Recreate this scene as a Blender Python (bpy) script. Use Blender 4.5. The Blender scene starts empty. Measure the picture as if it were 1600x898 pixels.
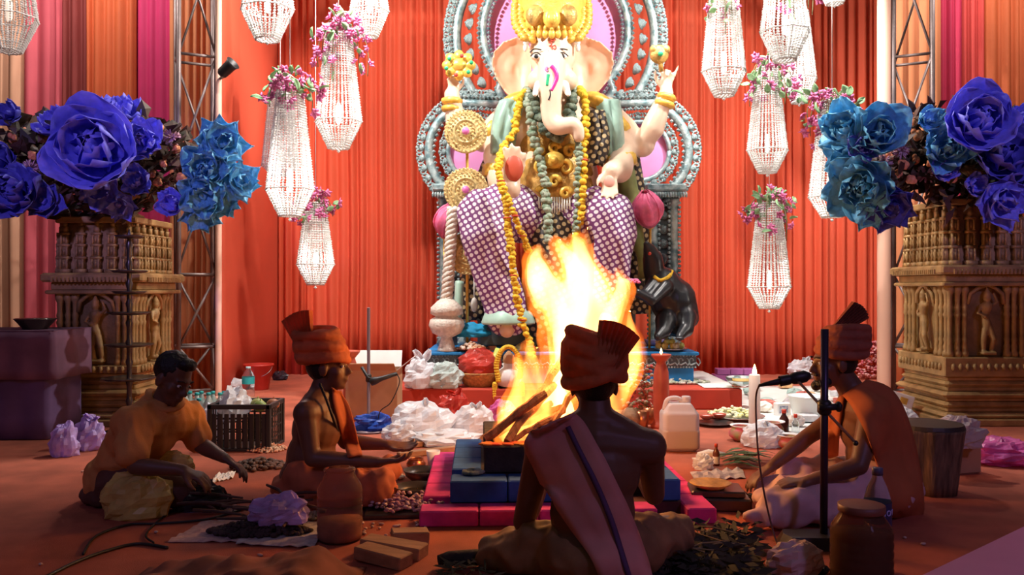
import bpy, bmesh, math, random
from mathutils import Vector, Matrix, noise
from mathutils.bvhtree import BVHTree
random.seed(7)
PI = math.pi
V = Vector
SC = bpy.context.scene
COL = SC.collection

# ------------------------------------------------------------------ camera, world, lights, exposure
FPX, CAMZ = 1300.0, 1.05
cam_data = bpy.data.cameras.new('camera'); cam_data.sensor_width = 36; cam_data.lens = FPX / 1600 * 36
cam_data.clip_start = 0.05; cam_data.clip_end = 60
cam = bpy.data.objects.new('camera', cam_data); COL.objects.link(cam)
cam.location = (0, 0, CAMZ); cam.rotation_euler = (PI / 2, 0, 0)
SC.camera = cam
SC.view_settings.view_transform = 'Standard'; SC.view_settings.look = 'None'
SC.view_settings.gamma = 1.0; SC.view_settings.use_curve_mapping = False
SC.view_settings.exposure = 0.05
try: SC.cycles.volume_step_rate = 0.35
except Exception: pass
W = bpy.data.worlds.new('hall_ambient'); SC.world = W; W.use_nodes = True
W.node_tree.nodes['Background'].inputs[0].default_value = (0.56, 0.49, 0.51, 1)
W.node_tree.nodes['Background'].inputs[1].default_value = 0.088

def lamp(name, kind, loc, target, power, col, size=.1, angle=60, blend=.5):
    d = bpy.data.lights.new(name, kind); d.energy = power; d.color = col
    o = bpy.data.objects.new(name, d); COL.objects.link(o); o.location = loc
    if target is not None:
        o.rotation_euler = (V(target) - V(loc)).to_track_quat('-Z', 'Y').to_euler()
    if kind == 'SPOT': d.spot_size = math.radians(angle); d.spot_blend = blend; d.shadow_soft_size = size
    elif kind == 'AREA': d.size = size
    else: d.shadow_soft_size = size
    return o
# stage floodlights on the front rail, above the frame
lamp('stage_flood', 'SPOT', (-1.7, 6.15, 4.7), (0.2, 8.7, 1.9), 690, (1, .95, .90), .09, 114, .4)
lamp('stage_flood', 'SPOT', (2.6, 6.15, 4.7), (0.7, 8.7, 1.9), 690, (1, .95, .90), .09, 114, .4)
lamp('idol_spot', 'SPOT', (0.45, 4.4, 4.7), (0.42, 8.0, 2.5), 160, (1, .97, .93), .10, 36, .6)
lamp('side_flood', 'SPOT', (-.6, 7.2, 4.7), (-4.2, 7.6, 1.4), 620, (1, .90, .84), .15, 110, .7)
lamp('drape_fill', 'SPOT', (-4.3, 7.3, 5.4), (-4.3, 8.7, 1.4), 330, (1, .86, .82), .2, 120, .8)  # added fill lamp behind the pillar, only to brighten the drapes
lamp('drape_fill', 'SPOT', (4.9, 7.3, 5.4), (4.9, 8.7, 1.4), 330, (1, .86, .82), .2, 120, .8)  # matching added fill for the drapes on the other side
lamp('side_flood', 'SPOT', (1.2, 7.2, 4.7), (4.4, 7.6, 1.6), 620, (1, .90, .84), .15, 110, .7)
# violet party light behind the onlookers
lamp('violet_flood', 'SPOT', (-2.5, -1.5, 4.2), (-3.0, 6.0, 2.15), 1000, (.45, .33, 1), .2, 19, .8)
lamp('violet_flood', 'SPOT', (3.2, -1.5, 4.2), (3.6, 6.0, 2.2), 900, (.48, .36, 1), .2, 17, .8)
lamp('violet_wash', 'SPOT', (-2.8, -1.5, 4.2), (-2.4, 4.6, .2), 110, (.50, .34, 1), .3, 46, .8)
lamp('violet_wash', 'SPOT', (3.4, -1.5, 4.2), (2.2, 3.4, .2), 190, (.55, .36, 1), .3, 50, .8)

# ------------------------------------------------------------------ helpers
def P(px, py, d): return V(((px - 800) * d / FPX, d, CAMZ - (py - 449) * d / FPX))
def G(px, py, z=0.0): return P(px, py, (CAMZ - z) * FPX / (py - 449))
def rz(a): return Matrix.Rotation(a, 3, 'Z')
def frame(fwd, up=V((0, 0, 1))):
    """3x3 with columns x=right, y=fwd, z=up"""
    f = fwd.normalized(); r = f.cross(up)
    if r.length < 1e-4: r = V((1, 0, 0))
    r.normalize(); u = r.cross(f)
    return Matrix((r, f, u)).transposed()

class MB:
    def __init__(self): self.v = []; self.f = []
    def add(self, vs, fs, M=None, loc=None):
        b = len(self.v)
        for p in vs:
            p = V(p)
            if M is not None: p = M @ p
            if loc is not None: p = p + V(loc)
            self.v.append(p)
        for f in fs: self.f.append([i + b for i in f])
        return self
    def box(self, c, s, M=None, taper=1.0, bev=0.0):
        x, y, z = s[0] / 2, s[1] / 2, s[2] / 2; t = taper
        if bev <= 0:
            vs = [(-x, -y, -z), (x, -y, -z), (x, y, -z), (-x, y, -z), (-x * t, -y * t, z), (x * t, -y * t, z), (x * t, y * t, z), (-x * t, y * t, z)]
            fs = [(0, 3, 2, 1), (4, 5, 6, 7), (0, 1, 5, 4), (1, 2, 6, 5), (2, 3, 7, 6), (3, 0, 4, 7)]
            return self.add(vs, fs, M, c)
        b = bev; prof = [(-z, b), (-z + b, 0), (z - b, 0), (z, b)]; vs = []; fs = []
        for zz, i in prof:
            xx, yy = x - i, y - i
            vs += [(-xx + b, -yy, zz), (xx - b, -yy, zz), (xx, -yy + b, zz), (xx, yy - b, zz), (xx - b, yy, zz), (-xx + b, yy, zz), (-xx, yy - b, zz), (-xx, -yy + b, zz)]
        for k in range(3):
            for i in range(8):
                j = (i + 1) % 8; fs.append((k * 8 + i, k * 8 + j, k * 8 + 8 + j, k * 8 + 8 + i))
        fs.append(tuple(range(7, -1, -1))); fs.append(tuple(range(24, 32)))
        return self.add(vs, fs, M, c)
    def tube(self, pts, r, n=8, cap=True, flat=1.0):
        pts = [V(p) for p in pts]; m = len(pts)
        rs = [r] * m if isinstance(r, (int, float)) else list(r)
        t0 = (pts[1] - pts[0]).normalized()
        a = V((0, 0, 1)) if abs(t0.z) < .9 else V((1, 0, 0))
        u = t0.cross(a).normalized(); vs = []; fs = []
        for i, p in enumerate(pts):
            t = (pts[min(i + 1, m - 1)] - pts[max(i - 1, 0)])
            if t.length < 1e-9: t = t0
            t.normalize(); u = (u - t * u.dot(t))
            if u.length < 1e-6: u = t.orthogonal()
            u.normalize(); w = t.cross(u)
            for k in range(n):
                an = 2 * PI * k / n
                vs.append(p + u * (math.cos(an) * rs[i]) + w * (math.sin(an) * rs[i] * flat))
        for i in range(m - 1):
            for k in range(n):
                j = (k + 1) % n; fs.append((i * n + k, i * n + j, i * n + n + j, i * n + n + k))
        if cap: fs.append(tuple(range(n - 1, -1, -1))); fs.append(tuple(range((m - 1) * n, m * n)))
        return self.add(vs, fs)
    def lathe(self, prof, n=20, loc=(0, 0, 0), M=None, cap=True, star=0, amp=0):
        vs = []; fs = []; m = len(prof)
        for r, z in prof:
            for k in range(n):
                a = 2 * PI * k / n; q = r * (1 + (amp * math.cos(star * a) if star else 0))
                vs.append((q * math.cos(a), q * math.sin(a), z))
        for i in range(m - 1):
            for k in range(n):
                j = (k + 1) % n; fs.append((i * n + k, i * n + j, i * n + n + j, i * n + n + k))
        if cap: fs.append(tuple(range(n - 1, -1, -1))); fs.append(tuple(range((m - 1) * n, m * n)))
        return self.add(vs, fs, M, loc)
    def ell(self, c, r, M=None, nu=12, nv=8):
        if isinstance(r, (int, float)): r = (r, r, r)
        vs = [(0, 0, -r[2])]; fs = []
        for i in range(1, nv):
            th = PI * i / nv
            for k in range(nu):
                a = 2 * PI * k / nu
                vs.append((r[0] * math.sin(th) * math.cos(a), r[1] * math.sin(th) * math.sin(a), -r[2] * math.cos(th)))
        vs.append((0, 0, r[2])); top = len(vs) - 1
        for k in range(nu):
            j = (k + 1) % nu
            fs.append((0, 1 + j, 1 + k)); fs.append((top, 1 + (nv - 2) * nu + k, 1 + (nv - 2) * nu + j))
        for i in range(nv - 2):
            for k in range(nu):
                j = (k + 1) % nu; b = 1 + i * nu
                fs.append((b + k, b + j, b + nu + j, b + nu + k))
        return self.add(vs, fs, M, c)
    def limb(self, pts, rs, n=12):
        self.tube(pts, rs, n)
        for p, r in zip(pts, rs): self.ell(p, r, None, n, 8)
        return self
    def octa(self, c, r):
        c = V(c)
        return self.add([c + V((r, 0, 0)), c + V((0, r, 0)), c - V((r, 0, 0)), c - V((0, r, 0)), c + V((0, 0, r)), c - V((0, 0, r))],
                        [(0, 1, 4), (1, 2, 4), (2, 3, 4), (3, 0, 4), (1, 0, 5), (2, 1, 5), (3, 2, 5), (0, 3, 5)])
    def prism(self, poly, d, M=None, loc=None):
        """poly in local xz, extruded along y from 0 to d"""
        n = len(poly); vs = [(x, 0, z) for x, z in poly] + [(x, d, z) for x, z in poly]
        fs = [tuple(range(n)), tuple(range(2 * n - 1, n - 1, -1))]
        for i in range(n):
            j = (i + 1) % n; fs.append((i, i + n, j + n, j))
        return self.add(vs, fs, M, loc)
    def sheet(self, g, th=.006):
        R, C = len(g), len(g[0]); g = [[V(p) for p in row] for row in g]; vs = []; fs = []; back = []
        for i in range(R):
            for j in range(C):
                a = g[min(i + 1, R - 1)][j] - g[max(i - 1, 0)][j]; b = g[i][min(j + 1, C - 1)] - g[i][max(j - 1, 0)]
                nn = a.cross(b)
                nn = nn.normalized() if nn.length > 1e-9 else V((0, 0, 1))
                vs.append(g[i][j]); back.append(g[i][j] + nn * th)
        vs += back; o = R * C
        for i in range(R - 1):
            for j in range(C - 1):
                a, b, c, d = i * C + j, i * C + j + 1, (i + 1) * C + j + 1, (i + 1) * C + j
                fs.append((a, b, c, d)); fs.append((o + a, o + d, o + c, o + b))
        for i in range(R - 1):
            for j in (0, C - 1):
                a, b = i * C + j, (i + 1) * C + j; fs.append((a, b, o + b, o + a) if j == 0 else (b, a, o + a, o + b))
        for j in range(C - 1):
            for i in (0, R - 1):
                a, b = i * C + j, i * C + j + 1; fs.append((b, a, o + a, o + b) if i == 0 else (a, b, o + b, o + a))
        return self.add(vs, fs)
    def blob(self, c, r, seed=0, amp=.25, freq=3.0, nu=22, nv=14, flat=True):
        """crumpled bag: noisy ellipsoid sitting flat on its base"""
        m = MB(); m.ell((0, 0, 0), 1, None, nu, nv); rr = V(r); out = []
        for p in m.v:
            n1 = noise.noise(p * freq + V((seed * 7.1, seed, 3))); n2 = abs(noise.noise(p * freq * 2.3 + V((seed, 5, seed * 3.3))))
            q = p * (1 + amp * n1 + amp * .7 * (n2 - .25))
            q = V((q.x * rr.x, q.y * rr.y, q.z * rr.z))
            if flat and q.z < -rr.z * .62: q.z = -rr.z * .62
            out.append(q)
        return self.add(out, m.f, None, c)

ROOT = {}
def mesh_of(mb, smooth=True, off=None):
    me = bpy.data.meshes.new('m')
    vs = mb.v if off is None else [p - off for p in mb.v]
    me.from_pydata([tuple(p) for p in vs], [], mb.f); me.validate()
    bm = bmesh.new(); bm.from_mesh(me); bmesh.ops.recalc_face_normals(bm, faces=bm.faces); bm.to_mesh(me); bm.free()
    if smooth: me.polygons.foreach_set('use_smooth', [True] * len(me.polygons))
    me.update(); return me
def put(name, me, mat, parent=None, loc=(0, 0, 0)):
    o = bpy.data.objects.new(name, me); COL.objects.link(o); o.location = loc
    if parent is not None:
        o.parent = parent; ROOT[o] = ROOT.get(parent, V((0, 0, 0)))
    if mat is not None and me is not None and not me.materials: me.materials.append(mat)
    return o
def obj(name, mb, mat, parent=None, smooth=False, stuff=False):
    """mesh in world coordinates as a part of parent"""
    off = ROOT.get(parent) if parent is not None else None
    me = mesh_of(mb, smooth, off); o = put(name, me, mat, parent)
    if stuff: o['kind'] = 'stuff'
    return o
def tag(o, label, cat, group=None):
    o['label'] = label; o['category'] = cat
    if group: o['group'] = group
    return o
def thing(name, label, cat, loc, group=None):
    o = bpy.data.objects.new(name, None); COL.objects.link(o); o.location = loc; o.empty_display_size = .05
    ROOT[o] = V(loc); return tag(o, label, cat, group)
def solo(name, mb, mat, label, cat, group=None, smooth=False, stuff=False):
    """a thing that is one mesh; origin at the middle of its base"""
    xs = [p.x for p in mb.v]; ys = [p.y for p in mb.v]; zs = [p.z for p in mb.v]
    c = V(((min(xs) + max(xs)) / 2, (min(ys) + max(ys)) / 2, min(zs)))
    o = put(name, mesh_of(mb, smooth, c), mat, None, c); ROOT[o] = c
    if stuff: o['kind'] = 'stuff'
    return tag(o, label, cat, group)
def struct(name, mb, mat, smooth=False):
    o = put(name, mesh_of(mb, smooth), mat); o['kind'] = 'structure'; ROOT[o] = V((0, 0, 0)); return o
def remesh(mb, voxel=.01, it=5, fn=None, fac=.5):
    """melt overlapping closed shapes into one continuous skin; returns an MB"""
    me = mesh_of(mb, False); t = bpy.data.objects.new('t', me); COL.objects.link(t)
    m = t.modifiers.new('r', 'REMESH'); m.mode = 'VOXEL'; m.voxel_size = voxel
    if it: s = t.modifiers.new('s', 'SMOOTH'); s.iterations = it; s.factor = fac
    bpy.context.view_layer.update(); dg = bpy.context.evaluated_depsgraph_get()
    e = t.evaluated_get(dg); m2 = e.to_mesh()
    out = MB(); out.v = [v.co.copy() for v in m2.vertices]; out.f = [list(p.vertices) for p in m2.polygons]
    if fn: out.v = [fn(v.co.copy(), v.normal.copy()) for v in m2.vertices]
    e.to_mesh_clear(); bpy.data.objects.remove(t); bpy.data.meshes.remove(me)
    return out
def copy_tree(o, parent=None):
    c = o.copy(); COL.objects.link(c); c.parent = parent
    for ch in list(o.children): copy_tree(ch, c)
    return c
def lerp(a, b, t): return a + (b - a) * t
def smoothpath(pts, k=6):
    pts = [V(p) for p in pts]; out = []; n = len(pts)
    for i in range(n - 1):
        p0, p1, p2, p3 = pts[max(i - 1, 0)], pts[i], pts[i + 1], pts[min(i + 2, n - 1)]
        for s in range(k):
            t = s / k
            out.append(.5 * ((2 * p1) + (p2 - p0) * t + (2 * p0 - 5 * p1 + 4 * p2 - p3) * t * t + (3 * p1 - p0 - 3 * p2 + p3) * t ** 3))
    out.append(pts[-1]); return out

# ------------------------------------------------------------------ materials
MATS = {}
def mat(name, col, rough=.6, metal=0.0, vary=.0, vscale=6.0, bump=0.0, bscale=40.0, trans=0.0, transl=0.0, alpha=1.0, emit=None, estr=0, col2=None, sheen=0.0, ior=1.45, stretch=None):
    if name in MATS: return MATS[name]
    m = bpy.data.materials.new(name); m.use_nodes = True; MATS[name] = m
    nt = m.node_tree; b = nt.nodes['Principled BSDF']; N = nt.nodes.new; L = nt.links.new
    c = (*col, 1); b.inputs['Base Color'].default_value = c
    b.inputs['Roughness'].default_value = rough; b.inputs['Metallic'].default_value = metal
    b.inputs['Transmission Weight'].default_value = trans; b.inputs['Alpha'].default_value = alpha
    b.inputs['IOR'].default_value = ior
    if sheen: b.inputs['Sheen Weight'].default_value = sheen
    if emit: b.inputs['Emission Color'].default_value = (*emit, 1); b.inputs['Emission Strength'].default_value = estr
    tc = N('ShaderNodeTexCoord'); src = tc.outputs['Object']
    if stretch:
        mp = N('ShaderNodeMapping'); mp.inputs['Scale'].default_value = stretch; L(src, mp.inputs[0]); src = mp.outputs[0]
    csock = None
    if vary or col2:
        n = N('ShaderNodeTexNoise'); n.inputs['Scale'].default_value = vscale; n.inputs['Detail'].default_value = 4; L(src, n.inputs['Vector'])
        r = N('ShaderNodeValToRGB'); L(n.outputs['Fac'], r.inputs[0])
        r.color_ramp.elements[0].position = .35; r.color_ramp.elements[1].position = .65
        if col2: a, z = col, col2
        else: a = tuple(x * (1 - vary) for x in col); z = tuple(min(1, x * (1 + vary)) for x in col)
        r.color_ramp.elements[0].color = (*a, 1); r.color_ramp.elements[1].color = (*z, 1)
        L(r.outputs[0], b.inputs['Base Color']); csock = r.outputs[0]
    if bump:
        n = N('ShaderNodeTexNoise'); n.inputs['Scale'].default_value = bscale; n.inputs['Detail'].default_value = 3; L(src, n.inputs['Vector'])
        bp = N('ShaderNodeBump'); bp.inputs['Strength'].default_value = bump; bp.inputs['Distance'].default_value = .01
        L(n.outputs['Fac'], bp.inputs['Height']); L(bp.outputs[0], b.inputs['Normal'])
    if transl:
        t = N('ShaderNodeBsdfTranslucent'); t.inputs[0].default_value = c
        if csock: L(csock, t.inputs[0])
        mx = N('ShaderNodeMixShader'); mx.inputs[0].default_value = transl
        L(b.outputs[0], mx.inputs[1]); L(t.outputs[0], mx.inputs[2]); L(mx.outputs[0], nt.nodes['Material Output'].inputs[0])
    return m
def dotmat(name, base, dot, scale, size=.3, axes='XZ', rough=.5):
    """woven dotted brocade: a printed grid of round dots"""
    if name in MATS: return MATS[name]
    m = mat(name, base, rough); nt = m.node_tree; N = nt.nodes.new; L = nt.links.new; b = nt.nodes['Principled BSDF']
    tc = [n for n in nt.nodes if n.type == 'TEX_COORD'][0]
    mp = N('ShaderNodeMapping'); mp.inputs['Scale'].default_value = (1, .35, 1); mp.inputs['Rotation'].default_value = (PI / 2, .1, .5)
    L(tc.outputs['Object'], mp.inputs[0])
    v = N('ShaderNodeTexVoronoi'); v.voronoi_dimensions = '2D'; v.inputs['Scale'].default_value = scale; v.inputs['Randomness'].default_value = .08
    L(mp.outputs[0], v.inputs['Vector'])
    r = N('ShaderNodeValToRGB'); r.color_ramp.elements[0].position = size; r.color_ramp.elements[1].position = size + .06
    r.color_ramp.elements[0].color = (*dot, 1); r.color_ramp.elements[1].color = (*base, 1)
    L(v.outputs['Distance'], r.inputs[0]); L(r.outputs[0], b.inputs['Base Color'])
    return m
# ------------------------------------------------------------------ the setting
M_carpet = mat('brick red carpet', (.40, .098, .052), .9, vary=.22, vscale=3.5, bump=.25, bscale=220)
M_curtain = mat('orange red curtain', (.70, .10, .042), .75, vary=.06, vscale=1.2, transl=.1, bump=.08, bscale=90)
M_flatred = mat('flat red panel', (.64, .092, .042), .8, vary=.05, vscale=1.5)
M_redstep = mat('red step cloth', (.46, .05, .025), .8, vary=.1, vscale=5)

m = MB(); n = 32
g = [[V((-9 + 18 * j / n, -3 + 14 * i / n, -.0)) for j in range(n + 1)] for i in range(n + 1)]
m.sheet(g, .05)
floor = struct('floor', m, M_carpet)

def pleated(x0, x1, y, z0, z1, pitch, depth, seed, flare=.0, sub=8, rows=9, rot=0.0):
    rnd = random.Random(seed); xs = []; x = x0; prof = []
    while x < x1:
        p = pitch * rnd.uniform(.55, 1.5); d = depth * rnd.uniform(.4, 1.3)
        for k in range(sub):
            t = k / sub; prof.append((x + p * t, -d * (.5 - .5 * math.cos(2 * PI * t)) ** .8))
        x += p
    prof.append((x, 0)); s = (x1 - x0) / (prof[-1][0] - x0)
    g = []
    for r in range(rows + 1):
        v = r / rows; z = lerp(z1, z0, v); row = []
        for i, (px_, dy) in enumerate(prof):
            q = noise.noise(V((px_ * 3, v * 2.2, seed)))
            row.append(V((x0 + (px_ - x0) * s + .03 * q * v, y + dy * (.75 + .35 * v) + .02 * q, z)))
        g.append(row)
    m = MB(); m.sheet(g, .004); return m
# back curtain hangs in long cloth widths; left end is a stretched flat panel running forward
struct('wall_back', pleated(-2.85, 4.8, 10.1, 0.0, 5.4, .105, .075, 3), M_curtain, True)
m = MB(); g = [[V((-2.86 + .01 * math.sin(j * .8), 8.09 + 2.06 * j / 16, 5.4 - 5.4 * i / 10)) for j in range(17)] for i in range(11)]
m.sheet(g, .03); struct('wall_left', m, M_flatred, True)
# top of the back wall carries a shallow darker swag; dark hall beyond the drapes
M_dark = mat('dark hall cloth', (.06, .03, .03), .9)
m = MB(); m.box((0, 10.6, 2.7), (18, .1, 5.6)); struct('wall_rear', m, M_dark)
m = MB(); m.box((-7.2, 4, 2.7), (.1, 14, 5.6)); struct('wall_west', m, M_dark)
m = MB(); m.box((7.2, 4, 2.7), (.1, 14, 5.6)); struct('wall_east', m, M_dark)

def drape(x0, x1, y, z0, z1, pitch, depth, seed, colname, col, label, tr=.15):
    return solo('drape', pleated(x0, x1, y, z0, z1, pitch, depth, seed, rows=7), mat(colname, col, .7, vary=.08, vscale=1.5, transl=tr), label, 'curtain', 'cloth drapes beside the stage', True)
Yd = 8.7; k = Yd / FPX
def dx(px): return (px - 800) * k
drape(dx(-70), dx(38), Yd, 0, 5, .14, .09, 11, 'peach cloth', (.62, .33, .20), 'peach cloth drape hanging at the outer edge beside the maroon and pink widths')
drape(dx(36), dx(96), Yd + .02, 0, 5, .16, .08, 12, 'rose cloth', (.60, .10, .13), 'rose pink cloth drape between the peach and the maroon widths')
drape(dx(94), dx(136), Yd + .04, 0, 5, .12, .07, 13, 'maroon cloth', (.24, .035, .03), 'narrow maroon cloth drape between rose and orange widths')
drape(dx(134), dx(214), Yd, 0, 5, .13, .06, 14, 'orange cloth', (.66, .14, .045), 'orange cloth drape between the maroon and the magenta widths')
drape(dx(212), dx(276), Yd + .02, 0, 5, .085, .05, 15, 'magenta cloth', (.60, .03, .14), 'magenta cloth drape hanging next to the truss tower with the black lamp')
drape(dx(274), dx(342), 8.55, 0, 5, .10, .05, 16, 'apricot cloth', (.70, .26, .11), 'apricot striped cloth drape behind the truss tower with the black lamp')
drape(dx(1392), dx(1462), 8.6, 0, 5, .10, .05, 17, 'apricot cloth', (.70, .26, .11), 'apricot striped cloth drape behind the bare truss tower')
drape(dx(1458), dx(1502), Yd, 0, 5, .10, .05, 18, 'crimson cloth', (.56, .03, .09), 'crimson cloth drape next to the bare truss tower')
drape(dx(1500), dx(1540), Yd + .03, 0, 5, .10, .05, 19, 'red cloth', (.58, .06, .05), 'narrow red cloth drape between crimson and rust orange widths')
drape(dx(1538), dx(1680), Yd, 0, 5, .12, .06, 20, 'rust orange cloth', (.58, .13, .04), 'rust orange cloth drape at the outer edge beside the narrow red width')

# pale wrapped edge posts that frame the stage opening
M_post = mat('pale peach wrapped post', (.78, .46, .34), .6, vary=.1, vscale=3, stretch=(1, 1, .2))
def edge_post(px, w, label, d=7.72):
    x = (px - 800) * d / FPX; m = MB()
    m.lathe([(w, 0), (w, .02), (w * .96, .05), (w * .96, 5.0), (w, 5.02)], 14, (x, d, 0)); 
    m.lathe([(w * 1.25, 0), (w * 1.25, .03), (w * 1.05, .045)], 14, (x, d, 0))
    solo('edge_post', m, M_post, label, 'post', None, True)
edge_post(341.5, .03, 'slim pale peach post at the flat red panel end of the stage')
edge_post(1381, .062, 'thick pale peach post at the stage end beside the bare truss tower')

# truss towers
M_truss = mat('dull aluminium truss', (.20, .155, .145), .45, .35, vary=.2, vscale=5)
M_black = mat('black plastic', (.022, .02, .02), .45)
def truss(cx, cy, half, rot, label):
    t = thing('truss_tower', label, 'truss', (cx, cy, 0), 'truss towers')
    cs = [V((cx, cy, 0)) + rz(rot) @ V((a * half, b * half, 0)) for a, b in ((-1, -1), (1, -1), (1, 1), (-1, 1))]
    for c in cs:
        m = MB(); m.tube([c, c + V((0, 0, 5))], .022, 10); obj('upright', m, M_truss, t, True)
    lv = [.06, .5, 1.17, 2.2, 3.2, 4.3, 4.95]
    for i, z in enumerate(lv):
        for q in range(4):
            a, b = cs[q], cs[(q + 1) % 4]; u = V((0, 0, z))
            m = MB(); m.tube([a + u, b + u], .014, 8); obj('crossbar', m, M_truss, t, True)
            if i < len(lv) - 1:
                w = V((0, 0, lv[i + 1])); m = MB()
                m.tube([a + u, b + w] if (i + q) % 2 else [b + u, a + w], .012, 8); obj('diagonal_brace', m, M_truss, t, True)
    return t
truss(-2.98, 7.85, .165, .45, 'open lattice truss tower with a small black lamp clamped on it')
truss(3.78, 7.85, .165, -.45, 'bare open lattice truss tower behind the carved pillar by the log')
t = thing('stage_lamp', 'small black stage lamp clamped to the lattice truss tower', 'lamp', P(352, 118, 7.6))
m = MB(); R = frame(V((.6, -.2, .45))); m.lathe([(.035, -.08), (.05, -.06), (.055, .06), (.07, .09), (.06, .09), (.045, .05)], 14, P(354, 108, 7.6), R @ Matrix.Rotation(-PI / 2, 3, 'X'))
obj('housing', m, M_black, t, True)
m = MB(); m.tube([P(345, 122, 7.7), P(352, 118, 7.6), P(353, 110, 7.6)], .014, 8); obj('clamp_arm', m, M_black, t, True)

# carved pillars
M_gold = mat('dull gold carved plaster', (.36, .22, .085), .55, .15, vary=.25, vscale=9, bump=.3, bscale=60)
def pillar(cx, cy, w, d, label, tops):
    """tops: heights (m) from the floor of each course"""
    t = thing('carved_pillar', label, 'pillar', (cx, cy, 0), 'carved gold pillars')
    def course(name, z0, z1, e, taper=1.0, bev=.008):
        m = MB(); m.box((cx, cy, (z0 + z1) / 2), (w + 2 * e, d + 2 * e, z1 - z0), None, taper, bev if taper == 1 else 0); return obj(name, m, M_gold, t)
    z = tops
    course('base_slab', 0, .055, .075)
    for i in range(4):
        a = .055 + i * (z[0] - .055) / 4; b = a + (z[0] - .055) / 4
        course('base_moulding', a, a + (b - a) * .55, (.06, .03, .055, .02)[i], 1, .02); course('base_groove', a + (b - a) * .55, b, .0)
    fr = course('frieze', z[0], z[1], .035)
    def around(step):
        for side in range(4):
            L = w if side % 2 == 0 else d; n = max(2, int(L / step))
            for k in range(n):
                u = -L / 2 + L * (k + .5) / n
                if side == 0: yield V((cx + u, cy - d / 2, 0)), V((0, -1, 0))
                elif side == 1: yield V((cx + w / 2, cy + u, 0)), V((1, 0, 0))
                elif side == 2: yield V((cx - u, cy + d / 2, 0)), V((0, 1, 0))
                else: yield V((cx - w / 2, cy - u, 0)), V((-1, 0, 0))
    m = MB()
    for p, nrm in around(.05): m.ell(p + nrm * .04 + V((0, 0, (z[0] + z[1]) / 2)), (.018, .018, .03), None, 6, 4)
    obj('bead_moulding', m, M_gold, fr, True, True)
    course('core', z[1], z[2], -.05)
    # colonettes and niche figures of the middle storey
    cm = MB(); H = z[2] - z[1]
    cm.lathe([(.03, 0), (.03, .06 * H), (.02, .1 * H), (.024, .14 * H), (.017, .2 * H), (.023, .25 * H), (.018, .28 * H), (.018, .55 * H), (.026, .6 * H), (.018, .64 * H), (.024, .7 * H), (.017, .75 * H), (.02, .88 * H), (.032, .93 * H), (.032, H)], 10)
    cme = mesh_of(cm, True)
    def stand(me, name, p, parent=t, rot=0, s=1):
        o = put(name, me, M_gold, parent, p - V((cx, cy, 0))); o.rotation_euler = (0, 0, rot); o.scale = (s, s, s); return o
    for side in range(4):
        L = w if side % 2 == 0 else d
        nr = [V((0, -1, 0)), V((1, 0, 0)), V((0, 1, 0)), V((-1, 0, 0))][side]; tg = [V((1, 0, 0)), V((0, 1, 0)), V((-1, 0, 0)), V((0, -1, 0))][side]
        c = V((cx, cy, 0)) + nr * ((d if side % 2 == 0 else w) / 2)
        for u in (-.46, -.36, -.27, .27, .36, .46): stand(cme, 'colonette', c + tg * (u * L) - nr * .01 + V((0, 0, z[1])))
        # dancing niche figure
        f = MB(); b = c + V((0, 0, z[1] + .02)) - nr * .01; s = H / .62
        def q(a, h, o=0): return b + tg * (a * s) + V((0, 0, h * s)) + nr * o
        f.limb([q(-.02, .02), q(-.03, .14, .02), q(0, .27, .01)], [.022 * s, .026 * s, .036 * s], 8); f.limb([q(.05, .02), q(.05, .14, .03), q(.01, .27, .01)], [.02 * s, .026 * s, .036 * s], 8)
        f.limb([q(0, .27, .01), q(-.012, .34, .01), q(0, .42, .015)], [.042 * s, .034 * s, .048 * s], 8)
        f.limb([q(-.045, .43, .01), q(-.085, .36, .03), q(-.03, .33, .05)], [.018 * s, .015 * s, .013 * s], 6); f.limb([q(.045, .43, .01), q(.09, .46, .02), q(.06, .53, .02)], [.018 * s, .015 * s, .013 * s], 6)
        f.ell(q(0, .495, .02), .036 * s, None, 8, 6); f.lathe([(.03 * s, 0), (.034 * s, .015), (.018 * s, .04), (.004, .07)], 8, q(0, .515, .02)); f.box(q(.01, .012, .01), (.11, .08, .024))
        obj('niche_figure', remesh(f, .009, 2), M_gold, t, True)
        # shallow arch over the niche
        a = MB(); a.tube([q(-.16, .44), q(-.14, .53, .01), q(-.07, .585, .015), q(0, .61, .02), q(.07, .585, .015), q(.14, .53, .01), q(.16, .44)], .016, 6); obj('niche_arch', a, M_gold, t, True)
    course('ledge', z[2], z[2] + .03, .06)
    course('band', z[2] + .03, z[3] - .07, .03)
    co = course('cornice', z[3] - .07, z[3], .085, 1, .015)
    m = MB()
    for p, nrm in around(.03): m.box(p + nrm * .09 + V((0, 0, z[3] - .05)), (.016, .016, .035))
    obj('dentils', m, M_gold, co, False, True)
    course('drum', z[3], z[4], -.04)
    # upper storey of little shrine towers
    H2 = z[4] - z[3]; tm = MB(); yy = 0
    for i, (ww, hh) in enumerate(((.085, .08), (.06, .2), (.08, .05), (.055, .2), (.075, .05), (.05, .18), (.068, .05), (.04, .12), (.028, .07))):
        tm.box((0, 0, (yy + hh / 2) * H2), (ww, ww * .8, hh * H2)); yy += hh
        if hh > .15:
            for e in (-1, 1): tm.lathe([(.012, 0), (.008, .3 * hh * H2), (.012, .5 * hh * H2), (.008, .7 * hh * H2), (.012, hh * H2)], 6, (e * ww * .42, -ww * .45, (yy - hh) * H2))
            tm.box((0, -ww * .42, (yy - hh * .5) * H2), (ww * .3, .012, hh * .6 * H2))
    tme = mesh_of(tm)
    for p, nrm in around(.105): stand(tme, 'shrine_turret', p - nrm * .015 + V((0, 0, z[3])), t, math.atan2(nrm.y, nrm.x) + PI / 2)
    course('capital', z[4], z[4] + .05, .01)
    return t
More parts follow.
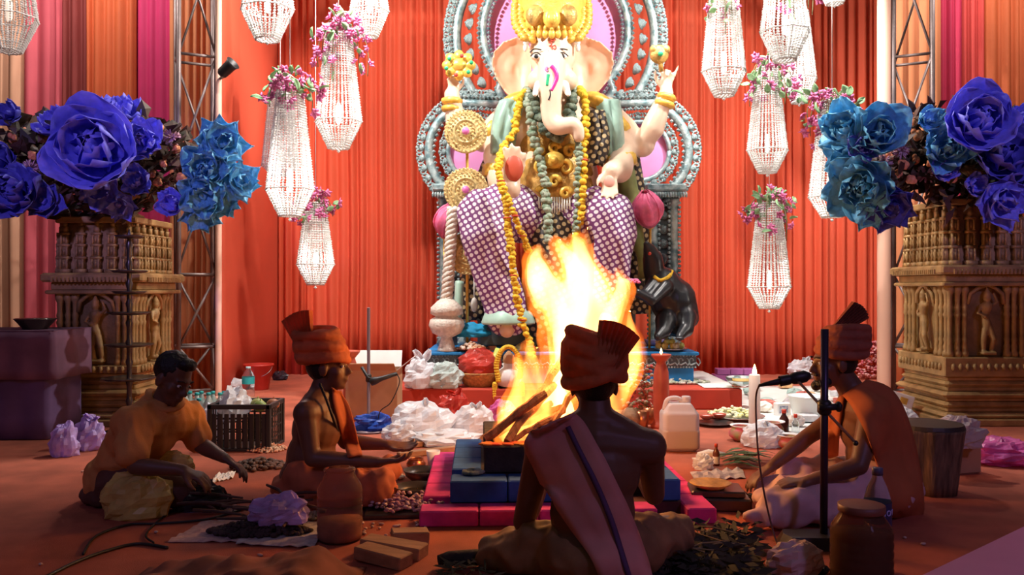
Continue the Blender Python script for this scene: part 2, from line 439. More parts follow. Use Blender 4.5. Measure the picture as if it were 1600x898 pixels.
pillar(-3.16, 6.65, .60, .66, 'carved gold pillar behind the tiered black lamp stand and the man in orange shirt', [.40, .46, 1.0, 1.16, 1.54])
pillar(3.62, 6.70, .60, .70, 'carved gold pillar behind the upright log and torn paper', [.37, .52, 1.06, 1.22, 1.68])

# bronze urns on the pillars
M_bronze = mat('aged bronze', (.20, .12, .05), .4, .5, vary=.3, vscale=12, bump=.4, bscale=80)
def urn(cx, cy, z, s, label):
    t = thing('urn', label, 'urn', (cx, cy, z), 'bronze urns')
    m = MB(); m.lathe([(.16 * s, 0), (.17 * s, .02), (.1 * s, .05), (.12 * s, .09), (.26 * s, .16), (.31 * s, .22), (.29 * s, .25), (.24 * s, .24), (.1 * s, .14)], 28, (cx, cy, z), None, True, 14, .03)
    obj('bowl', m, M_bronze, t, True)
    m = MB()
    for k in range(36):
        a = 2 * PI * k / 36; m.ell((cx + .315 * s * math.cos(a), cy + .315 * s * math.sin(a), z + .235), (.02, .02, .014), None, 6, 4)
    obj('beaded_rim', m, M_bronze, t, True, True)
urn(-3.05, 6.5, 1.591, .95, 'bronze urn holding blue paper flowers above the tiered lamp stand')
urn(3.62, 6.5, 1.731, .95, 'bronze urn holding blue paper flowers on the pillar by the log')

# paper flowers ------------------------------------------------------
def petal_mesh(cup, ruffle, seed, tip=0.0):
    g = []; n = 7
    for i in range(n):
        v = i / (n - 1); w = .5 * math.sin(PI * min(1, .12 + .80 * v ** .85)) ** .7; row = []
        if tip: w *= (1 - tip * max(0, v - .6) / .4 * .9)
        for j in range(7):
            u = j / 3 - 1
            zc = cup * (v * v) * .6 + .18 * u * u * w - .12 * math.sin(v * PI) + ruffle * v * math.sin(u * 5 + seed) * .1 + ruffle * .06 * v * math.sin(9 * u + seed * 3)
            row.append(V((u * w, v * (1 - .1 * u * u), zc)))
        g.append(row)
    m = MB(); m.sheet(g, .008); return mesh_of(m, True)
PETALS = {}
def petal(kind, seed, mt):
    k_ = (kind, seed, mt.name)
    if k_ not in PETALS:
        me = petal_mesh(*{'rose': (.7, .5, seed), 'star': (.35, .6, seed, .9), 'ruff': (.5, 1.3, seed)}[kind]); me.materials.append(mt); PETALS[k_] = me
    return PETALS[k_]
def paper_flower(parent, c, r, face, mt, kind='rose', layers=3, n=6, seed=0):
    rnd = random.Random(seed); F = frame(V(face)); B = F @ Matrix.Rotation(-PI / 2, 3, 'X')   # local z -> face
    B = Matrix((F.col[0], F.col[2] * 1, F.col[1])).transposed()
    m = MB()
    for i in range(4):
        a = i * 1.7; pts = [V((.05 * r * math.cos(a + t_ * 4) * (1 + t_), .05 * r * math.sin(a + t_ * 4) * (1 + t_), t_ * r * .22)) for t_ in (0, .35, .7, 1)]
        m.tube([B @ p for p in pts], [.07 * r, .11 * r, .1 * r, .04 * r], 6)
    m.ell(B @ V((0, 0, r * .05)), r * .16, None, 8, 6)
    me = mesh_of(m, True); bud = put('paper_flower', me, mt, parent, V(c) - ROOT[parent])
    for L in range(layers):
        tl = math.radians([12, 38, 62, 78][L if layers > 1 else 0] if kind != 'star' else [2, 30, 58][min(L, 2)])
        sz = r * [1.0, .82, .6, .4][L]; nn = max(4, n - L)
        for k_ in range(nn):
            a = 2 * PI * (k_ + .5 * L) / nn + rnd.uniform(-.2, .2)
            R = B @ Matrix.Rotation(a, 3, 'Z') @ Matrix.Rotation(tl + rnd.uniform(-.18, .18), 3, 'X')
            o = put('petal', petal(kind, rnd.randrange(3), mt), None, bud)
            s = sz * rnd.uniform(.85, 1.1); o.matrix_local = Matrix.Translation(B @ V((0, 0, L * .03 * r))) @ R.to_4x4() @ Matrix.Diagonal((s * (1.25 if kind == 'rose' else .95), s, s, 1))
    return bud
M_fblue = mat('violet lit blue paper', (.24, .24, .88), .55, vary=.15, vscale=6, transl=.25)  # violet light from the front is put into this blue
M_fstage = mat('stage lit blue paper', (.20, .58, .88), .5, vary=.2, vscale=6, transl=.25)  # same blue flowers, with the stage light put into the colour
M_fnavy = mat('navy paper', (.11, .11, .55), .6, vary=.15, vscale=6, transl=.2)
M_orose = mat('orange silk rose', (.85, .30, .12), .6, vary=.15, vscale=30)
M_pmum = mat('dusty pink mum', (.60, .34, .42), .6, vary=.15, vscale=30)
M_foli = mat('dark brown green foliage', (.035, .032, .018), .6, col2=(.11, .035, .02), vscale=5)
rm = MB()
for i in range(7):
    a = i * 2.4; q = .25 + .11 * i
    rm.ell((q * .5 * math.cos(a), q * .5 * math.sin(a), .35 - .1 * i), (.5, .5, .36), None, 8, 6)
ROSE = mesh_of(rm, True); ROSE.materials.append(M_orose)
mm = MB(); rnd = random.Random(5)
for i in range(70):
    p = V((rnd.gauss(0, 1), rnd.gauss(0, 1), rnd.gauss(.2, 1))).normalized(); mm.tube([p * .2, p * .75, p * 1.0], [.05, .1, .04], 5)
MUM = mesh_of(mm, True); MUM.materials.append(M_pmum)
def arrangement(loc, label, flowers, roses, mums, box, d0):
    t = thing('flower_arrangement', label, 'flowers', loc, 'blue paper flower arrangements'); rnd = random.Random(len(flowers))
    (x0, x1, y0, y1) = box; fm = MB()
    cxx, cyy = (x0 + x1) / 2, (y0 + y1) / 2
    n_ = 0
    while n_ < 900:
        px, py = rnd.uniform(x0, x1), rnd.uniform(y0, y1)
        if ((px - cxx) / (x1 - x0) * 2) ** 2 + ((py - cyy) / (y1 - y0) * 2) ** 2 > 1: continue
        n_ += 1
        c = P(px, py, d0 + rnd.uniform(.1, .65)); L = rnd.uniform(.08, .16)
        di = V((rnd.gauss(0, 1), rnd.gauss(-.5, .8), rnd.gauss(.3, .8))).normalized(); s_ = di.orthogonal().normalized() * L * .42; nn = di.cross(s_).normalized() * L * .1
        fm.add([c, c + di * L * .5 + s_ + nn, c + di * L, c + di * L * .5 - s_ + nn, c + di * L * .5 - nn], [(0, 1, 4), (1, 2, 4), (2, 3, 4), (3, 0, 4), (0, 3, 1), (3, 2, 1)])
    obj('foliage', fm, M_foli, t, False, True)
    m = MB(); base = V(loc)
    for f in flowers: m.tube(smoothpath([base, lerp(base, P(f[0], f[1], d0 + .45), .6) + V((0, 0, .08)), P(f[0], f[1], d0 + f[3] + .05)], 4), .009, 5)
    obj('stems', m, M_foli, t, True)
    for i, (px, py, rp, dd, mt, kind, lay, n, fc) in enumerate(flowers):
        paper_flower(t, P(px, py, d0 + dd), rp * 1.12 * (d0 + dd) / FPX, fc, mt, kind, lay, n, i + 3)
    for nm, me, lst in (('silk_rose', ROSE, roses), ('silk_mum', MUM, mums)):
        for (px, py, rp) in lst:
            o = put(nm, me, None, t, P(px, py, d0 + .12 + rnd.uniform(-.05, .05)) - V(loc)); s = rp * 1.15 * d0 / FPX
            o.rotation_euler = (PI / 2 + rnd.uniform(-.4, .4), rnd.uniform(-.4, .4), rnd.uniform(0, 6)); o.scale = (s, s, s)
    return t
A, B_, C_ = M_fblue, M_fstage, M_fnavy
F0 = (0, -1, .15)
arrangement((-3.05, 6.5, 1.80), 'blue paper flower arrangement spilling over the pillar with the tiered lamp stand',
    [(155, 240, 74, -.25, A, 'rose', 4, 8, (.1, -1, .2)), (222, 222, 36, 0, A, 'ruff', 3, 7, (.2, -1, .1)), (215, 285, 26, .02, A, 'ruff', 2, 6, F0), (160, 290, 34, -.1, A, 'ruff', 2, 6, (0, -1, -.4)),
     (186, 318, 28, .0, A, 'star', 2, 7, (.1, -1, -.5)), (345, 225, 46, .05, B_, 'star', 3, 8, (.6, -1, .2)), (318, 265, 38, -.02, B_, 'ruff', 3, 7, (.3, -1, .1)), (372, 285, 38, .1, B_, 'star', 3, 7, (.9, -.8, 0)),
     (318, 305, 36, -.02, B_, 'ruff', 2, 6, (.2, -1, -.3)), (345, 312, 32, .1, B_, 'star', 2, 7, (.6, -1, -.4)), (272, 320, 24, .0, A, 'ruff', 2, 6, F0), (312, 337, 30, .05, B_, 'star', 2, 7, (.3, -1, -.7)),
     (32, 300, 48, -.1, C_, 'ruff', 3, 7, (-.2, -1, 0)), (70, 315, 34, -.05, C_, 'star', 2, 7, F0), (8, 255, 36, .1, C_, 'rose', 2, 6, (-.3, -1, .1)), (18, 182, 26, .2, C_, 'ruff', 2, 5, (-.2, -1, .5)), (90, 195, 30, .1, A, 'ruff', 2, 6, (-.2, -1, .5)), (190, 180, 34, .1, A, 'ruff', 2, 6, (.3, -.7, .8))],
    [(68, 204, 9), (20, 216, 9), (52, 244, 9), (275, 233, 9), (250, 200, 8), (246, 285, 8), (283, 278, 9), (263, 297, 8), (293, 245, 8), (80, 272, 7), (315, 215, 8), (38, 205, 7), (238, 272, 7), (135, 300, 7), (255, 255, 8)],
    [(48, 262, 12), (268, 215, 13)], (-20, 330, 175, 340), 6.05)
arrangement((3.62, 6.5, 1.94), 'blue paper flower arrangement spilling over the pillar by the log',
    [(1527, 196, 57, -.2, A, 'rose', 4, 8, (-.25, -1, .25)), (1372, 210, 44, .0, B_, 'rose', 3, 6, (-.2, -1, .1)), (1322, 205, 44, .1, B_, 'ruff', 3, 6, (-.9, -.9, .2)), (1325, 245, 34, .1, B_, 'ruff', 2, 6, (-.9, -.9, -.2)),
     (1345, 232, 26, .0, A, 'ruff', 2, 6, F0), (1480, 232, 44, -.02, M_fstage, 'ruff', 3, 7, (-.3, -1, .1)), (1449, 186, 22, .0, B_, 'ruff', 2, 6, F0), (1474, 268, 24, .02, A, 'ruff', 2, 6, F0),
     (1345, 290, 52, .05, B_, 'ruff', 3, 8, (-.6, -1, -.3)), (1392, 322, 40, .0, C_, 'star', 3, 7, (-.3, -1, -.4)), (1362, 330, 30, .05, B_, 'star', 2, 7, (-.5, -1, -.8)), (1560, 245, 52, -.05, C_, 'rose', 3, 7, F0), (1528, 242, 18, .0, B_, 'ruff', 2, 6, F0),
     (1522, 292, 24, .0, A, 'ruff', 2, 6, F0), (1562, 312, 46, -.1, A, 'star', 3, 7, (.1, -1, -.3)), (1598, 185, 24, .0, A, 'ruff', 2, 6, F0), (1600, 290, 36, .0, C_, 'ruff', 2, 6, F0)],
    [(1413, 199, 10), (1433, 211, 11), (1388, 243, 10), (1412, 258, 10), (1404, 271, 9), (1424, 281, 9), (1487, 279, 10), (1332, 224, 8), (1430, 250, 9), (1428, 190, 8), (1396, 225, 8), (1455, 255, 8)],
    [(1376, 257, 17), (1409, 235, 13), (1447, 272, 14)], (1360, 1640, 165, 325), 6.05)

# crystal chandeliers --------------------------------------------------
M_crys = mat('clear crystal beads', (.80, .80, .78), .12, transl=.4, ior=1.5)
M_wire = mat('white painted wire', (.8, .78, .75), .4)
M_bulb = mat('warm white lamp core', (1, .95, .85), .5, emit=(1, .95, .86), estr=4)
M_bulbdim = mat('dim lamp core', (1, .8, .65), .5, emit=(1, .8, .65), estr=.8)
M_pink = mat('pink bougainvillea', (.84, .22, .46), .6, vary=.3, vscale=20, transl=.3)
M_leafl = mat('pale green silk leaves', (.30, .50, .26), .6, vary=.3, vscale=20, transl=.3)
bm_ = MB()
for k_ in range(5):
    a = 2 * PI * k_ / 5; R = Matrix.Rotation(a, 3, 'Z') @ Matrix.Rotation(-.5, 3, 'Y')
    bm_.add([(0, 0, 0), (.55, .3, .08), (1, 0, .0), (.55, -.3, .08), (.5, 0, -.08)], [(0, 1, 4), (1, 2, 4), (2, 3, 4), (3, 0, 4), (0, 3, 1), (1, 3, 2)], R)
bm_.ell((0, 0, .12), .18, None, 6, 4)
BLOSSOM = mesh_of(bm_, True); BLOSSOM.materials.append(M_pink)
lm = MB(); lm.sheet([[V((u * w, y, abs(u) * .16 - y * y * .3)) for u in (-1, -.5, 0, .5, 1)] for y, w in ((0, .03), (.25, .3), (.55, .36), (.8, .22), (1, .02))], .02)
LEAF = mesh_of(lm, True); LEAF.materials.append(M_leafl)
def chandelier(cx, ybot, ytop, wmax, ymax, d, watts, label, bulb=M_bulb, bright=1):
    s = d / FPX; top, mid, bot = P(cx, ytop, d), P(cx, ymax, d), P(cx, ybot, d)
    R = wmax / 2 * s; rt, rb = R * .52, R * .45
    t = thing('crystal_chandelier', label, 'chandelier', top, 'hanging crystal chandeliers')
    for nm, c, r in (('top_ring', top, rt), ('middle_ring', mid, R), ('bottom_ring', bot, rb)):
        m = MB(); m.tube([c + V((r * math.cos(a), r * math.sin(a), 0)) for a in [2 * PI * i / 8 for i in range(9)]], .006, 6); obj(nm, m, M_wire, t, True)
    m = MB(); n = 32
    for i in range(n):
        a = 2 * PI * i / n; dr = V((math.cos(a), math.sin(a), 0))
        oct_ = math.cos(PI / 8) / math.cos(((a + PI / 8 + PI / 8) % (PI / 4)) - PI / 8)
        for p0, p1 in ((top + dr * rt * oct_, mid + dr * R * oct_), (mid + dr * R * oct_, bot + dr * rb * oct_)):
            L = (p1 - p0).length; k_ = max(4, int(L / .021))
            for j in range(k_ + 1):
                m.octa(lerp(p0, p1, j / k_), .0115 if j % 4 else .0145)
    for i in range(7):
        q = -1 + 2 * i / 6; hw = math.sqrt(max(0, 1 - q * q)) * rb; k_ = max(2, int(2 * hw / .022))
        for j in range(k_ + 1): m.octa(bot + V((q * rb, -hw + 2 * hw * j / k_, 0)), .0105)
    obj('bead_strands', m, M_crys, t, False, True)
    m = MB()
    for i in range(8):
        a = 2 * PI * i / 8; dr = V((math.cos(a), math.sin(a), 0)); m.tube([top + dr * rt, mid + dr * R, bot + dr * rb], .004, 4)
    obj('frame', m, M_wire, t, True)
    m = MB(); m.tube([top + dr * 0 + V((0, 0, 0)), V((top.x, top.y, max(top.z + .4, 5.0)))], .0035, 6)
    for i in range(4):
        a = PI / 2 * i; m.tube([top + V((0, 0, .1)), top + V((rt * math.cos(a), rt * math.sin(a), 0))], .003, 5)
    obj('cord', m, M_wire, t, True)
    m = MB(); h0 = lerp(top, mid, .8); h1 = lerp(mid, bot, .1); rc = R * .12
    m.lathe([(rc * .5, h1.z), (rc, h1.z + .03), (rc, h0.z - .03), (rc * .5, h0.z)], 10, (top.x, top.y, 0)); obj('lamp_core', m, bulb, t, True)
    if watts:
        L = bpy.data.lights.new('chandelier_light', 'POINT'); L.energy = watts * .5; L.color = (1, .95, .88); L.shadow_soft_size = .04
        lo = bpy.data.objects.new('chandelier_light', L); COL.objects.link(lo); lo.parent = t; lo.location = V((0, 0, (mid.z - top.z) * .95)); 
        lo.location.y = -R * .55
    m = MB(); m.octa(bot - V((0, 0, .03)), .016); m.tube([bot, bot - V((0, 0, .03))], .003, 5); obj('drop_bead', m, M_crys, t)
    return t
M_bulb2 = mat('soft lamp core', (1, .95, .85), .5, emit=(1, .95, .86), estr=1.2)
CH = [(418, 62, -110, 82, 15, 6.9, 14, 'broad crystal chandelier cut off by the top, next to the flat red panel', M_bulb2),
      (577, 57, -90, 60, 18, 7.6, 8, 'small crystal chandelier hung highest beside the pink-vined one', M_bulb2),
      (529, 231, 45, 72, 190, 7.2, 12, 'long crystal chandelier with dangling deep pink vines', M_bulb2),
      (453, 337, 135, 75, 296, 6.7, 34, 'brightest long crystal chandelier with pink and pale green flowers', M_bulb),
      (438, 274, 125, 58, 258, 8.3, 0, 'dim crystal chandelier hidden behind the brightest one', M_bulbdim),
      (493, 444, 318, 58, 413, 7.6, 12, 'short crystal chandelier hung lowest near the brightest one', M_bulb2),
      (1131, 149, -45, 68, 112, 7.0, 14, 'long crystal chandelier beside the idol\'s raised hand', M_bulb2),
      (1226, 94, -80, 76, 50, 6.8, 8, 'crystal chandelier with flowers on top, in front of a smaller one', M_bulb2),
      (1249, 160, 20, 53, 123, 8.2, 6, 'smaller crystal chandelier behind the flower-topped one', M_bulb2),
      (1199, 269, 108, 63, 235, 7.5, 6, 'crystal chandelier with vines hung straight above the lowest one', M_bulb2),
      (1202, 481, 318, 67, 448, 7.3, 10, 'lowest crystal chandelier with a wreath of green and pink flowers', M_bulb2),
      (1300, 338, 160, 72, 308, 6.9, 22, 'bright crystal chandelier half hidden by the blue paper flowers', M_bulb),
      (14, 80, -120, 84, 28, 7.4, 0, 'dim unlit crystal chandelier before the peach drape', M_bulbdim),
      (1304, 5, -130, 60, -30, 7.8, 4, 'crystal chandelier showing only its bottom tip beside the thick post', M_bulb2)]
CHO = [chandelier(*c) for c in CH]
def spray(i, bl, lv, label, spread, drop, seed, sh=(0, 0)):
    cx, yb, yt, wm, ym, d = CH[i][:6]; d -= .05; rnd = random.Random(seed); s = d / FPX
    c = P(cx + sh[0], yt + sh[1], d); t = thing('flower_spray', label, 'flowers', c, 'silk flower sprays on the chandeliers')
    vines = []; m = MB()
    for k_ in range(7):
        a = 2 * PI * k_ / 7 + rnd.uniform(-.3, .3); rr = spread * s * rnd.uniform(.55, 1.15); dz = drop * s * rnd.uniform(.3, 1.1)
        e = V((math.cos(a) * rr, math.sin(a) * rr * .7 - .03, -dz)); pth = smoothpath([c + V((0, 0, .05)), c + V((e.x * .6, e.y * .6, .05)), c + V((e.x, e.y, -dz * .45)), c + e], 5); vines.append(pth)
        m.tube(pth, .004, 5)
    obj('vine', m, mat('vine brown', (.16, .14, .06), .7), t, True)
    for nm, me, n, r0 in (('blossom', BLOSSOM, int(bl * 1.7), .052), ('leaf', LEAF, int(lv * 1.5), .078)):
        for q in range(n):
            pth = vines[q % 7]; p = pth[int((rnd.random() ** .8) * (len(pth) - 1))] + V((rnd.gauss(0, .035), rnd.gauss(-.03, .03), rnd.gauss(0, .035)))
            o = put(nm, me, None, t, p - c); z = r0 * rnd.uniform(.7, 1.25); o.scale = (z, z, z); o.rotation_euler = (rnd.uniform(.4, 2.4), rnd.uniform(-1, 1), rnd.uniform(0, 6))
spray(2, 50, 18, 'deep pink flower spray trailing down the long vined chandelier', 46, 85, 1)
spray(3, 30, 24, 'pink and pale green flower spray on the brightest chandelier', 38, 40, 2)
spray(5, 30, 12, 'pink flower spray on the short chandelier hung low by the brightest one', 33, 35, 3)
spray(6, 6, 8, 'few leaves and flowers on the chandelier beside the raised hand', 26, 80, 4, (-5, 30))
spray(7, 10, 12, 'leafy flower spray on the chandelier in front of the smaller one', 36, 90, 5, (6, 20))
spray(9, 24, 28, 'green and pink flower spray on the chandelier straight above the lowest', 40, 62, 6)
spray(10, 22, 26, 'wreath of green and pink flowers on the lowest chandelier', 38, 55, 7)
spray(11, 26, 24, 'pale pink flower spray on the chandelier half hidden by blue flowers', 36, 75, 8, (-6, 0))
# ------------------------------------------------------------------ body helpers
def hand(mb, w, d, n, thumb, s=1.0, curl=(.35, .4, .3), spread=.1, fat=1.0, curls=None):
    """wrist w, finger direction d, palm normal n, thumb=+1/-1 picks the side; fingers bend towards n"""
    w = V(w); d = V(d).normalized(); n = V(n); n = (n - d * n.dot(d)).normalized(); sd = d.cross(n) * thumb
    for i in range(4):
        k = w + d * (.088 - (.004, 0, .003, .010)[i]) * s + sd * ((.030 - .0205 * i) * s)
        mb.limb([w + sd * (.016 - .011 * i) * s, lerp(w, k, .55) + n * .003 * s, k], [.017 * s, .0145 * s, .0118 * s * fat], 8)
        L = (.074, .082, .076, .060)[i] * s; p = k; a = 0; fd = (d + sd * spread * (1.5 - i)).normalized(); pts = [p]
        cc = curls[i] if curls else curl
        for q, (fr, c) in enumerate(zip((.44, .32, .24), cc)):
            a += c; p = p + (fd * math.cos(a) + n * math.sin(a)) * (L * fr); pts.append(p)
        mb.limb(pts, [.0108 * s * fat, .0100 * s * fat, .0092 * s * fat, .0078 * s * fat], 8)
    b = w + d * .022 * s + sd * .020 * s; p1 = b + (sd * .8 + d * .55 + n * .25).normalized() * .04 * s
    p2 = p1 + (sd * .35 + d * .85 + n * .35).normalized() * .034 * s; p3 = p2 + (d * .95 + n * .3).normalized() * .026 * s
    mb.limb([b, p1, p2, p3], [.018 * s, .0135 * s * fat, .0115 * s * fat, .0085 * s * fat], 8)

# ------------------------------------------------------------------ step, plinth and throne
m = MB(); m.box((.475, 8.1, .09), (3.01, 1.9, .18), None, 1, .012)
solo('stage_step', m, M_redstep, 'low red cloth covered step under the idol throne', 'step')
M_silver = mat('mottled silver teal plaster', (.13, .23, .25), .38, .35, col2=(.50, .60, .60), vscale=14, bump=.5, bscale=70)  # random mottle of dark and pale teal
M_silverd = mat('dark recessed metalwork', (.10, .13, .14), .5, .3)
M_bluec = mat('bright blue cloth', (.02, .24, .58), .7, vary=.15, vscale=6)
M_pinkp = mat('pink satin panel', (.78, .30, .60), .5, vary=.08, vscale=4)
TH = thing('throne', 'silver scroll-work throne with ringed halo arch and pink panels behind the idol', 'throne', (.46, 8.1, .18))
def T(px, py, dy=0.0): return P(px, py, 8.35 + dy)
m = MB(); m.box((.445, 8.2, .31), (2.39, 1.4, .26), None, 1, .01); pl = obj('plinth', m, M_bluec, TH)
m = MB(); m.box((.445, 8.2, .4555), (2.47, 1.48, .03), None, 1, .008); obj('plinth_cloth', m, M_bluec, TH)
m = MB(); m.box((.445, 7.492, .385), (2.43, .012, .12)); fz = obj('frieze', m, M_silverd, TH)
sm = MB()
sm.tube([V((-.035 + .02 * math.cos(a), 0, .0 + .03 * math.sin(a))) for a in [.2 + i * .6 for i in range(9)]] + [V((.01, 0, -.01)), V((.03, 0, -.035)), V((.045, 0, -.01)), V((.035, 0, .02)), V((.02, 0, .03))], .0075, 6)
SCROLL = mesh_of(sm, True); SCROLL.materials.append(M_silver)
for k in range(26):
    o = put('scroll', SCROLL, None, fz, V((-.74 + .0955 * k, 7.482, .385)) - ROOT[TH])
for zz in (.437, .333):
    m = MB()
    for k in range(92): m.octa((-.76 + 2.41 * k / 91, 7.484, zz), .011)
    obj('bead_edge', m, M_silver, fz, False, True)
# knob pieces
km = MB(); km.ell((0, 0, .3), (.5, .45, .42), None, 10, 7); km.ell((0, 0, .8), (.36, .36, .28), None, 8, 6)
for e in (-1, 1): km.tube(smoothpath([(0, 0, 0), (e * .5, -.1, .2), (e * .75, -.2, .6), (e * .45, -.3, .85), (e * .25, -.3, .6)], 3), [.14] * 13 if False else .13, 6)
KNOB = mesh_of(km, True); KNOB.materials.append(M_silver)
st = MB(); st.lathe([(.95, 0), (1.0, .12), (.75, .3), (.7, .5), (.55, .75), (.25, .9), (.05, .95)], 12); st.ell((0, 0, .9), .22, None, 8, 6)
STUD = mesh_of(st, True); STUD.materials.append(M_silver)
def knob(me, name, c, out, s):
    o = put(name, me, None, TH, V(c) - ROOT[TH])
    Z = V(out).normalized(); Y = V((0, 1, 0)); X = Y.cross(Z)
    if X.length < .01: X = V((1, 0, 0)); Y = Z.cross(X)
    X.normalize(); Y = Z.cross(X)
    o.matrix_local = Matrix.Translation(V(c) - ROOT[TH]) @ Matrix((X, Y, Z)).transposed().to_4x4() @ Matrix.Diagonal((s, s, s, 1)); return o
def arc(cx, cy, r, a0, a1, n, sy=1.0): return [(cx + r * math.cos(math.radians(a0 + (a1 - a0) * i / n)), cy - sy * r * math.sin(math.radians(a0 + (a1 - a0) * i / n))) for i in range(n + 1)]
def band(name, pts, w, dy, depth=.1, mt=None):
    """flat moulded band following pixel path pts, w = width in px"""
    m = MB(); s = 8.35 / FPX
    m.tube([T(x, y, dy) for x, y in pts], w * s / 2, 8, True, 1.0); return obj(name, m, mt or M_silver, TH, True)
def beads(pts, r, dy, name='bead_trim'):
    m = MB()
    for i in range(len(pts) - 1):
        a, b = T(*pts[i], dy), T(*pts[i + 1], dy); n = max(1, int((b - a).length / (r * 1.7)))
        for k in range(n): m.octa(lerp(a, b, k / n), r)
    obj(name, m, M_silver, TH, False, True)
HX = 868
# halo: outer ring, studs, inner teardrop frame, pink panel
outer = arc(HX, 58, 155, -38, 218, 48); band('halo_band', outer, 15, 0)
beads(arc(HX, 58, 163, -38, 218, 60), .02, -.04)
for i in range(50):
    a = math.radians(-38 + 256 * i / 49); knob(KNOB, 'halo_knob', T(HX + 164 * math.cos(a), 58 - 164 * math.sin(a), -.02), (math.cos(a), 0, math.sin(a)), .075)
for i in range(27):
    a = math.radians(-42 + 264 * i / 26); knob(STUD, 'halo_stud', T(HX + 134 * math.cos(a), 58 - 134 * math.sin(a), -.0), (math.cos(a) * .9, -.5, math.sin(a) * .9), .062)
tear = [(800, 172), (778, 140)] + arc(HX, 48, 113, 222, -42, 36) + [(958, 140), (936, 172)]
band('halo_inner_frame', tear, 13, -.03); beads([(HX + (x - HX) * .925, 48 + (y - 48) * .925) for x, y in tear], .022, -.06); beads([(HX + (x - HX) * 1.065, 48 + (y - 48) * 1.065) for x, y in tear], .026, -.05)
m = MB(); m.prism([((x - HX) * 8.45 / FPX * .97, -(y - 48) * 8.45 / FPX * .97) for x, y in tear], .04, None, T(HX, 48, .06)); obj('pink_panel', m, M_pinkp, TH)
# beams and wings
for sx in (-1, 1):
    cxp = HX + 5 + sx * 127
    band('shoulder_beam', [(HX + sx * 80, 163), (HX + sx * 172, 160)], 14, -.02); beads([(HX + sx * 80, 153), (HX + sx * 172, 150)], .022, -.06); beads([(HX + sx * 80, 172), (HX + sx * 172, 169)], .018, -.07)
    a0, a1 = (70, 262) if sx < 0 else (110, -82)
    band('wing_band', arc(cxp, 236, 76, a0, a1, 26), 15, 0); beads(arc(cxp, 236, 68, a0, a1, 26), .02, -.05)
    for i in range(19):
        a = math.radians(lerp(a0, a1, i / 18)); knob(KNOB, 'wing_knob', T(cxp + 84 * math.cos(a), 236 - 84 * math.sin(a), -.02), (math.cos(a), 0, math.sin(a)), .078)
    for i in range(13):
        a = math.radians(lerp(a0, a1, i / 12)); knob(KNOB, 'wing_leaf', T(cxp + 50 * math.cos(a), 236 - 50 * math.sin(a), .0), (math.cos(a), -.2, math.sin(a)), .07)
    band('wing_inner_ring', arc(cxp, 236, 46, 0, 360, 30), 8, .0)
    m = MB(); m.prism([(.28 * math.cos(2 * PI * i / 28), .28 * math.sin(2 * PI * i / 28)) for i in range(28)], .03, None, T(cxp, 236, .05)); obj('pink_panel', m, M_pinkp, TH)
    # post: capital, two fluted shafts, bead columns
    xo = HX + 5 + sx * 180; xi = HX + 5 + sx * 148; sp = 8.35 / FPX
    pc = T((xo + xi) / 2, 300, 0)
    m = MB(); m.box((pc.x, pc.y, pc.z + .03), (62 * sp, .36, .07), None, 1, .015); m.box((pc.x, pc.y, pc.z - .03), (52 * sp, .3, .06), None, 1, .01); cp = obj('capital', m, M_silver, TH)
    m = MB()
    for q in range(16): m.ell(V((pc.x - 30 * sp + 60 * sp * q / 15, pc.y - .17, pc.z - .045)), (.013, .013, .03), None, 6, 4)
    obj('capital_drops', m, M_silver, cp, True, True)
    zt = pc.z - .05
    for xx in (xo, xi):
        q = T(xx, 300, -.02); m = MB(); m.lathe([(.062, .47), (.066, .53), (.046, .56), (.042, zt - .1), (.055, zt - .05), (.06, zt)], 12, (q.x, q.y, 0)); obj('post_shaft', m, M_silver, TH, True)
        m = MB()
        for e in (-1, 1):
            n = int((zt - .5) / .045)
            for z_ in range(n): m.ell((q.x + e * .052, q.y - .02, .5 + z_ * .045), (.018, .02, .018), None, 6, 4)
        obj('post_beads', m, M_silver, TH, True, True)
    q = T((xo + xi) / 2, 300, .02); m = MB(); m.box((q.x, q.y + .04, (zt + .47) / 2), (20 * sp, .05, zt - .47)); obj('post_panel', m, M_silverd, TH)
    for z_ in range(9): knob(STUD, 'post_stud', V((q.x, q.y, .62 + z_ * .145)), (0, -1, .1), .05)
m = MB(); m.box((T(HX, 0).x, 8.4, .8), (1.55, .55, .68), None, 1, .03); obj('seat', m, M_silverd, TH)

# ------------------------------------------------------------------ the idol
def I(px, py, dy=0.0): return P(px, py, 8.0 + dy)
S8 = 8.0 / FPX
M_skin = mat('cream painted plaster', (.82, .60, .44), .32, vary=.08, vscale=3)
M_gold2 = mat('bright yellow gold', (.80, .50, .09), .35, .25, vary=.2, vscale=14, bump=.35, bscale=60)
M_gold3 = mat('antique gold brocade', (.52, .30, .08), .4, .3, vary=.35, vscale=16, bump=.5, bscale=60)
M_purple = dotmat('purple dotted silk', (.20, .055, .20), (.86, .80, .84), 21, .33)
M_brown = dotmat('brown dotted brocade', (.035, .022, .02), (.55, .42, .22), 17, .30)
M_teal = mat('pale teal silk', (.38, .60, .50), .4, vary=.25, vscale=5, sheen=.3)
M_olive = mat('olive green silk', (.26, .32, .10), .45, vary=.25, vscale=5)
M_white = mat('ivory', (.88, .86, .80), .3)
M_red = mat('vermilion', (.62, .07, .04), .5, vary=.15, vscale=8)
M_ink = mat('black paint', (.02, .015, .015), .3)
M_magenta = mat('magenta enamel', (.72, .04, .30), .35); M_emer = mat('emerald enamel', (.03, .45, .20), .3)
ID = thing('elephant_headed_idol', 'large seated elephant-headed idol with golden crown, four arms and purple dotted dhoti', 'statue', (.42, 8.0, .47))
b = MB()
b.ell(I(868, 285), (.42, .36, .52), None, 20, 14); b.ell(I(868, 200), (.50, .28, .28), None, 18, 12)
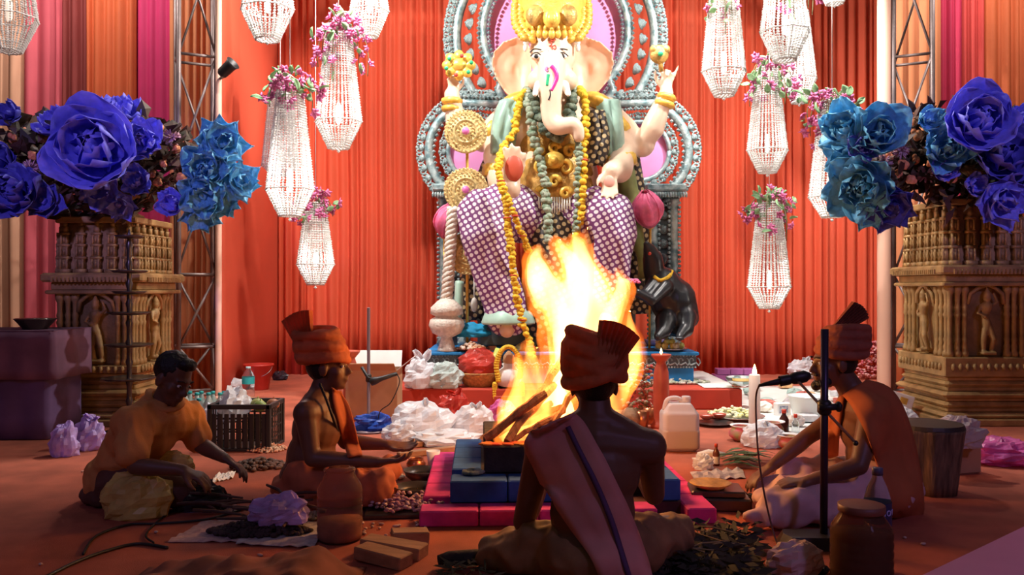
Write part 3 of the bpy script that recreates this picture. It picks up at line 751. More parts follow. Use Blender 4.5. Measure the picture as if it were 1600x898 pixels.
b.limb([I(800, 178), I(868, 168), I(945, 178)], [.17, .22, .17]); b.limb([I(866, 170), I(865, 120, -.08)], [.22, .2])
# raised arms
b.limb([I(800, 178), I(755, 218, .02), I(730, 214, -.1), I(712, 190, -.16), I(706, 148, -.2)], [.15, .125, .115, .10, .075])
b.limb([I(945, 178), I(975, 205, .02), I(1003, 225, -.04), I(1020, 200, -.12), I(1041, 146, -.2)], [.15, .14, .13, .115, .07])
hand(b, I(705, 146, -.2), (.12, -.1, 1), (.6, -.8, .2), 1, 1.55, (.7, .9, .6), .1)
hand(b, I(1041, 142, -.2), (.1, -.05, 1), (-.3, -1, .1), -1, 1.75, None, .25, 1.0, [(.15, .1, .1), (1.1, 1.2, .8), (1.1, 1.2, .8), (.05, .1, .05)])
# lower arms
b.limb([I(795, 190), I(776, 245, -.1), I(782, 285, -.3), I(799, 296, -.5)], [.15, .135, .12, .09])
hand(b, I(801, 292, -.5), (.06, -.15, 1), (0, -1, -.1), -1, 2.2, (.06, .08, .06), .12, 1.3)
b.limb([I(945, 190), I(972, 240, -.1), I(968, 265, -.35), I(955, 268, -.55)], [.15, .14, .125, .09])
hand(b, I(954, 266, -.57), (-.08, -.25, -1), (0, -1, .2), 1, 1.75, (.1, .2, .2), .12, 1.15)
# feet
b.limb([I(790, 505, -.42), I(792, 516, -.62)], [.09, .07]); b.limb([I(950, 500, -.42), I(948, 514, -.62)], [.09, .07])
obj('body', remesh(b, .018, 4), M_skin, ID, True)
# head
h = MB()
h.ell(I(863, 84, -.26), (.215, .24, .27), None, 20, 14); h.ell(I(846, 62, -.3), (.11, .14, .13)); h.ell(I(880, 62, -.3), (.11, .14, .13)); h.ell(I(863, 120, -.3), (.19, .2, .17))
h.ell(I(838, 88, -.44), (.055, .05, .04)); h.ell(I(879, 88, -.44), (.055, .05, .04)); h.ell(I(840, 126, -.33), (.10, .13, .1)); h.ell(I(886, 126, -.33), (.10, .13, .1))
tk = [I(862, 98, -.44), I(861, 122, -.50), I(861, 148, -.52), I(861, 170, -.52), I(863, 188, -.53), I(872, 197, -.55), I(884, 196, -.57), I(895, 194, -.58), I(902, 201, -.58), I(904, 213, -.57)]
h.limb(smoothpath(tk, 3), [lerp(.128, .055, (i / 27) ** .8) for i in range(28)])
HEAD = obj('head', remesh(h, .016, 4), M_skin, ID, True)
for e, cxp in ((-1, 838), (1, 879)):
    m = MB(); m.ell(I(cxp, 88, -.487), (.042, .014, .022), None, 14, 8); obj('eye', m, M_white, HEAD, True)
    m = MB(); m.ell(I(cxp, 88, -.50), (.021, .008, .021), None, 12, 8); obj('iris', m, M_ink, HEAD, True)
    m = MB(); m.tube(smoothpath([I(cxp - 9, 88, -.487), I(cxp - 4, 83, -.499), I(cxp + 3, 83, -.499), I(cxp + 9, 88, -.487)], 4), .0055, 6); obj('eyelid_line', m, M_ink, HEAD, True)
    m = MB(); m.tube(smoothpath([I(cxp - 10, 82, -.48), I(cxp - 3, 76.5, -.487), I(cxp + 8, 78, -.485)], 4), .006, 6); obj('eyebrow', m, M_ink, HEAD, True)
    # tusk
    tx = 862 + e * 23; m = MB(); m.tube(smoothpath([I(tx - e * 4, 132, -.42), I(tx, 140, -.52), I(tx + e * 4, 149, -.60)], 4), [.045, .045, .043, .04, .036, .032, .028, .022, .01], 10); obj('tusk', m, M_white, HEAD, True)
    # ear: curved fan shaped slab
    prof = [(826, 62), (806, 57), (786, 64), (771, 80), (768, 98), (775, 122), (790, 144), (806, 158), (816, 160), (824, 148), (829, 125), (832, 95)]
    if e > 0: prof = [(1724 - x, y) for x, y in prof]
    if e > 0: prof = [(x + (10 if x > 940 else 0) * .4, y) for x, y in prof]
    cxe = sum(x for x, y in prof) / 12; cye = sum(y for x, y in prof) / 12
    m = MB(); rings = []
    for rr, dz in ((1.0, 0), (.8, .05), (.45, .08), (.12, .085)): rings.append([I(cxe + (x - cxe) * rr, cye + (y - cye) * rr, -.14 - .07 * abs(x - 863) / 90 + dz) for x, y in prof])
    vs = sum(rings, []); fs = []
    for a in range(3):
        for k in range(12): fs.append((a * 12 + k, a * 12 + (k + 1) % 12, a * 12 + 12 + (k + 1) % 12, a * 12 + 12 + k))
    fs.append(tuple(range(36, 48)))
    bk = len(vs); vs += [p + V((0, .06, 0)) for p in vs]; fs += [tuple(bk + i for i in reversed(f)) for f in fs]
    for k in range(12): fs.append((k, bk + k, bk + (k + 1) % 12, (k + 1) % 12))
    m.add(vs, fs); obj('ear', remesh(m, .014, 5), mat('peach shaded ear paint', (.84, .50, .34), .4, vary=.15, vscale=4), HEAD, True)
    m = MB(); m.ell(I(862 + e * 40, 66, -.4), (.03, .03, .03)); m.ell(I(862 + e * 41, 74, -.4), (.022, .022, .04)); obj('earring', m, M_white, HEAD, True)
# forehead mark and trunk paint
m = MB(); y0 = -.515
for pts in ([(857, 67), (861, 66), (862, 70), (858, 72), (863, 74), (862, 79), (856, 80)], [(862, 73), (867, 71), (869, 75), (866, 78)], [(860, 62), (863, 64), (867, 62)]):
    m.tube(smoothpath([I(x, y, -.52) for x, y in pts], 3), .006, 6)
m.ell(I(864, 60, -.52), .008); obj('forehead_mark', m, M_red, HEAD, True)
def paint(name, pts, r, mt, dy): m = MB(); m.tube(smoothpath([I(x, y, dy) for x, y in pts], 4), r, 8); return obj(name, m, mt, HEAD, True)
paint('trunk_paint', [(861, 103), (867, 110), (870, 120), (866, 132), (861, 142)], .019, M_magenta, -.61); paint('trunk_paint', [(857, 116), (856, 124), (855, 134)], .016, M_emer, -.605)
paint('trunk_paint', [(855, 104), (853, 108), (856, 112)], .013, M_pinkp, -.595); paint('trunk_paint', [(859, 140), (860, 148), (857, 156)], .007, M_ink, -.618)
# crown
cw = I(862, 58, -.2); m = MB(); s = S8
m.lathe([(33 * s, -.02), (46 * s, .0), (52 * s, .05), (50 * s, .10), (53 * s, .14), (50 * s, .20), (55 * s, .26), (56 * s, .36), (52 * s, .42), (50 * s, .50), (42 * s, .56), (40 * s, .64), (30 * s, .70), (28 * s, .78), (16 * s, .84), (10 * s, .92), (3 * s, .98)], 32, cw, None, True, 16, .02)
CR = obj('crown', m, M_gold2, ID, True)
for e in (-1, 1):
    for q in range(2):
        pts = [I(862 + e * (30 + 12 * q), 62 - q * 2, -.42), I(862 + e * (46 + 10 * q), 38, -.36), I(862 + e * (48 + 9 * q), 10, -.32), I(862 + e * (42 + 8 * q), -20, -.3)]
        m = MB(); pp = smoothpath(pts, 8)
        for k, p in enumerate(pp): m.ell(p, (.045, .04, .03), Matrix.Rotation(e * (.6 if k % 2 else -.6), 3, 'Y'), 8, 6)
        obj('crown_braid', m, M_gold2, CR, True)
for k in range(9):
    x = 862 + (k - 4) * 9.5; m = MB(); m.ell(I(x, 53 - abs(k - 4) * .3, -.2 - .34 * math.cos((k - 4) * .29)), (.032, .025, .045)); m.ell(I(x, 44, -.2 - .35 * math.cos((k - 4) * .29)), (.02, .02, .03)); obj('crown_leaf', m, M_gold2, CR, True)
m = MB(); m.ell(I(862, 28, -.55), (.08, .05, .10)); m.ell(I(862, 28, -.6), (.045, .03, .06)); obj('crown_medallion', m, M_gold2, CR, True)
for e in (-1, 1):
    m = MB(); m.ell(I(862 + e * 26, 24, -.49), (.085, .05, .10)); obj('crown_boss', m, M_gold3, CR, True)
# torso brocade with curled breastplate
m = MB(); m.ell(I(868, 290, -.02), (.40, .37, .50), None, 22, 16); m.ell(I(868, 225, -.02), (.36, .31, .30), None, 18, 12)
obj('brocade_tunic', remesh(m, .02, 3, lambda p, n: p + n * .012 * noise.noise(p * 12)), M_gold3, ID, True)
def curl(cx, cy, r, dr, dy, nm='breastplate_curl'):
    m = MB(); pts = [I(cx + dr * (r * (1 - i / 22)) * math.cos(i * .45), cy - (r * (1 - i / 22)) * math.sin(i * .45), dy) for i in range(18)]
    m.tube(pts, [.028 * (1 - i / 30) for i in range(18)], 8); obj(nm, m, M_gold2, ID, True)
for cx, cy, r, dr, dy in ((846, 262, 13, 1, -.40), (884, 262, 13, -1, -.40), (842, 236, 10, -1, -.35), (890, 236, 10, 1, -.35), (866, 284, 10, 1, -.42), (848, 300, 9, -1, -.41), (884, 302, 9, 1, -.41), (866, 232, 9, 1, -.37)): curl(cx, cy, r, dr, dy)
m = MB(); m.ell(I(866, 250, -.41), (.10, .05, .08)); m.ell(I(866, 250, -.46), .035); obj('breastplate_boss', m, M_gold2, ID, True)
m = MB()
for k in range(13):
    x = 842 + k * 4; m.tube([I(x, 308, -.40), I(x + .5, 308 + 26 - abs(k - 6) * 1.5, -.42)], .008, 5)
obj('belt_tassels', m, M_white, ID, True, True)
for (x, y, rr, dy, tl) in ((706, 158, 15, -.2, 0), (1041, 152, 14, -.2, .25), (705, 170, 14, -.19, 0), (1038, 163, 15, -.19, .25)):
    m = MB(); c = I(x, y, dy); R = Matrix.Rotation(tl, 3, 'Y')
    m.lathe([(rr * S8 * .8, -.03), (rr * S8, -.02), (rr * S8 * 1.08, 0), (rr * S8, .02), (rr * S8 * .8, .03)], 18, c, R, True, 9, .05); obj('bracelet', m, M_gold2, ID, True)
for (x, y, rr, dy, tl) in ((768, 206, 24, .02, -.9), (968, 198, 25, .0, .9), (779, 268, 23, -.2, .1), (970, 252, 23, -.2, -.2)):
    m = MB(); c = I(x, y, dy); R = Matrix.Rotation(tl, 3, 'Y')
    m.lathe([(rr * S8 * .9, -.06), (rr * S8, -.05), (rr * S8 * 1.05, 0), (rr * S8, .05), (rr * S8 * .9, .06)], 20, c, R, True, 10, .06); obj('armlet', m, M_gold2, ID, True)
m = MB(); m.ell(I(803, 262, -.55), (.085, .04, .125)); obj('painted_palm', m, mat('red painted palm', (.52, .08, .04), .5), ID, True)
m = MB(); m.ell(I(952, 284, -.62), (.05, .02, .06)); obj('painted_palm', m, mat('rosy palm', (.75, .38, .30), .5), ID, True)
for e, x in ((-1, 806), (1, 932)):
    m = MB(); m.ell(I(x, 160, -.1), (.17, .2, .085), Matrix.Rotation(e * .35, 3, 'Y'), 16, 10); obj('shoulder_plate', m, M_gold2, ID, True)
# dhoti
d = MB()
d.ell(I(868, 345, .0), (.52, .42, .28), None, 18, 12)
d.limb([I(835, 338, -.1), I(785, 330, -.35), I(752, 330, -.5)], [.28, .25, .21]); d.limb([I(752, 330, -.5), I(758, 365, -.55), I(772, 420, -.5), I(788, 470, -.48), I(792, 492, -.48)], [.21, .215, .205, .195, .20])
d.limb([I(900, 338, -.1), I(940, 335, -.35), I(952, 335, -.5)], [.28, .25, .21]); d.limb([I(952, 335, -.5), I(962, 370, -.53), I(960, 420, -.48), I(952, 458, -.46)], [.21, .19, .17, .16])
def fold(p, n): return p + n * (.022 * noise.noise(V((p.x * 7, p.y * 4, p.z * 2.2))) + .012 * math.sin(p.x * 28 + p.z * 9))
obj('dhoti', remesh(d, .017, 5, fold), M_purple, ID, True)
m = MB(); m.limb([I(868, 350, -.2), I(864, 430, -.3), I(862, 505, -.34)], [.24, .24, .22]); obj('dimmed_front_pleat', remesh(m, .02, 4, fold), M_brown, ID, True)  # pleat made brown to paint in the dimness behind the flames
m = MB()
for x, y, dy, r in ((793, 496, -.48, .21),): m.lathe([(r * 1.12, 0), (r * 1.15, .02), (r * 1.08, .06), (r * 1.0, .10), (r * .9, .12)], 28, I(x, y + 10, dy), None, True, 7, .05)
obj('dhoti_hem', m, M_teal, ID, True)
# shawls
def ribbon(name, ctr, wd, mt, th=.03, bul=.05, waves=2):
    g = []
    pp = smoothpath([V(c) for c in ctr], 5); n = len(pp)
    for i, p in enumerate(pp):
        w = wd[0] + (wd[1] - wd[0]) * i / (n - 1); row = []
        for j in range(9):
            u = j / 4 - 1; row.append(p + V((u * w, -bul * (1 - u * u) + .02 * math.sin(u * waves * PI + i * .3), 0)))
        g.append(row)
    m = MB(); m.sheet(g, th); return obj(name, m, mt, ID, True)
ribbon('shawl', [I(800, 158, -.22), I(789, 195, -.26), I(786, 240, -.22)], (.11, .09), M_teal); ribbon('shawl', [I(948, 158, -.2), I(955, 195, -.24), I(960, 245, -.18)], (.10, .08), M_teal)
ribbon('shawl_border', [I(782, 240, .05), I(765, 300, .1), I(750, 400, .12), I(745, 500, .12)], (.14, .17), M_brown); ribbon('shawl_border', [I(930, 175, -.28), I(938, 220, -.34), I(930, 260, -.36)], (.07, .06), M_brown)
ribbon('shawl_border', [I(975, 240, .05), I(985, 330, .1), I(985, 420, .1), I(985, 490, .1)], (.12, .2), M_brown)
m = MB(); m.tube(smoothpath([I(970, 235, .0), I(978, 290, -.05), I(990, 350, -.1), I(1003, 400, -.14), I(1007, 435, -.16)], 5), [.05 + .03 * math.sin(i * .3) + .03 for i in range(21)], 10); obj('green_sash', m, M_olive, ID, True)
m = MB(); m.tube(smoothpath([I(718, 440, -.1), I(716, 480, -.14), I(714, 515, -.16)], 5), .07, 10, True, .6); obj('green_sash', m, M_teal, ID, True)
m = MB(); m.ell(I(741, 476, -.08), (.035, .03, .07)); m.tube([I(741, 425, -.05), I(741, 470, -.08)], .008, 6); obj('pearl_pendant', m, M_white, ID, True)
# things in the raised hands
t = thing('lotus_ornament', 'small gold and green jewelled ornament above the raised closed hand', 'ornament', I(717, 122, -.28))
m = MB()
for k in range(8):
    a = 2 * PI * k / 8; m.ell(I(717, 102, -.28) + V((.10 * math.cos(a), 0, .085 * math.sin(a))), (.06, .035, .05), Matrix.Rotation(-a, 3, 'Y'), 8, 6)
m.ell(I(717, 102, -.28), (.08, .05, .07)); m.tube([I(717, 126, -.25), I(717, 108, -.28)], .02, 8); obj('petals', m, M_gold2, t, True)
for k in range(6):
    a = 2 * PI * k / 6 + .3; m = MB(); m.ell(I(717, 102, -.34) + V((.12 * math.cos(a), 0, .09 * math.sin(a))), .02); obj('gem', m, (M_emer, M_red)[k % 3 == 1], t, True)
t = thing('gold_axe_finial', 'small amber ornament pinched in the raised open hand', 'ornament', I(1032, 100, -.3))
m = MB(); m.ell(I(1030, 85, -.3), (.09, .05, .09), None, 10, 8); m.ell(I(1022, 78, -.3), .045); m.ell(I(1040, 78, -.3), .045); m.tube([I(1034, 112, -.28), I(1030, 88, -.3)], .022, 8); obj('amber_head', m, M_gold3, t, True)
m = MB(); m.ell(I(1032, 84, -.36), .025); obj('gem', m, M_emer, t, True)

# medallion stand
t = thing('medallion_stand', 'tall stand of three round gold filigree medallions with pink centres', 'ornament', (P(730, 500, 7.62).x, 7.7, .47))
m = MB(); xx = P(730, 0, 7.7).x; m.tube([(xx, 7.7, .47), (xx, 7.7, 2.6)], .014, 8); m.lathe([(.1, .47), (.1, .485), (.03, .5)], 14, (xx, 7.7, 0)); obj('pole', m, M_gold2, t, True)
M_fil = mat('pale gold filigree', (.66, .50, .22), .4, .2, vary=.3, vscale=40, bump=.5, bscale=110)
for (px, py, r) in ((728, 206, 33), (728, 297, 34), (732, 396, 33)):
    c = P(px, py, 7.62); R_ = r * 7.62 / FPX; M = Matrix.Rotation(PI / 2, 3, 'X')
    m = MB(); m.lathe([(.01, .05), (R_ * .2, .05), (R_ * .24, .035), (R_ * .5, .03), (R_ * .53, .045), (R_ * .57, .03), (R_ * .92, .012), (R_, .022), (R_ * 1.02, 0), (R_, -.02), (.01, -.02)], 36, c, M)
    md = obj('medallion', m, M_fil, t, True)
    m = MB()
    for rr, nn in ((.36, 14), (.75, 26), (.97, 34)):
        for k in range(nn): a = 2 * PI * k / nn; m.octa(c + V((R_ * rr * math.cos(a), -.04, R_ * rr * math.sin(a))), .013)
    obj('filigree_beads', m, M_fil, md, False, True)
    m = MB(); m.ell(c + V((0, -.05, 0)), (.035, .03, .035)); obj('pink_centre', m, mat('pink glass', (.75, .2, .5), .3), md, True)
# mace
t = thing('pearl_mace', 'white pearl-studded mace standing head down at the throne', 'mace', P(698, 530, 7.5))
M_pearl = mat('pearl white studs', (.78, .72, .62), .4, vary=.15, vscale=30, bump=.8, bscale=55)
mc = P(698, 0, 7.55); zf = lambda py: P(0, py, 7.55).z
m = MB(); m.lathe([(.05, .471), (.09, .475), (.08, .5), (.05, zf(527)), (.13, zf(520)), (.165, zf(508)), (.15, zf(499)), (.10, zf(494)), (.15, zf(490)), (.145, zf(480)), (.09, zf(471)), (.05, zf(466))], 24, (mc.x, mc.y, 0)); obj('mace_head', m, M_pearl, t, True)
m = MB(); n = 60
for sg in range(3):
    m.tube([V((mc.x + .012 * i / n + .034 * math.cos(i * .62 + sg * 2.09), mc.y + .034 * math.sin(i * .62 + sg * 2.09), lerp(zf(470), zf(325), i / n))) + V((.045 * i / n, 0, 0)) for i in range(n + 1)], .026, 6)
obj('twisted_shaft', m, M_pearl, t, True)
# lotus buds
M_lotus = mat('pink lotus satin', (.82, .16, .32), .45, vary=.3, vscale=8)
def lotus(px, py, r, d, tilt, label):
    c = P(px, py, d); R_ = r * d / FPX; t = thing('lotus_bud', label, 'flower', c - V((0, 0, R_)), 'pink lotus buds')
    Q = Matrix.Rotation(tilt, 3, 'Y') @ Matrix.Rotation(.5, 3, 'X')
    for k in range(10):
        a = 2 * PI * k / 10; g = []
        for i in range(8):
            v = i / 7; row = []; rr = math.sin(PI * (.10 + .80 * v)) * (1.0 if k % 2 else .92); z = -1 + 2.1 * v
            for j in range(5):
                u = (j / 2 - 1) * .40 * math.sin(PI * (.12 + .84 * v)) ** .6; row.append(c + Q @ V((R_ * rr * math.cos(a + u) * (.82 + .04 * abs(j - 2)), R_ * rr * math.sin(a + u) * (.82 + .04 * abs(j - 2)), R_ * 1.0 * z)))
            g.append(row)
        m = MB(); m.sheet(g, .012); obj('petal', m, M_lotus, t, True)
    m = MB(); m.ell(c + Q @ V((0, 0, 0)), (R_ * .7, R_ * .7, R_ * .9)); obj('bud_core', m, M_lotus, t, True)
    m = MB(); q = c + Q @ V((0, 0, -R_ * 1.0)); m.ell(q, (R_ * .22, R_ * .22, R_ * .16)); m.tube([q, V((q.x, q.y + .05, .475))], .012, 6); obj('stem_cap', m, M_gold2, t, True)
lotus(1012, 328, 29, 7.75, -.25, 'pink lotus bud on a stem above the black rat statue'); lotus(700, 346, 27, 7.85, .3, 'pink lotus bud behind the pearl mace shaft')

# garlands ------------------------------------------------------------
M_mari = mat('yellow marigold', (.80, .50, .03), .7, vary=.2, vscale=30, bump=.6, bscale=90)
M_tulsi = mat('grey green leaf garland', (.16, .24, .15), .7, col2=(.40, .44, .34), vscale=14, bump=.8, bscale=60)
def garland(label, pts, r, mt, name='flower_garland', bands=(), step=.8, seed=0):
    pp = smoothpath(pts, 10); rnd = random.Random(seed); c = pp[-1]
    t = thing(name, label, 'garland', c, 'flower garlands on the idol'); m = MB(); acc = 0; last = None
    for p in pp:
        if last is not None and (p - last).length < r * step: continue
        last = p
        for q in range(3): m.ell(p + V((rnd.gauss(0, r * .25), rnd.gauss(0, r * .25), rnd.gauss(0, r * .2))), (r * rnd.uniform(.7, .95), r * .85, r * rnd.uniform(.55, .75)), rz(rnd.uniform(0, 3)), 7, 5)
    obj('blossoms', m, mt, t, True, True)
    m = MB(); m.tube(pp, r * .25, 6); obj('string', m, M_olive, t, True)
    for i in bands:
        p = pp[int(i * (len(pp) - 1))]; m = MB(); m.ell(p, (r * 1.15, r * 1.15, r * .3)); obj('red_band', m, M_red, t, True)
    return t
garland('long yellow marigold garland hanging from the neck past the raised palm to the floor', [I(826, 140, -.2), I(812, 155, -.36), I(805, 200, -.45), I(786, 232, -.5), I(779, 268, -.7), I(788, 300, -.78), I(795, 360, -.82), I(803, 430, -.82), I(813, 490, -.84), I(826, 530, -.85), I(833, 562, -.9)], .036, M_mari, bands=(.45, .58, .7, .82, .93))
garland('short yellow marigold strand crossing the dhoti knee', [I(786, 295, -.80), I(802, 330, -.84), I(815, 365, -.80), I(827, 395, -.72)], .032, M_mari, bands=(.4, .7), seed=2)
garland('yellow marigold garland hanging straight from the shoulder beside the trunk', [I(905, 138, -.2), I(914, 155, -.38), I(915, 200, -.46), I(911, 250, -.50), I(910, 300, -.52), I(905, 345, -.5), I(898, 372, -.5)], .042, M_mari, bands=(.5,), seed=3)
garland('grey green leaf garland on the chest below the curled trunk', [I(822, 140, -.22), I(826, 165, -.40), I(832, 210, -.44), I(845, 255, -.46), I(853, 300, -.46), I(856, 372, -.5)], .045, M_tulsi, seed=4)
garland('dark leaf garland over the chest beside the marigold strand', [I(898, 138, -.22), I(893, 170, -.40), I(902, 210, -.5), I(904, 270, -.52), I(900, 360, -.52)], .036, M_tulsi, seed=5)
garland('dark leafy neck garland right under the tusks', [I(832, 150, -.34), I(845, 185, -.46), I(866, 215, -.47), I(886, 190, -.46), I(893, 150, -.34)], .06, mat('dark leaf garland', (.04, .07, .05), .7, col2=(.22, .26, .18), vscale=14, bump=.8, bscale=60), seed=6)

# the black rat -------------------------------------------------------
def Rr(px, py, dy=0.0): return P(px, py, 7.7 + dy)
M_rat = mat('glossy black paint', (.022, .024, .028), .3)
RT = thing('black_rat_statue', 'glossy black seated rat statue raising its snout and holding a sweet', 'statue', Rr(1050, 528))
r = MB()
r.limb([Rr(1058, 500, .1), Rr(1052, 470, .05), Rr(1035, 445, 0), Rr(1022, 425, -.04)], [.16, .22, .17, .10]); r.ell(Rr(1060, 488, .05), (.19, .21, .22))
r.limb([Rr(1022, 425, -.04), Rr(1020, 405, -.08), Rr(1015, 390, -.14), Rr(1010, 381, -.2)], [.10, .095, .06, .03])
r.limb([Rr(1022, 445, -.12), Rr(1005, 462, -.24), Rr(990, 455, -.32)], [.07, .05, .04]); r.limb([Rr(1040, 448, -.15), Rr(1018, 470, -.28), Rr(996, 457, -.33)], [.07, .05, .04])
r.limb([Rr(1070, 495, -.08), Rr(1072, 515, -.18), Rr(1062, 526, -.28)], [.11, .07, .04]); r.limb([Rr(1040, 500, -.1), Rr(1036, 518, -.2), Rr(1028, 526, -.28)], [.1, .07, .04])
for q in range(4):
    r.limb([Rr(991, 455, -.32), Rr(981 + q * .5, 448 + q * 4, -.36)], [.02, .013], 6); r.limb([Rr(1062, 526, -.28), Rr(1056 + q * 4, 529, -.34)], [.022, .014], 6)
obj('body', remesh(r, .013, 5), M_rat, RT, True)
for e in (0, 1):
    m = MB(); m.ell(Rr(1034 - e * 14, 405, .0 - e * .1), (.055, .02, .06), Matrix.Rotation(.5 - e, 3, 'Y')); obj('ear', m, M_rat, RT, True)
m = MB(); m.ell(Rr(1015, 396, -.19), .016); obj('eye', m, M_red, RT, True)
m = MB(); m.tube(smoothpath([Rr(1075, 510, .15), Rr(1088, 500, .15), Rr(1084, 470, .2), Rr(1078, 520, .1)], 6), [.03 - .001 * i for i in range(19)], 8); obj('tail', m, M_rat, RT, True)
m = MB(); m.tube(smoothpath([Rr(1022, 432, -.14), Rr(1032, 438, -.17), Rr(1045, 432, -.14), Rr(1050, 424, -.05)], 5), .018, 8); obj('marigold_collar', m, M_mari, RT, True)
t = thing('sweet_bowl', 'round yellow sweet and red petals in the black rat statue\'s paws', 'food', Rr(977, 458, -.36))
m = MB(); m.ell(Rr(974, 446, -.38), .065, None, 14, 10); obj('sweet', m, mat('yellow sweet', (.72, .55, .18), .6, vary=.15, vscale=20), t, True)
m = MB()
for k in range(9): m.ell(Rr(980 + k * 2.2, 437 + (k % 3) * 2, -.36), (.03, .02, .012), rz(k), 6, 4)
obj('petals', m, M_lotus, t, True)
# ------------------------------------------------------------------ fire altar
M_mag = mat('magenta powder paint', (.62, .04, .26), .85, vary=.25, vscale=9)
M_bluep = mat('blue powder paint', (.02, .10, .34), .85, vary=.25, vscale=9)
M_soot = mat('sooty black brick', (.03, .026, .026), .8, vary=.3, vscale=12, bump=.4, bscale=60)
M_brickd = mat('dark maroon brick side', (.10, .03, .03), .85, vary=.3, vscale=10)
KC = V((.225, 4.32, 0)); KR = .04
AL = thing('fire_altar', 'square stepped fire altar painted magenta, blue and black', 'altar', KC)
def ring(name, half, width, z0, z1, mt, nb):
    """square course of separate painted bricks"""
    bl = 2 * half / nb
    for side in range(4):
        A_ = rz(KR + side * PI / 2)
        for k in range(nb - (1 if width < half else 0)):
            c = KC + A_ @ V((-half + bl * (k + .5), -half + width / 2, (z0 + z1) / 2)); m = MB()
            m.box(c, (bl - .006, width - .004, z1 - z0), A_, 1, .006); obj(name, m, mt, AL)
ring('magenta_brick', .66, .135, .001, .072, M_mag, 5); 
m = MB(); m.box(KC + V((0, 0, .035)), (1.06, 1.06, .068), rz(KR)); obj('base_fill', m, M_brickd, AL)
ring('blue_brick', .53, .15, .072, .172, M_bluep, 4)
m = MB(); m.box(KC + V((0, 0, .12)), (.77, .77, .1), rz(KR)); obj('core_fill', m, M_soot, AL)
ring('black_brick', .375, .09, .172, .30, M_soot, 3)
m = MB(); m.box(KC + V((0, 0, .225)), (.56, .56, .11), rz(KR)); obj('ash_bed', m, mat('grey ash', (.16, .14, .13), .95, vary=.4, vscale=20, bump=.8, bscale=40), AL)
# kumkum and leaves on the rim
m = MB()
for k in range(60):
    x = random.uniform(-.36, .0); m.ell(KC + V((x, random.uniform(-.37, -.3), .302)), (.03, .02, .008), None, 6, 4)
solo('red_powder_heap', m, mat('red powder', (.62, .05, .02), .9, col2=(.7, .3, .05), vscale=12), 'smear of red and orange powder on the black altar rim', 'powder', None, True, True)
M_wood = mat('split firewood', (.34, .15, .07), .8, vary=.35, vscale=5, bump=.6, bscale=30, stretch=(8, 8, 1))
LOGS = [((758, 688, 4.05), (852, 612, 4.15), .024), ((790, 690, 4.0), (866, 600, 4.3), .022), ((800, 660, 4.5), (880, 640, 4.2), .03), ((815, 655, 4.2), (880, 560, 4.35), .02), ((775, 672, 4.35), (850, 650, 4.3), .022),
        ((925, 690, 4.2), (880, 590, 4.4), .024), ((960, 690, 4.4), (890, 600, 4.4), .026), ((830, 690, 4.5), (940, 650, 4.5), .028), ((850, 690, 4.1), (905, 600, 4.3), .018),
        ((772, 682, 4.12), (862, 630, 4.3), .016), ((800, 690, 4.02), (872, 645, 4.2), .015), ((786, 668, 4.25), (874, 585, 4.4), .017)]
WL = ['long charred stick leaning out over the altar rim', 'split stick leaning steeply into the flames', 'thick log lying low in the embers', 'thin burning stick standing in the flames', 'short split log lying behind the long charred stick',
      'split log leaning up behind the kneeling priest', 'thick log propped from the hidden altar side', 'log across the back of the ember bed', 'thin stick hidden in the heart of the fire', 'slender stick lying just above the long charred stick', 'slender low stick nearest the red powder', 'slender stick reaching far up through the flames']
for (a, b, r), lb in zip(LOGS, WL):
    p0, p1 = P(*a), P(*b); p0.z = max(p0.z, .31); m = MB(); n = 7; dr = (p1 - p0)
    m.tube([p0 + dr * (i / n) + V((random.gauss(0, .003), random.gauss(0, .003), random.gauss(0, .003))) for i in range(n + 1)], [r * random.uniform(.85, 1.12) for i in range(n + 1)], 6)
    solo('firewood_stick', m, M_wood, lb, 'firewood', 'firewood burning in the altar')
# flames: nested glowing volumes
def flame_mat(name, col, st, sc, lo):
    m = bpy.data.materials.new(name); m.use_nodes = True; nt = m.node_tree; N = nt.nodes.new; L = nt.links.new
    for n in list(nt.nodes):
        if n.type == 'BSDF_PRINCIPLED': nt.nodes.remove(n)
    e = N('ShaderNodeEmission'); e.inputs[0].default_value = (*col, 1)
    tc = N('ShaderNodeTexCoord'); mp = N('ShaderNodeMapping'); mp.inputs['Scale'].default_value = (1, 1, .42); L(tc.outputs['Object'], mp.inputs[0])
    nz = N('ShaderNodeTexNoise'); nz.inputs['Scale'].default_value = sc; nz.inputs['Detail'].default_value = 2; nz.inputs['Distortion'].default_value = .9; L(mp.outputs[0], nz.inputs['Vector'])
    mr = N('ShaderNodeMapRange'); mr.inputs[1].default_value = lo; mr.inputs[2].default_value = .68; mr.inputs[3].default_value = 0; mr.inputs[4].default_value = st; L(nz.outputs['Fac'], mr.inputs[0])
    L(mr.outputs[0], e.inputs[1]); L(e.outputs[0], nt.nodes['Material Output'].inputs['Volume']); return m
FI = thing('fire', 'tall orange and white flames rising from the stepped altar', 'fire', KC + V((0, 0, .29)))
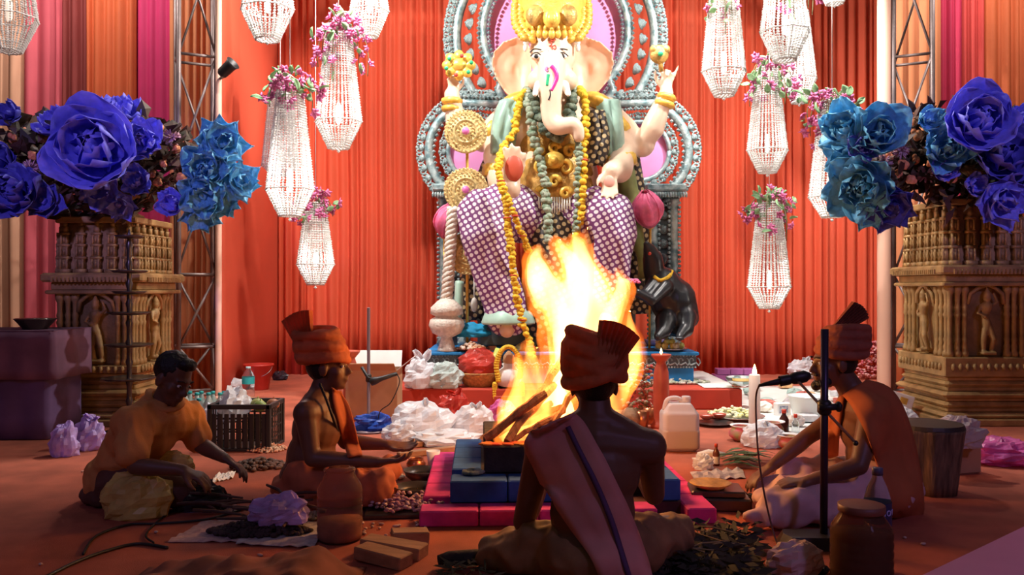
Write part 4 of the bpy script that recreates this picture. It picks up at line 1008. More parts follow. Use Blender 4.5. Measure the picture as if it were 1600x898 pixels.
TONG = [([(868, 690), (872, 630), (885, 560), (898, 490), (893, 430), (884, 392), (880, 372)], [.10, .14, .15, .16, .13, .08, .02], 4.35),
        ([(905, 640), (925, 560), (930, 480), (915, 420), (905, 378), (898, 360)], [.10, .13, .12, .09, .05, .01], 4.4),
        ([(890, 520), (865, 460), (845, 430), (836, 402), (850, 384)], [.12, .12, .10, .06, .01], 4.3), ([(850, 470), (832, 440), (824, 412)], [.09, .07, .015], 4.3),
        ([(940, 540), (958, 490), (966, 450), (958, 418)], [.12, .11, .06, .01], 4.45), ([(940, 620), (975, 570), (992, 525), (986, 480)], [.12, .11, .07, .01], 4.5),
        ([(940, 680), (965, 640), (972, 610), (968, 590)], [.09, .07, .04, .01], 4.45), ([(830, 680), (822, 630), (812, 590), (800, 555)], [.15, .13, .08, .01], 4.25),
        ([(850, 660), (845, 600), (832, 555), (838, 525)], [.13, .11, .06, .01], 4.25), ([(805, 685), (792, 655), (784, 630)], [.10, .07, .01], 4.15), ([(895, 440), (918, 405), (925, 370), (922, 350)], [.08, .05, .025, .008], 4.35)]
def flames(sc, keep, vox, amp):
    m = MB()
    for i, (pp, rr, d) in enumerate(TONG):
        if i not in keep: continue
        pts = [P(x, y, d) for x, y in pp]; q = smoothpath(pts, 4); R_ = []
        for k in range(len(q)):
            t = k / 4; a = int(min(t, len(rr) - 2)); R_.append(max(.006, lerp(rr[a], rr[a + 1], t - a) * sc))
        q = [V((p.x, p.y, max(p.z, .31 + R_[k] * .3))) for k, p in enumerate(q)]
        m.limb(q, R_, 10)
    return remesh(m, vox, 3, lambda p, n: p + n * amp * noise.noise(V((p.x * 9, p.y * 9, p.z * 4))) + V((amp * .6 * math.sin(p.z * 13), 0, 0)))
obj('outer_flame', flames(1.0, range(11), .018, .045), flame_mat('outer flame glow', (1, .20, .018), 20, 8, .36), FI, True)
obj('inner_flame', flames(.68, range(11), .016, .035), flame_mat('inner flame glow', (1, .42, .085), 30, 8, .33), FI, True)
obj('flame_core', flames(.5, (0, 1, 2, 3, 4), .016, .03), flame_mat('white hot flame core', (1, .78, .40), 26, 6, .28), FI, True)
fl = bpy.data.lights.new('fire_light', 'POINT'); fl.energy = 42; fl.color = (1, .46, .14); fl.shadow_soft_size = .16
fo = bpy.data.objects.new('fire_light', fl); COL.objects.link(fo); fo.parent = FI; fo.location = (.03, 0, .52)

# ------------------------------------------------------------------ people
M_br = mat('brown skin', (.17, .075, .045), .48, vary=.1, vscale=8)
M_turb = mat('saffron turban cloth', (.76, .22, .09), .8, vary=.2, vscale=9, bump=.3, bscale=60, transl=.35)
M_dh_or = mat('orange red dhoti cloth', (.46, .12, .05), .8, vary=.25, vscale=8)
M_dh_tan = mat('ochre dhoti cloth', (.32, .16, .07), .8, vary=.25, vscale=8)
M_dh_pink = mat('pale pink dhoti cloth', (.66, .42, .42), .75, vary=.12, vscale=6)
M_shawl = mat('dull pink brown shawl', (.74, .31, .27), .85, vary=.12, vscale=5)
M_shawl2 = mat('orange shawl', (.46, .12, .04), .85, vary=.12, vscale=5)
M_hair = mat('black hair', (.016, .013, .012), .5, bump=.5, bscale=120)
M_shirt = mat('orange kurta cotton', (.66, .27, .08), .85, vary=.12, vscale=6, bump=.15, bscale=140)
def head_into(mb, c, F, s=1.0):
    q = lambda x, y, z: c + F @ (V((x, y, z)) * s); e = lambda p, r: mb.ell(q(*p), tuple(k * s for k in r), F, 14, 10)
    e((0, -.012, .035), (.076, .095, .088)); e((0, .03, -.03), (.060, .060, .085)); e((0, .042, -.085), (.044, .042, .033)); e((0, .066, -.101), (.02, .02, .016))
    mb.limb([q(0, .088, .006), q(0, .104, -.022), q(0, .112, -.032)], [.009 * s, .012 * s, .012 * s], 8); e((0, .096, -.038), (.019, .014, .010))
    mb.limb([q(-.042, .074, .02), q(0, .087, .022), q(.042, .074, .02)], [.011 * s, .012 * s, .011 * s], 8)
    e((0, .088, -.062), (.024, .013, .0085)); e((0, .085, -.075), (.021, .012, .0085))
    for k in (-1, 1): e((k * .077, -.006, -.01), (.011, .024, .034)); e((k * .042, .052, -.028), (.026, .026, .028))
def face_parts(par, c, F, s=1.0):
    for k in (-1, 1):
        p = c + F @ (V((k * .031, .0825, .001)) * s); m = MB(); m.ell(p, (.0125 * s, .008 * s, .0075 * s), F, 10, 6); e = obj('eye', m, M_white, par, True)
        m = MB(); m.ell(c + F @ (V((k * .031, .0895, .001)) * s), .0052 * s, F, 8, 6); obj('pupil', m, M_ink, e, True)
        m = MB(); m.tube([c + F @ (V((k * x, y, z)) * s) for x, y, z in ((.016, .099, .026), (.032, .096, .031), (.05, .078, .025))], .0045 * s, 6, True, .7); obj('eyebrow', m, M_hair, par, True)
def torso_into(mb, pel, ch, nk, sl, sr, hc, s=1.0):
    up = (ch - pel).normalized(); x = (sr - sl).normalized(); f = up.cross(x).normalized(); F = Matrix((x, f, up)).transposed()
    mb.ell(pel, (.165 * s, .125 * s, .12 * s), F, 16, 10); mb.ell(lerp(pel, ch, .45), (.145 * s, .115 * s, .15 * s), F, 16, 10); mb.ell(ch, (.165 * s, .115 * s, .15 * s), F, 16, 10)
    mb.limb([sl, lerp(ch, nk, .55), sr], [.062 * s, .10 * s, .062 * s]); mb.limb([lerp(sl, nk, .35), nk, lerp(sr, nk, .35)], [.052 * s, .062 * s, .052 * s])
    mb.limb([nk, lerp(nk, hc, .5), lerp(nk, hc, .85)], [.062 * s, .054 * s, .052 * s])
def arm_into(mb, sh, el, wr, hd, hn, th, curl=(.35, .4, .3), s=1.0):
    mb.limb([sh, lerp(sh, el, .45), el], [.056 * s, .049 * s, .04 * s]); mb.limb([el, lerp(el, wr, .3), wr], [.04 * s, .041 * s, .026 * s]); hand(mb, wr, hd, hn, th, 1.0, curl)
def leg_into(mb, hip, kn, an, s=1.0, toe=None):
    mb.limb([hip, lerp(hip, kn, .5), kn], [.092 * s, .08 * s, .064 * s]); mb.limb([kn, lerp(kn, an, .35), an], [.062 * s, .06 * s, .042 * s])
    if toe is not None: mb.limb([an, lerp(an, toe, .6), toe], [.04, .036, .024])
def turban(par, c, F, s=1.0, h=1.0, fan=None, cross=False, mt=None):
    mt = mt or M_turb
    q = lambda x, y, z: c + F @ (V((x, y, z)) * s); m = MB()
    m.ell(q(0, -.012, .085), (.093 * s, .108 * s, .075 * s * h), F, 18, 12)
    if cross: m.lathe([(.10 * s, .03 * s), (.108 * s, .07 * s), (.104 * s, .13 * s), (.085 * s, .155 * s), (.03 * s, .163 * s)], 18, c + F @ V((0, -.012, 0)) * s, F)
    for i in range(6):
        tl = (.34 if i % 2 else -.34) if cross else (.16 if i % 2 else -.2); hz = .035 + .021 * i * h; rr = 1 - .05 * max(0, i - 2)
        R = F @ Matrix.Rotation(tl, 3, 'Y') @ Matrix.Rotation((-.25 if not cross else .1), 3, 'X')
        m.tube([c + F @ V((0, -.012, hz)) * s + R @ (V((.092 * rr * math.cos(a), .108 * rr * math.sin(a), 0)) * s) for a in [2 * PI * k / 20 for k in range(21)]], .0205 * s, 8)
    t = obj('turban', remesh(m, .0065, 1), mt, par, True)
    if fan:
        base, tip, wv, w0, w1 = fan; g = []
        for i in range(8):
            v = i / 7; row = []; p = lerp(base, tip, v); w = lerp(w0, w1, v)
            for j in range(17):
                u = j / 8 - 1; row.append(p + wv * (u * w) + F @ V((0, 0, 0)) + wv.cross(tip - base).normalized() * (.008 * (1 if j % 2 else -1) * (.5 + v)) - (tip - base).normalized() * (.02 * u * u * v))
            g.append(row)
        m = MB(); m.sheet(g, .004); obj('turban_fan', m, mt, t, False)
    return t
def foldy(a, f1, sx=1): 
    return lambda p, n: p + n * (a * .35 * (1 - 2 * abs(math.sin(14 * (p.x * .7 + p.y * .6 + p.z * .5) + 5 * noise.noise(p * 5)))) + a * noise.noise(V((p.x * f1, p.y * f1, p.z * f1 * .6))) + a * .5 * noise.noise(V((p.x * f1 * 2.3, p.y * f1 * 2.3, p.z * f1))))
CAMP = V((0, 0, CAMZ))
def draped(name, bodies, rows, dflt, off, th, mt, par, sub=4, cols=9, passes=2):
    """cloth laid over the bodies: rows of (left px, right px) give its outline, surface depth comes from the bodies"""
    vs, fs = [], []
    for b in bodies: k = len(vs); vs += b.v; fs += [[i + k for i in f] for f in b.f]
    bv = BVHTree.FromPolygons([tuple(v) for v in vs], fs); L = smoothpath([V((*r[0], 0)) for r in rows], sub); R = smoothpath([V((*r[1], 0)) for r in rows], sub); D = []; Q = []
    for a, b in zip(L, R):
        dr = []; qr = []
        for j in range(cols):
            p = lerp(a, b, j / (cols - 1)); ray = (P(p.x, p.y, 1.0) - CAMP).normalized(); h = bv.ray_cast(CAMP, ray)
            dr.append(h[0].y if h[0] is not None else dflt); qr.append(p)
        D.append(dr); Q.append(qr)
    n, c = len(D), cols
    for _ in range(passes):
        E = [r[:] for r in D]
        for i in range(n):
            for j in range(c):
                s_, k = 0, 0
                for di, dj in ((0, 0), (1, 0), (-1, 0), (0, 1), (0, -1)):
                    if 0 <= i + di < n and 0 <= j + dj < c: s_ += D[i + di][j + dj]; k += 1
                E[i][j] = min(s_ / k, D[i][j] + .0)
        D = E
    g = [[P(Q[i][j].x, Q[i][j].y, D[i][j] - off - .006 * math.sin(j * 2.1)) for j in range(c)] for i in range(n)]
    m = MB(); m.sheet(g, th); return obj(name, m, mt, par, True)

# --- priest with his back to us
pel, ch, nk, hc = V((.285, 2.95, .13)), V((.288, 2.97, .40)), P(930, 652, 2.97), P(928, 600, 3.0)
sl, sr = P(846, 698, 2.97), P(1014, 698, 2.97); F = frame(V((-.05, 1, -.05)))
FM = thing('person', 'bare backed priest in saffron turban and long shawl, seated facing the fire', 'person', V((.285, 2.95, 0)))
b = MB(); torso_into(b, pel, ch, nk, sl, sr, hc, 1.06); head_into(b, hc, F, 1.0)
arm_into(b, sl, P(818, 815, 3.06), V((.13, 3.36, .27)), V((.5, .8, .1)), V((.3, 0, 1)), 1); arm_into(b, sr, P(1022, 772, 3.08), V((.50, 3.38, .36)), V((-.3, .9, .1)), V((-.2, 0, 1)), -1)
leg_into(b, V((.20, 2.98, .12)), P(775, 862, 3.12), V((.3, 3.3, .06)), 1, V((.42, 3.32, .05))); leg_into(b, V((.37, 2.98, .12)), V((.62, 3.18, .12)), V((.25, 3.24, .06)), 1, V((.14, 3.28, .05)))
BODY_F = remesh(b, .0075, 3); obj('body', BODY_F, M_br, FM, True); face_parts(FM, hc, F)
m = MB(); m.ell(hc + F @ V((0, -.02, .02)), (.08, .092, .09), F, 14, 10); obj('hair', m, M_hair, FM, True)
turban(FM, hc, F, 1.16, 1.0, (P(942, 582, 2.87), P(972, 506, 2.87), V((.9, 0, -.40)).normalized(), .035, .078), True)
d = MB(); d.ell(V((.285, 2.95, .10)), (.21, .17, .115), None, 16, 10); leg_into(d, V((.20, 2.98, .12)), P(775, 862, 3.12), V((.3, 3.3, .07)), 1.25); leg_into(d, V((.37, 2.98, .12)), V((.62, 3.18, .11)), V((.25, 3.24, .07)), 1.25); d.ell(V((.3, 3.12, .05)), (.28, .16, .06))
for p in d.v: p.z = max(p.z, .004)
DH_F = remesh(d, .011, 4, foldy(.02, 9)); [setattr(p, 'z', max(p.z, .003)) for p in DH_F.v]; obj('dhoti', DH_F, M_dh_tan, FM, True)
draped('shawl', [BODY_F, DH_F], [((840, 668), (893, 645)), ((819, 690), (912, 660)), ((832, 725), (938, 705)), ((852, 765), (958, 745)), ((878, 805), (977, 785)), ((905, 845), (993, 825)), ((928, 880), (1006, 862)), ((945, 925), (1020, 905))], 2.84, .012, .008, M_shawl, FM)
draped('shawl_stripe', [BODY_F, DH_F], [((884, 668), (890, 665)), ((902, 705), (908, 703)), ((922, 745), (929, 743)), ((940, 785), (947, 783)), ((955, 825), (962, 822)), ((972, 880), (979, 877)), ((984, 915), (990, 912))], 2.825, .026, .003, mat('violet stripe', (.12, .06, .16), .8), FM, cols=3)

# --- chanting priest in profile
pel, ch, nk, hc = P(478, 748, 4.1), P(496, 668, 4.1), P(503, 612, 4.1), P(513, 573, 4.1)
sl, sr = P(512, 642, 4.28), P(478, 646, 3.94); F = frame(V((1, -.05, .06)))
LM = thing('person', 'bare chested priest in fanned saffron turban praying with open hands, seen from the side', 'person', V((pel.x, pel.y, 0)))
b = MB(); torso_into(b, pel, ch, nk, sl, sr, hc, 1.02); head_into(b, hc, F, .98)
arm_into(b, sr, P(488, 716, 3.90), P(592, 722, 3.88), V((1, .1, .05)), V((-.1, .25, 1)), -1, (.25, .35, .3)); arm_into(b, sl, P(540, 690, 4.3), P(606, 695, 4.22), V((1, -.1, -.1)), V((-.05, -.4, 1)), 1, (.25, .35, .3))
leg_into(b, P(480, 755, 4.0), P(585, 768, 3.92), P(520, 775, 4.1), 1, P(490, 775, 4.2)); leg_into(b, P(485, 750, 4.2), P(590, 740, 4.32), P(520, 760, 4.15), 1, P(495, 765, 4.0))
for p in b.v: p.z = max(p.z, .004)
BODY_L = remesh(b, .008, 3); obj('body', BODY_L, M_br, LM, True); face_parts(LM, hc, F, .98)
m = MB(); m.ell(hc + F @ V((0, -.03, .015)), (.08, .082, .09), F, 14, 10); obj('hair', m, M_hair, LM, True)
turban(LM, hc, F @ Matrix.Rotation(.22, 3, 'X'), 1.08, 1.25, (P(478, 545, 4.08), P(461, 488, 4.08), V((.93, -.1, .35)).normalized(), .04, .085))
d = MB(); d.ell(pel + V((.02, 0, -.03)), (.17, .22, .12), None, 16, 10); leg_into(d, P(480, 755, 4.0), P(590, 762, 3.92), P(520, 772, 4.1), 1.35); leg_into(d, P(485, 750, 4.2), P(598, 738, 4.32), P(520, 757, 4.15), 1.35); d.ell(P(545, 765, 4.1), (.26, .24, .08))
for p in d.v: p.z = max(p.z, .004)
DH_L = remesh(d, .011, 4, foldy(.025, 9)); [setattr(p, 'z', max(p.z, .003)) for p in DH_L.v]; obj('dhoti', DH_L, M_dh_or, LM, True)
draped('shawl', [BODY_L, DH_L], [((518, 604), (532, 612)), ((520, 630), (545, 632)), ((528, 660), (553, 658)), ((536, 690), (560, 688)), ((544, 715), (566, 712))], 4.16, .01, .008, M_shawl2, LM, cols=5)
m = MB()
for k in range(46):
    t_ = k / 45; p = smoothpath([P(500, 600, 3.99), P(512, 630, 3.97), P(521, 655, 3.99), P(528, 675, 4.08)], 15)[k]; m.ell(p, .0075, None, 6, 5)
obj('bead_necklace', m, M_ink, LM, True, True)

# --- priest with the microphone
pel, ch, nk, hc = P(1372, 752, 3.9), P(1352, 668, 3.9), P(1332, 612, 3.9), P(1303, 566, 3.9)
sl, sr = P(1362, 645, 3.72), P(1326, 640, 4.08); F = frame(V((-1, -.06, -.04)))
RM = thing('person', 'priest in turban and orange shawl leaning to the microphone, pale pink dhoti on his lap', 'person', V((pel.x, pel.y, 0)))
b = MB(); torso_into(b, pel, ch, nk, sl, sr, hc, 1.02); head_into(b, hc, F, 1.0)
arm_into(b, sr, P(1262, 682, 4.08), P(1204, 730, 3.98), V((-.8, -.15, -.45)), V((.2, 0, -1)), -1, (.3, .35, .3)); arm_into(b, sl, P(1342, 728, 3.62), P(1262, 752, 3.66), V((-1, .1, -.05)), V((0, .2, -1)), 1, (.3, .35, .3))
leg_into(b, P(1370, 760, 3.8), P(1240, 795, 3.68), P(1330, 800, 3.78), .72, P(1370, 805, 3.8)); leg_into(b, P(1370, 755, 4.0), P(1250, 748, 4.05), P(1330, 770, 3.9), .72, P(1370, 775, 3.85))
for p in b.v: p.z = max(p.z, .004)
BODY_R = remesh(b, .008, 3); obj('body', BODY_R, M_br, RM, True); face_parts(RM, hc, F)
m = MB(); m.ell(hc + F @ V((0, -.03, .015)), (.08, .082, .09), F, 14, 10); m.limb([hc + F @ V((-.045, .055, -.085)), hc + F @ V((0, .09, -.105)), hc + F @ V((.045, .055, -.085))], [.02, .024, .02]); m.limb([hc + F @ V((-.022, .096, -.052)), hc + F @ V((.022, .096, -.052))], [.007, .007]); obj('hair_and_beard', m, M_hair, RM, True)
turban(RM, hc + V((.016, 0, .022)), F @ Matrix.Rotation(.30, 3, 'X'), 1.0, 1.0, (P(1308, 515, 3.9), P(1350, 480, 3.88), V((.66, -.1, -.75)).normalized(), .028, .055), False, mat('maroon brown turban cloth', (.34, .09, .05), .8, vary=.2, vscale=9, bump=.3, bscale=60))
d = MB(); d.ell(pel + V((-.02, 0, -.03)), (.19, .23, .12), None, 16, 10); leg_into(d, P(1370, 760, 3.8), P(1215, 795, 3.62), P(1330, 800, 3.75), 1.4); leg_into(d, P(1370, 755, 4.0), P(1235, 740, 4.05), P(1330, 770, 3.9), 1.4); d.ell(P(1270, 780, 3.85), (.28, .28, .10), None, 16, 10); d.limb([P(1200, 800, 3.6), P(1170, 810, 3.62)], [.06, .03])
for p in d.v: p.z = max(p.z, .004)
DH_R = remesh(d, .011, 4, foldy(.03, 8)); [setattr(p, 'z', max(p.z, .003)) for p in DH_R.v]; obj('dhoti', DH_R, M_dh_pink, RM, True)
draped('shawl', [BODY_R, DH_R], [((1318, 618), (1352, 594)), ((1334, 638), (1388, 605)), ((1352, 675), (1412, 640)), ((1366, 715), (1428, 690)), ((1378, 755), (1438, 745)), ((1388, 795), (1442, 795)), ((1395, 815), (1436, 812))], 3.86, .012, .008, M_shawl2, RM)
draped('shawl_end', [BODY_R, DH_R], [((1296, 640), (1322, 612)), ((1294, 665), (1316, 645)), ((1290, 690), (1312, 680)), ((1288, 715), (1310, 712))], 3.95, .012, .008, M_shawl2, RM, cols=5)

# --- helper in the orange shirt
pel, ch, nk, hc = P(185, 750, 4.12), P(226, 682, 4.05), P(254, 632, 4.03), P(270, 592, 4.0)
sl, sr = P(296, 655, 4.22), P(206, 664, 3.88); F = frame(V((.86, -.42, -.42)), V((.3, 0, 1)))
SM = thing('person', 'dark haired man in an orange short-sleeved shirt bending forward over the floor', 'person', V((pel.x, pel.y, 0)))
b = MB(); torso_into(b, pel, ch, nk, sl, sr, hc, 1.0); head_into(b, hc, F, .98)
arm_into(b, sr, P(212, 728, 3.78), P(286, 734, 3.76), V((.9, 0, -.35)), V((0, .2, -1)), -1); arm_into(b, sl, P(312, 694, 4.2), P(352, 716, 4.08), V((.8, -.1, -.45)), V((0, -.2, -1)), 1)
leg_into(b, P(185, 755, 4.0), P(285, 765, 3.92), P(210, 778, 3.95), 1, P(180, 780, 4.0)); leg_into(b, P(180, 755, 4.15), P(280, 735, 4.3), P(200, 760, 4.2), 1, P(170, 765, 4.1))
for p in b.v: p.z = max(p.z, .004)
BODY_S = remesh(b, .008, 3); obj('body', BODY_S, M_br, SM, True); face_parts(SM, hc, F, .98)
m = MB(); m.ell(hc + F @ V((0, -.026, .045)), (.083, .092, .088), F, 16, 12); m.ell(hc + F @ V((0, .05, .10)), (.05, .04, .03), F); obj('hair', remesh(m, .008, 1, lambda p, n: p + n * .006 * noise.noise(p * 60)), M_hair, SM, True)
s = MB(); up = (ch - pel).normalized(); x = (sr - sl).normalized(); f = up.cross(x).normalized(); FF = Matrix((x, f, up)).transposed()
s.ell(pel, (.19, .15, .14), FF, 16, 10); s.ell(lerp(pel, ch, .45), (.175, .145, .17), FF, 16, 10); s.ell(ch, (.19, .14, .16), FF, 16, 10); s.limb([sl, lerp(ch, nk, .55), sr], [.09, .128, .09]); s.limb([lerp(sl, nk, .4), lerp(nk, ch, .1), lerp(sr, nk, .4)], [.078, .08, .078])
s.limb([sr, lerp(sr, P(212, 728, 3.78), .72)], [.085, .075]); s.limb([sl, lerp(sl, P(312, 694, 4.2), .75)], [.085, .075])
for p in s.v: p.z = max(p.z, .004)
obj('shirt', remesh(s, .009, 4, foldy(.016, 11)), M_shirt, SM, True)
m = MB(); R_ = frame((hc - nk)); m.tube([lerp(nk, hc, .22) + R_ @ V((.078 * math.cos(a), .0 + .012 * math.sin(a * 2), .082 * math.sin(a))) for a in [2 * PI * k / 18 for k in range(19)]], .017, 8, True, .5); obj('collar', m, M_shirt, SM, True)
d = MB(); d.ell(pel - V((0, 0, .05)), (.17, .2, .10), None, 14, 10); leg_into(d, P(185, 755, 4.0), P(285, 765, 3.92), P(210, 778, 3.95), 1.2); leg_into(d, P(180, 755, 4.15), P(280, 735, 4.3), P(200, 760, 4.2), 1.2)
for p in d.v: p.z = max(p.z, .004)
m2 = remesh(d, .011, 4, foldy(.015, 9)); [setattr(p, 'z', max(p.z, .003)) for p in m2.v]; obj('trousers', m2, mat('dark brown trousers', (.12, .05, .035), .85, vary=.2, vscale=6), SM, True)
# ------------------------------------------------------------------ small things: builders
M_bagw = mat('white plastic film', (.86, .88, .92), .3, vary=.1, vscale=8, transl=.35, bump=.5, bscale=30)
M_bagv = mat('lilac plastic film', (.56, .42, .80), .3, vary=.25, vscale=10, transl=.35, bump=.5, bscale=30)
M_bagy = mat('yellow plastic film', (.92, .66, .20), .4, vary=.2, vscale=8, transl=.3, bump=.4, bscale=25)
M_bagg = mat('greenish white plastic film', (.62, .74, .70), .3, vary=.2, vscale=8, transl=.35, bump=.5, bscale=30)
M_bagr = mat('red plastic film', (.66, .07, .05), .3, vary=.2, vscale=8, transl=.3, bump=.5, bscale=30)
M_bagb = mat('blue plastic film', (.03, .10, .50), .3, vary=.2, vscale=8, transl=.25, bump=.5, bscale=30)
M_bagp = mat('pink plastic film', (.74, .16, .46), .3, vary=.3, vscale=10, transl=.35, bump=.6, bscale=30)
M_bagk = mat('black plastic film', (.03, .025, .03), .3, vary=.3, vscale=8, bump=.5, bscale=30)
M_steel = mat('dull steel', (.45, .43, .42), .3, .9); M_dsteel = mat('tarnished steel', (.10, .085, .08), .3, .7); M_copper = mat('copper', (.45, .16, .07), .3, .8)
M_glass = mat('clear plastic', (.85, .93, .95), .06, trans=.95, ior=1.08); M_label = mat('teal label', (.03, .45, .45), .5)
M_terra = mat('terracotta red paint', (.42, .075, .04), .45, vary=.12, vscale=9)
M_paper = mat('newsprint', (.58, .52, .50), .9, col2=(.40, .36, .36), vscale=45); M_wpaper = mat('white paper', (.82, .80, .78), .8, vary=.06)
M_card = mat('brown cardboard', (.50, .30, .16), .85, vary=.1, vscale=6)
M_plank = mat('sawn plank', (.36, .19, .10), .8, vary=.2, vscale=4, stretch=(1, 8, 8), bump=.2)
M_wax = mat('white wax', (.86, .82, .76), .45, transl=.25); M_rwax = mat('red wax', (.70, .07, .04), .4, transl=.35)
M_flame = mat('candle flame glow', (1, .6, .2), .5, emit=(1, .62, .22), estr=14)
def lathe_part(name, prof, c, mt, par, n=24, **k): m = MB(); m.lathe(prof, n, c, **k); return obj(name, m, mt, par, True)
def bag(px, pyb, wpx, hpx, mt, label, z0=0.0, ears=0, seed=1, dep=.8, d=None, name='plastic_bag', group=None, amp=.3):
    c = G(px, pyb, z0) if d is None else P(px, pyb, d)
    s = c.y / FPX; r = (wpx / 2 * s, wpx / 2 * s * dep, hpx * s / 1.62)
    t = thing(name, label, 'bag', V((c.x, c.y + r[1] * .6, c.z)), group)
    m = MB(); m.blob((c.x, c.y + r[1] * .6, c.z + r[2] * .62), r, seed, amp, 2.6, 26, 18); obj('sack', m, mt, t)
    rnd = random.Random(seed)
    for e in range(ears):
        kk = 1.0 if z0 == .18 else rnd.uniform(.35, .6); a = (e - (ears - 1) / 2) * (.7 if z0 == .18 else 1.5) + rnd.uniform(-.3, .4); b = V((c.x + r[0] * .15, c.y + r[1] * .4, c.z + r[2] * 1.45)); g = []; up = V((math.sin(a), -.1, math.cos(a)))
        for i in range(5):
            v = i / 4; w = r[0] * .22 * kk * math.sin(PI * (.15 + .7 * v)); row = [b + up * (r[2] * .9 * kk * v) + V((math.cos(a), 0, -math.sin(a))) * (w * (j / 2 - 1)) + V((0, .02 * math.sin(j * 2 + i), 0)) for j in range(5)]; g.append(row)
        q = MB(); q.sheet(g, .006); obj('tied_ear', q, mt, t)
    return t
def dish(px, py, rpx, prof, mt, label, cat, z0=0.0, name='dish', fill=None, group=None):
    c = G(px, py, z0); R_ = rpx * c.y / FPX; t = thing(name, label, cat, c, group)
    pts = [(r * R_, z * R_) for r, z in prof]; lathe_part('vessel', pts, c, mt, t, 28)
    if fill: lathe_part('contents', [(fill[1] * R_, fill[2] * R_ * .9), (fill[1] * R_, fill[2] * R_), (.01, fill[2] * R_ + .004)], c, fill[0], t, 20)
    return t
BOWL = [(.45, 0), (.5, .02), (.85, .3), (1, .62), (.97, .64), (.82, .34), (.4, .08), (.01, .07)]
PLATE = [(.6, 0), (.65, .02), (.95, .12), (1, .16), (.97, .17), (.65, .07), (.01, .06)]
POT = [(.5, 0), (.62, .03), (.98, .35), (1.0, .6), (.8, .9), (.72, 1.0), (.86, 1.12), (.82, 1.14), (.66, 1.0), (.9, .6), (.5, .1), (.01, .09)]
CUP = [(.7, 0), (.72, .02), (1, 2.2), (.97, 2.2), (.68, .06), (.01, .06)]
def bottle(c, R_, H, label, cat='bottle', cap=(.2, .4, .6), lab=None, water=True, group=None, text=None):
    t = thing('water_bottle', label, cat, c, group)
    prof = [(R_ * .9, 0), (R_, .02 * H)]
    for i in range(7): prof += [(R_, (.04 + .045 * i) * H), (R_ * .95, (.058 + .045 * i) * H)]
    prof += [(R_, .40 * H), (R_, .66 * H), (R_ * .96, .70 * H), (R_ * .75, .80 * H), (R_ * .36, .91 * H), (R_ * .34, .95 * H)]
    lathe_part('shell', prof, c, M_glass, t, 24); lathe_part('cap', [(R_ * .40, .93 * H), (R_ * .40, .995 * H), (R_ * .36, H)], c, mat('cap %.2f %.2f' % cap[:2], cap, .4), t, 16)
    if lab is not None: lathe_part('label_band', [(R_ * 1.012, .46 * H), (R_ * 1.012, .68 * H)], c, lab, t, 28, cap=False)
    return t
def candle_flame(par, c, s=1.0):
    m = MB(); m.lathe([(.003 * s, 0), (.011 * s, .012 * s), (.012 * s, .022 * s), (.007 * s, .042 * s), (.001, .06 * s)], 12, c); return obj('flame', m, M_flame, par, True)
def heap(name, px, py, wpx, n, r, mt, label, cat, z0=0.0, hgt=.4, seed=1, dep=1.0, flatz=.6, d=None):
    c = G(px, py, z0) if d is None else P(px, py, d); W_ = wpx / 2 * c.y / FPX; rnd = random.Random(seed); m = MB()
    for i in range(n):
        a = rnd.uniform(0, 2 * PI); q = rnd.random() ** .6; z = (1 - q) * hgt * W_ * rnd.uniform(.2, 1)
        m.ell((c.x + math.cos(a) * q * W_, c.y + W_ * dep * .6 + math.sin(a) * q * W_ * dep, c.z + r * flatz + z), (r * rnd.uniform(.7, 1.2), r * rnd.uniform(.5, 1), r * flatz), rz(rnd.uniform(0, 3)) @ Matrix.Rotation(rnd.uniform(-.5, .5), 3, 'X'), 6, 4)
    return solo(name, m, mt, label, cat, None, True, True)

# ------------------------------------------------------------------ far side, left of the idol
M_vio = mat('dark violet table cloth', (.12, .07, .18), .85, vary=.2, vscale=4); M_vio2 = mat('plum table cloth', (.18, .085, .145), .85, vary=.2, vscale=4)
t = thing('side_table', 'table under plum and violet cloths beside the pillar with the lamp stand', 'table', (-3.75, 5.95, 0))
m = MB(); m.box((-3.75, 5.95, .735), (1.22, .50, .03)); obj('tabletop', m, M_vio2, t)
def skirt(x0, x1, y0, y1, z0, z1, seed, amp):
    pts = [(x0, y1), (x0, y0), (x1, y0), (x1, y1)]; ring = []
    for k in range(4):
        a, b = V((*pts[k], 0)), V((*pts[(k + 1) % 4], 0)); n = max(4, int((b - a).length / .03)); nn = (b - a).normalized(); nn = V((nn.y, -nn.x, 0))
        for i in range(n): ring.append((lerp(a, b, i / n), nn))
    ring.append(ring[0]); g = []
    for i in range(6):
        v = i / 5; g.append([p + nn * (amp * v * (1 + math.sin(j * .9 + seed) * .8)) + V((0, 0, lerp(z1, z0, v))) for j, (p, nn) in enumerate(ring)])
    m = MB(); m.sheet(g, .004); return m
obj('over_cloth', skirt(-4.36, -3.14, 5.70, 6.2, .42, .752, 1, .012), M_vio2, t, True); obj('table_skirt', skirt(-4.33, -3.2, 5.74, 6.17, .005, .74, 2, .01), M_vio, t, True)
m = MB(); m.box((-3.75, 5.95, .7525), (1.23, .51, .004)); obj('cloth_top', m, M_vio2, t)
c = V((-3.38, 5.9, .756)); t = thing('black_bowl', 'wide black bowl standing on the cloth covered side table', 'bowl', c); lathe_part('vessel', [(.08, 0), (.085, .01), (.135, .07), (.14, .075), (.128, .07), (.07, .015), (.01, .012)], c, M_dsteel, t, 26)
t = thing('lamp_stand', 'tall black tiered oil lamp stand before the carved pillar', 'lamp stand', (-2.76, 6.0, 0)); c = V((-2.76, 6.0, 0))
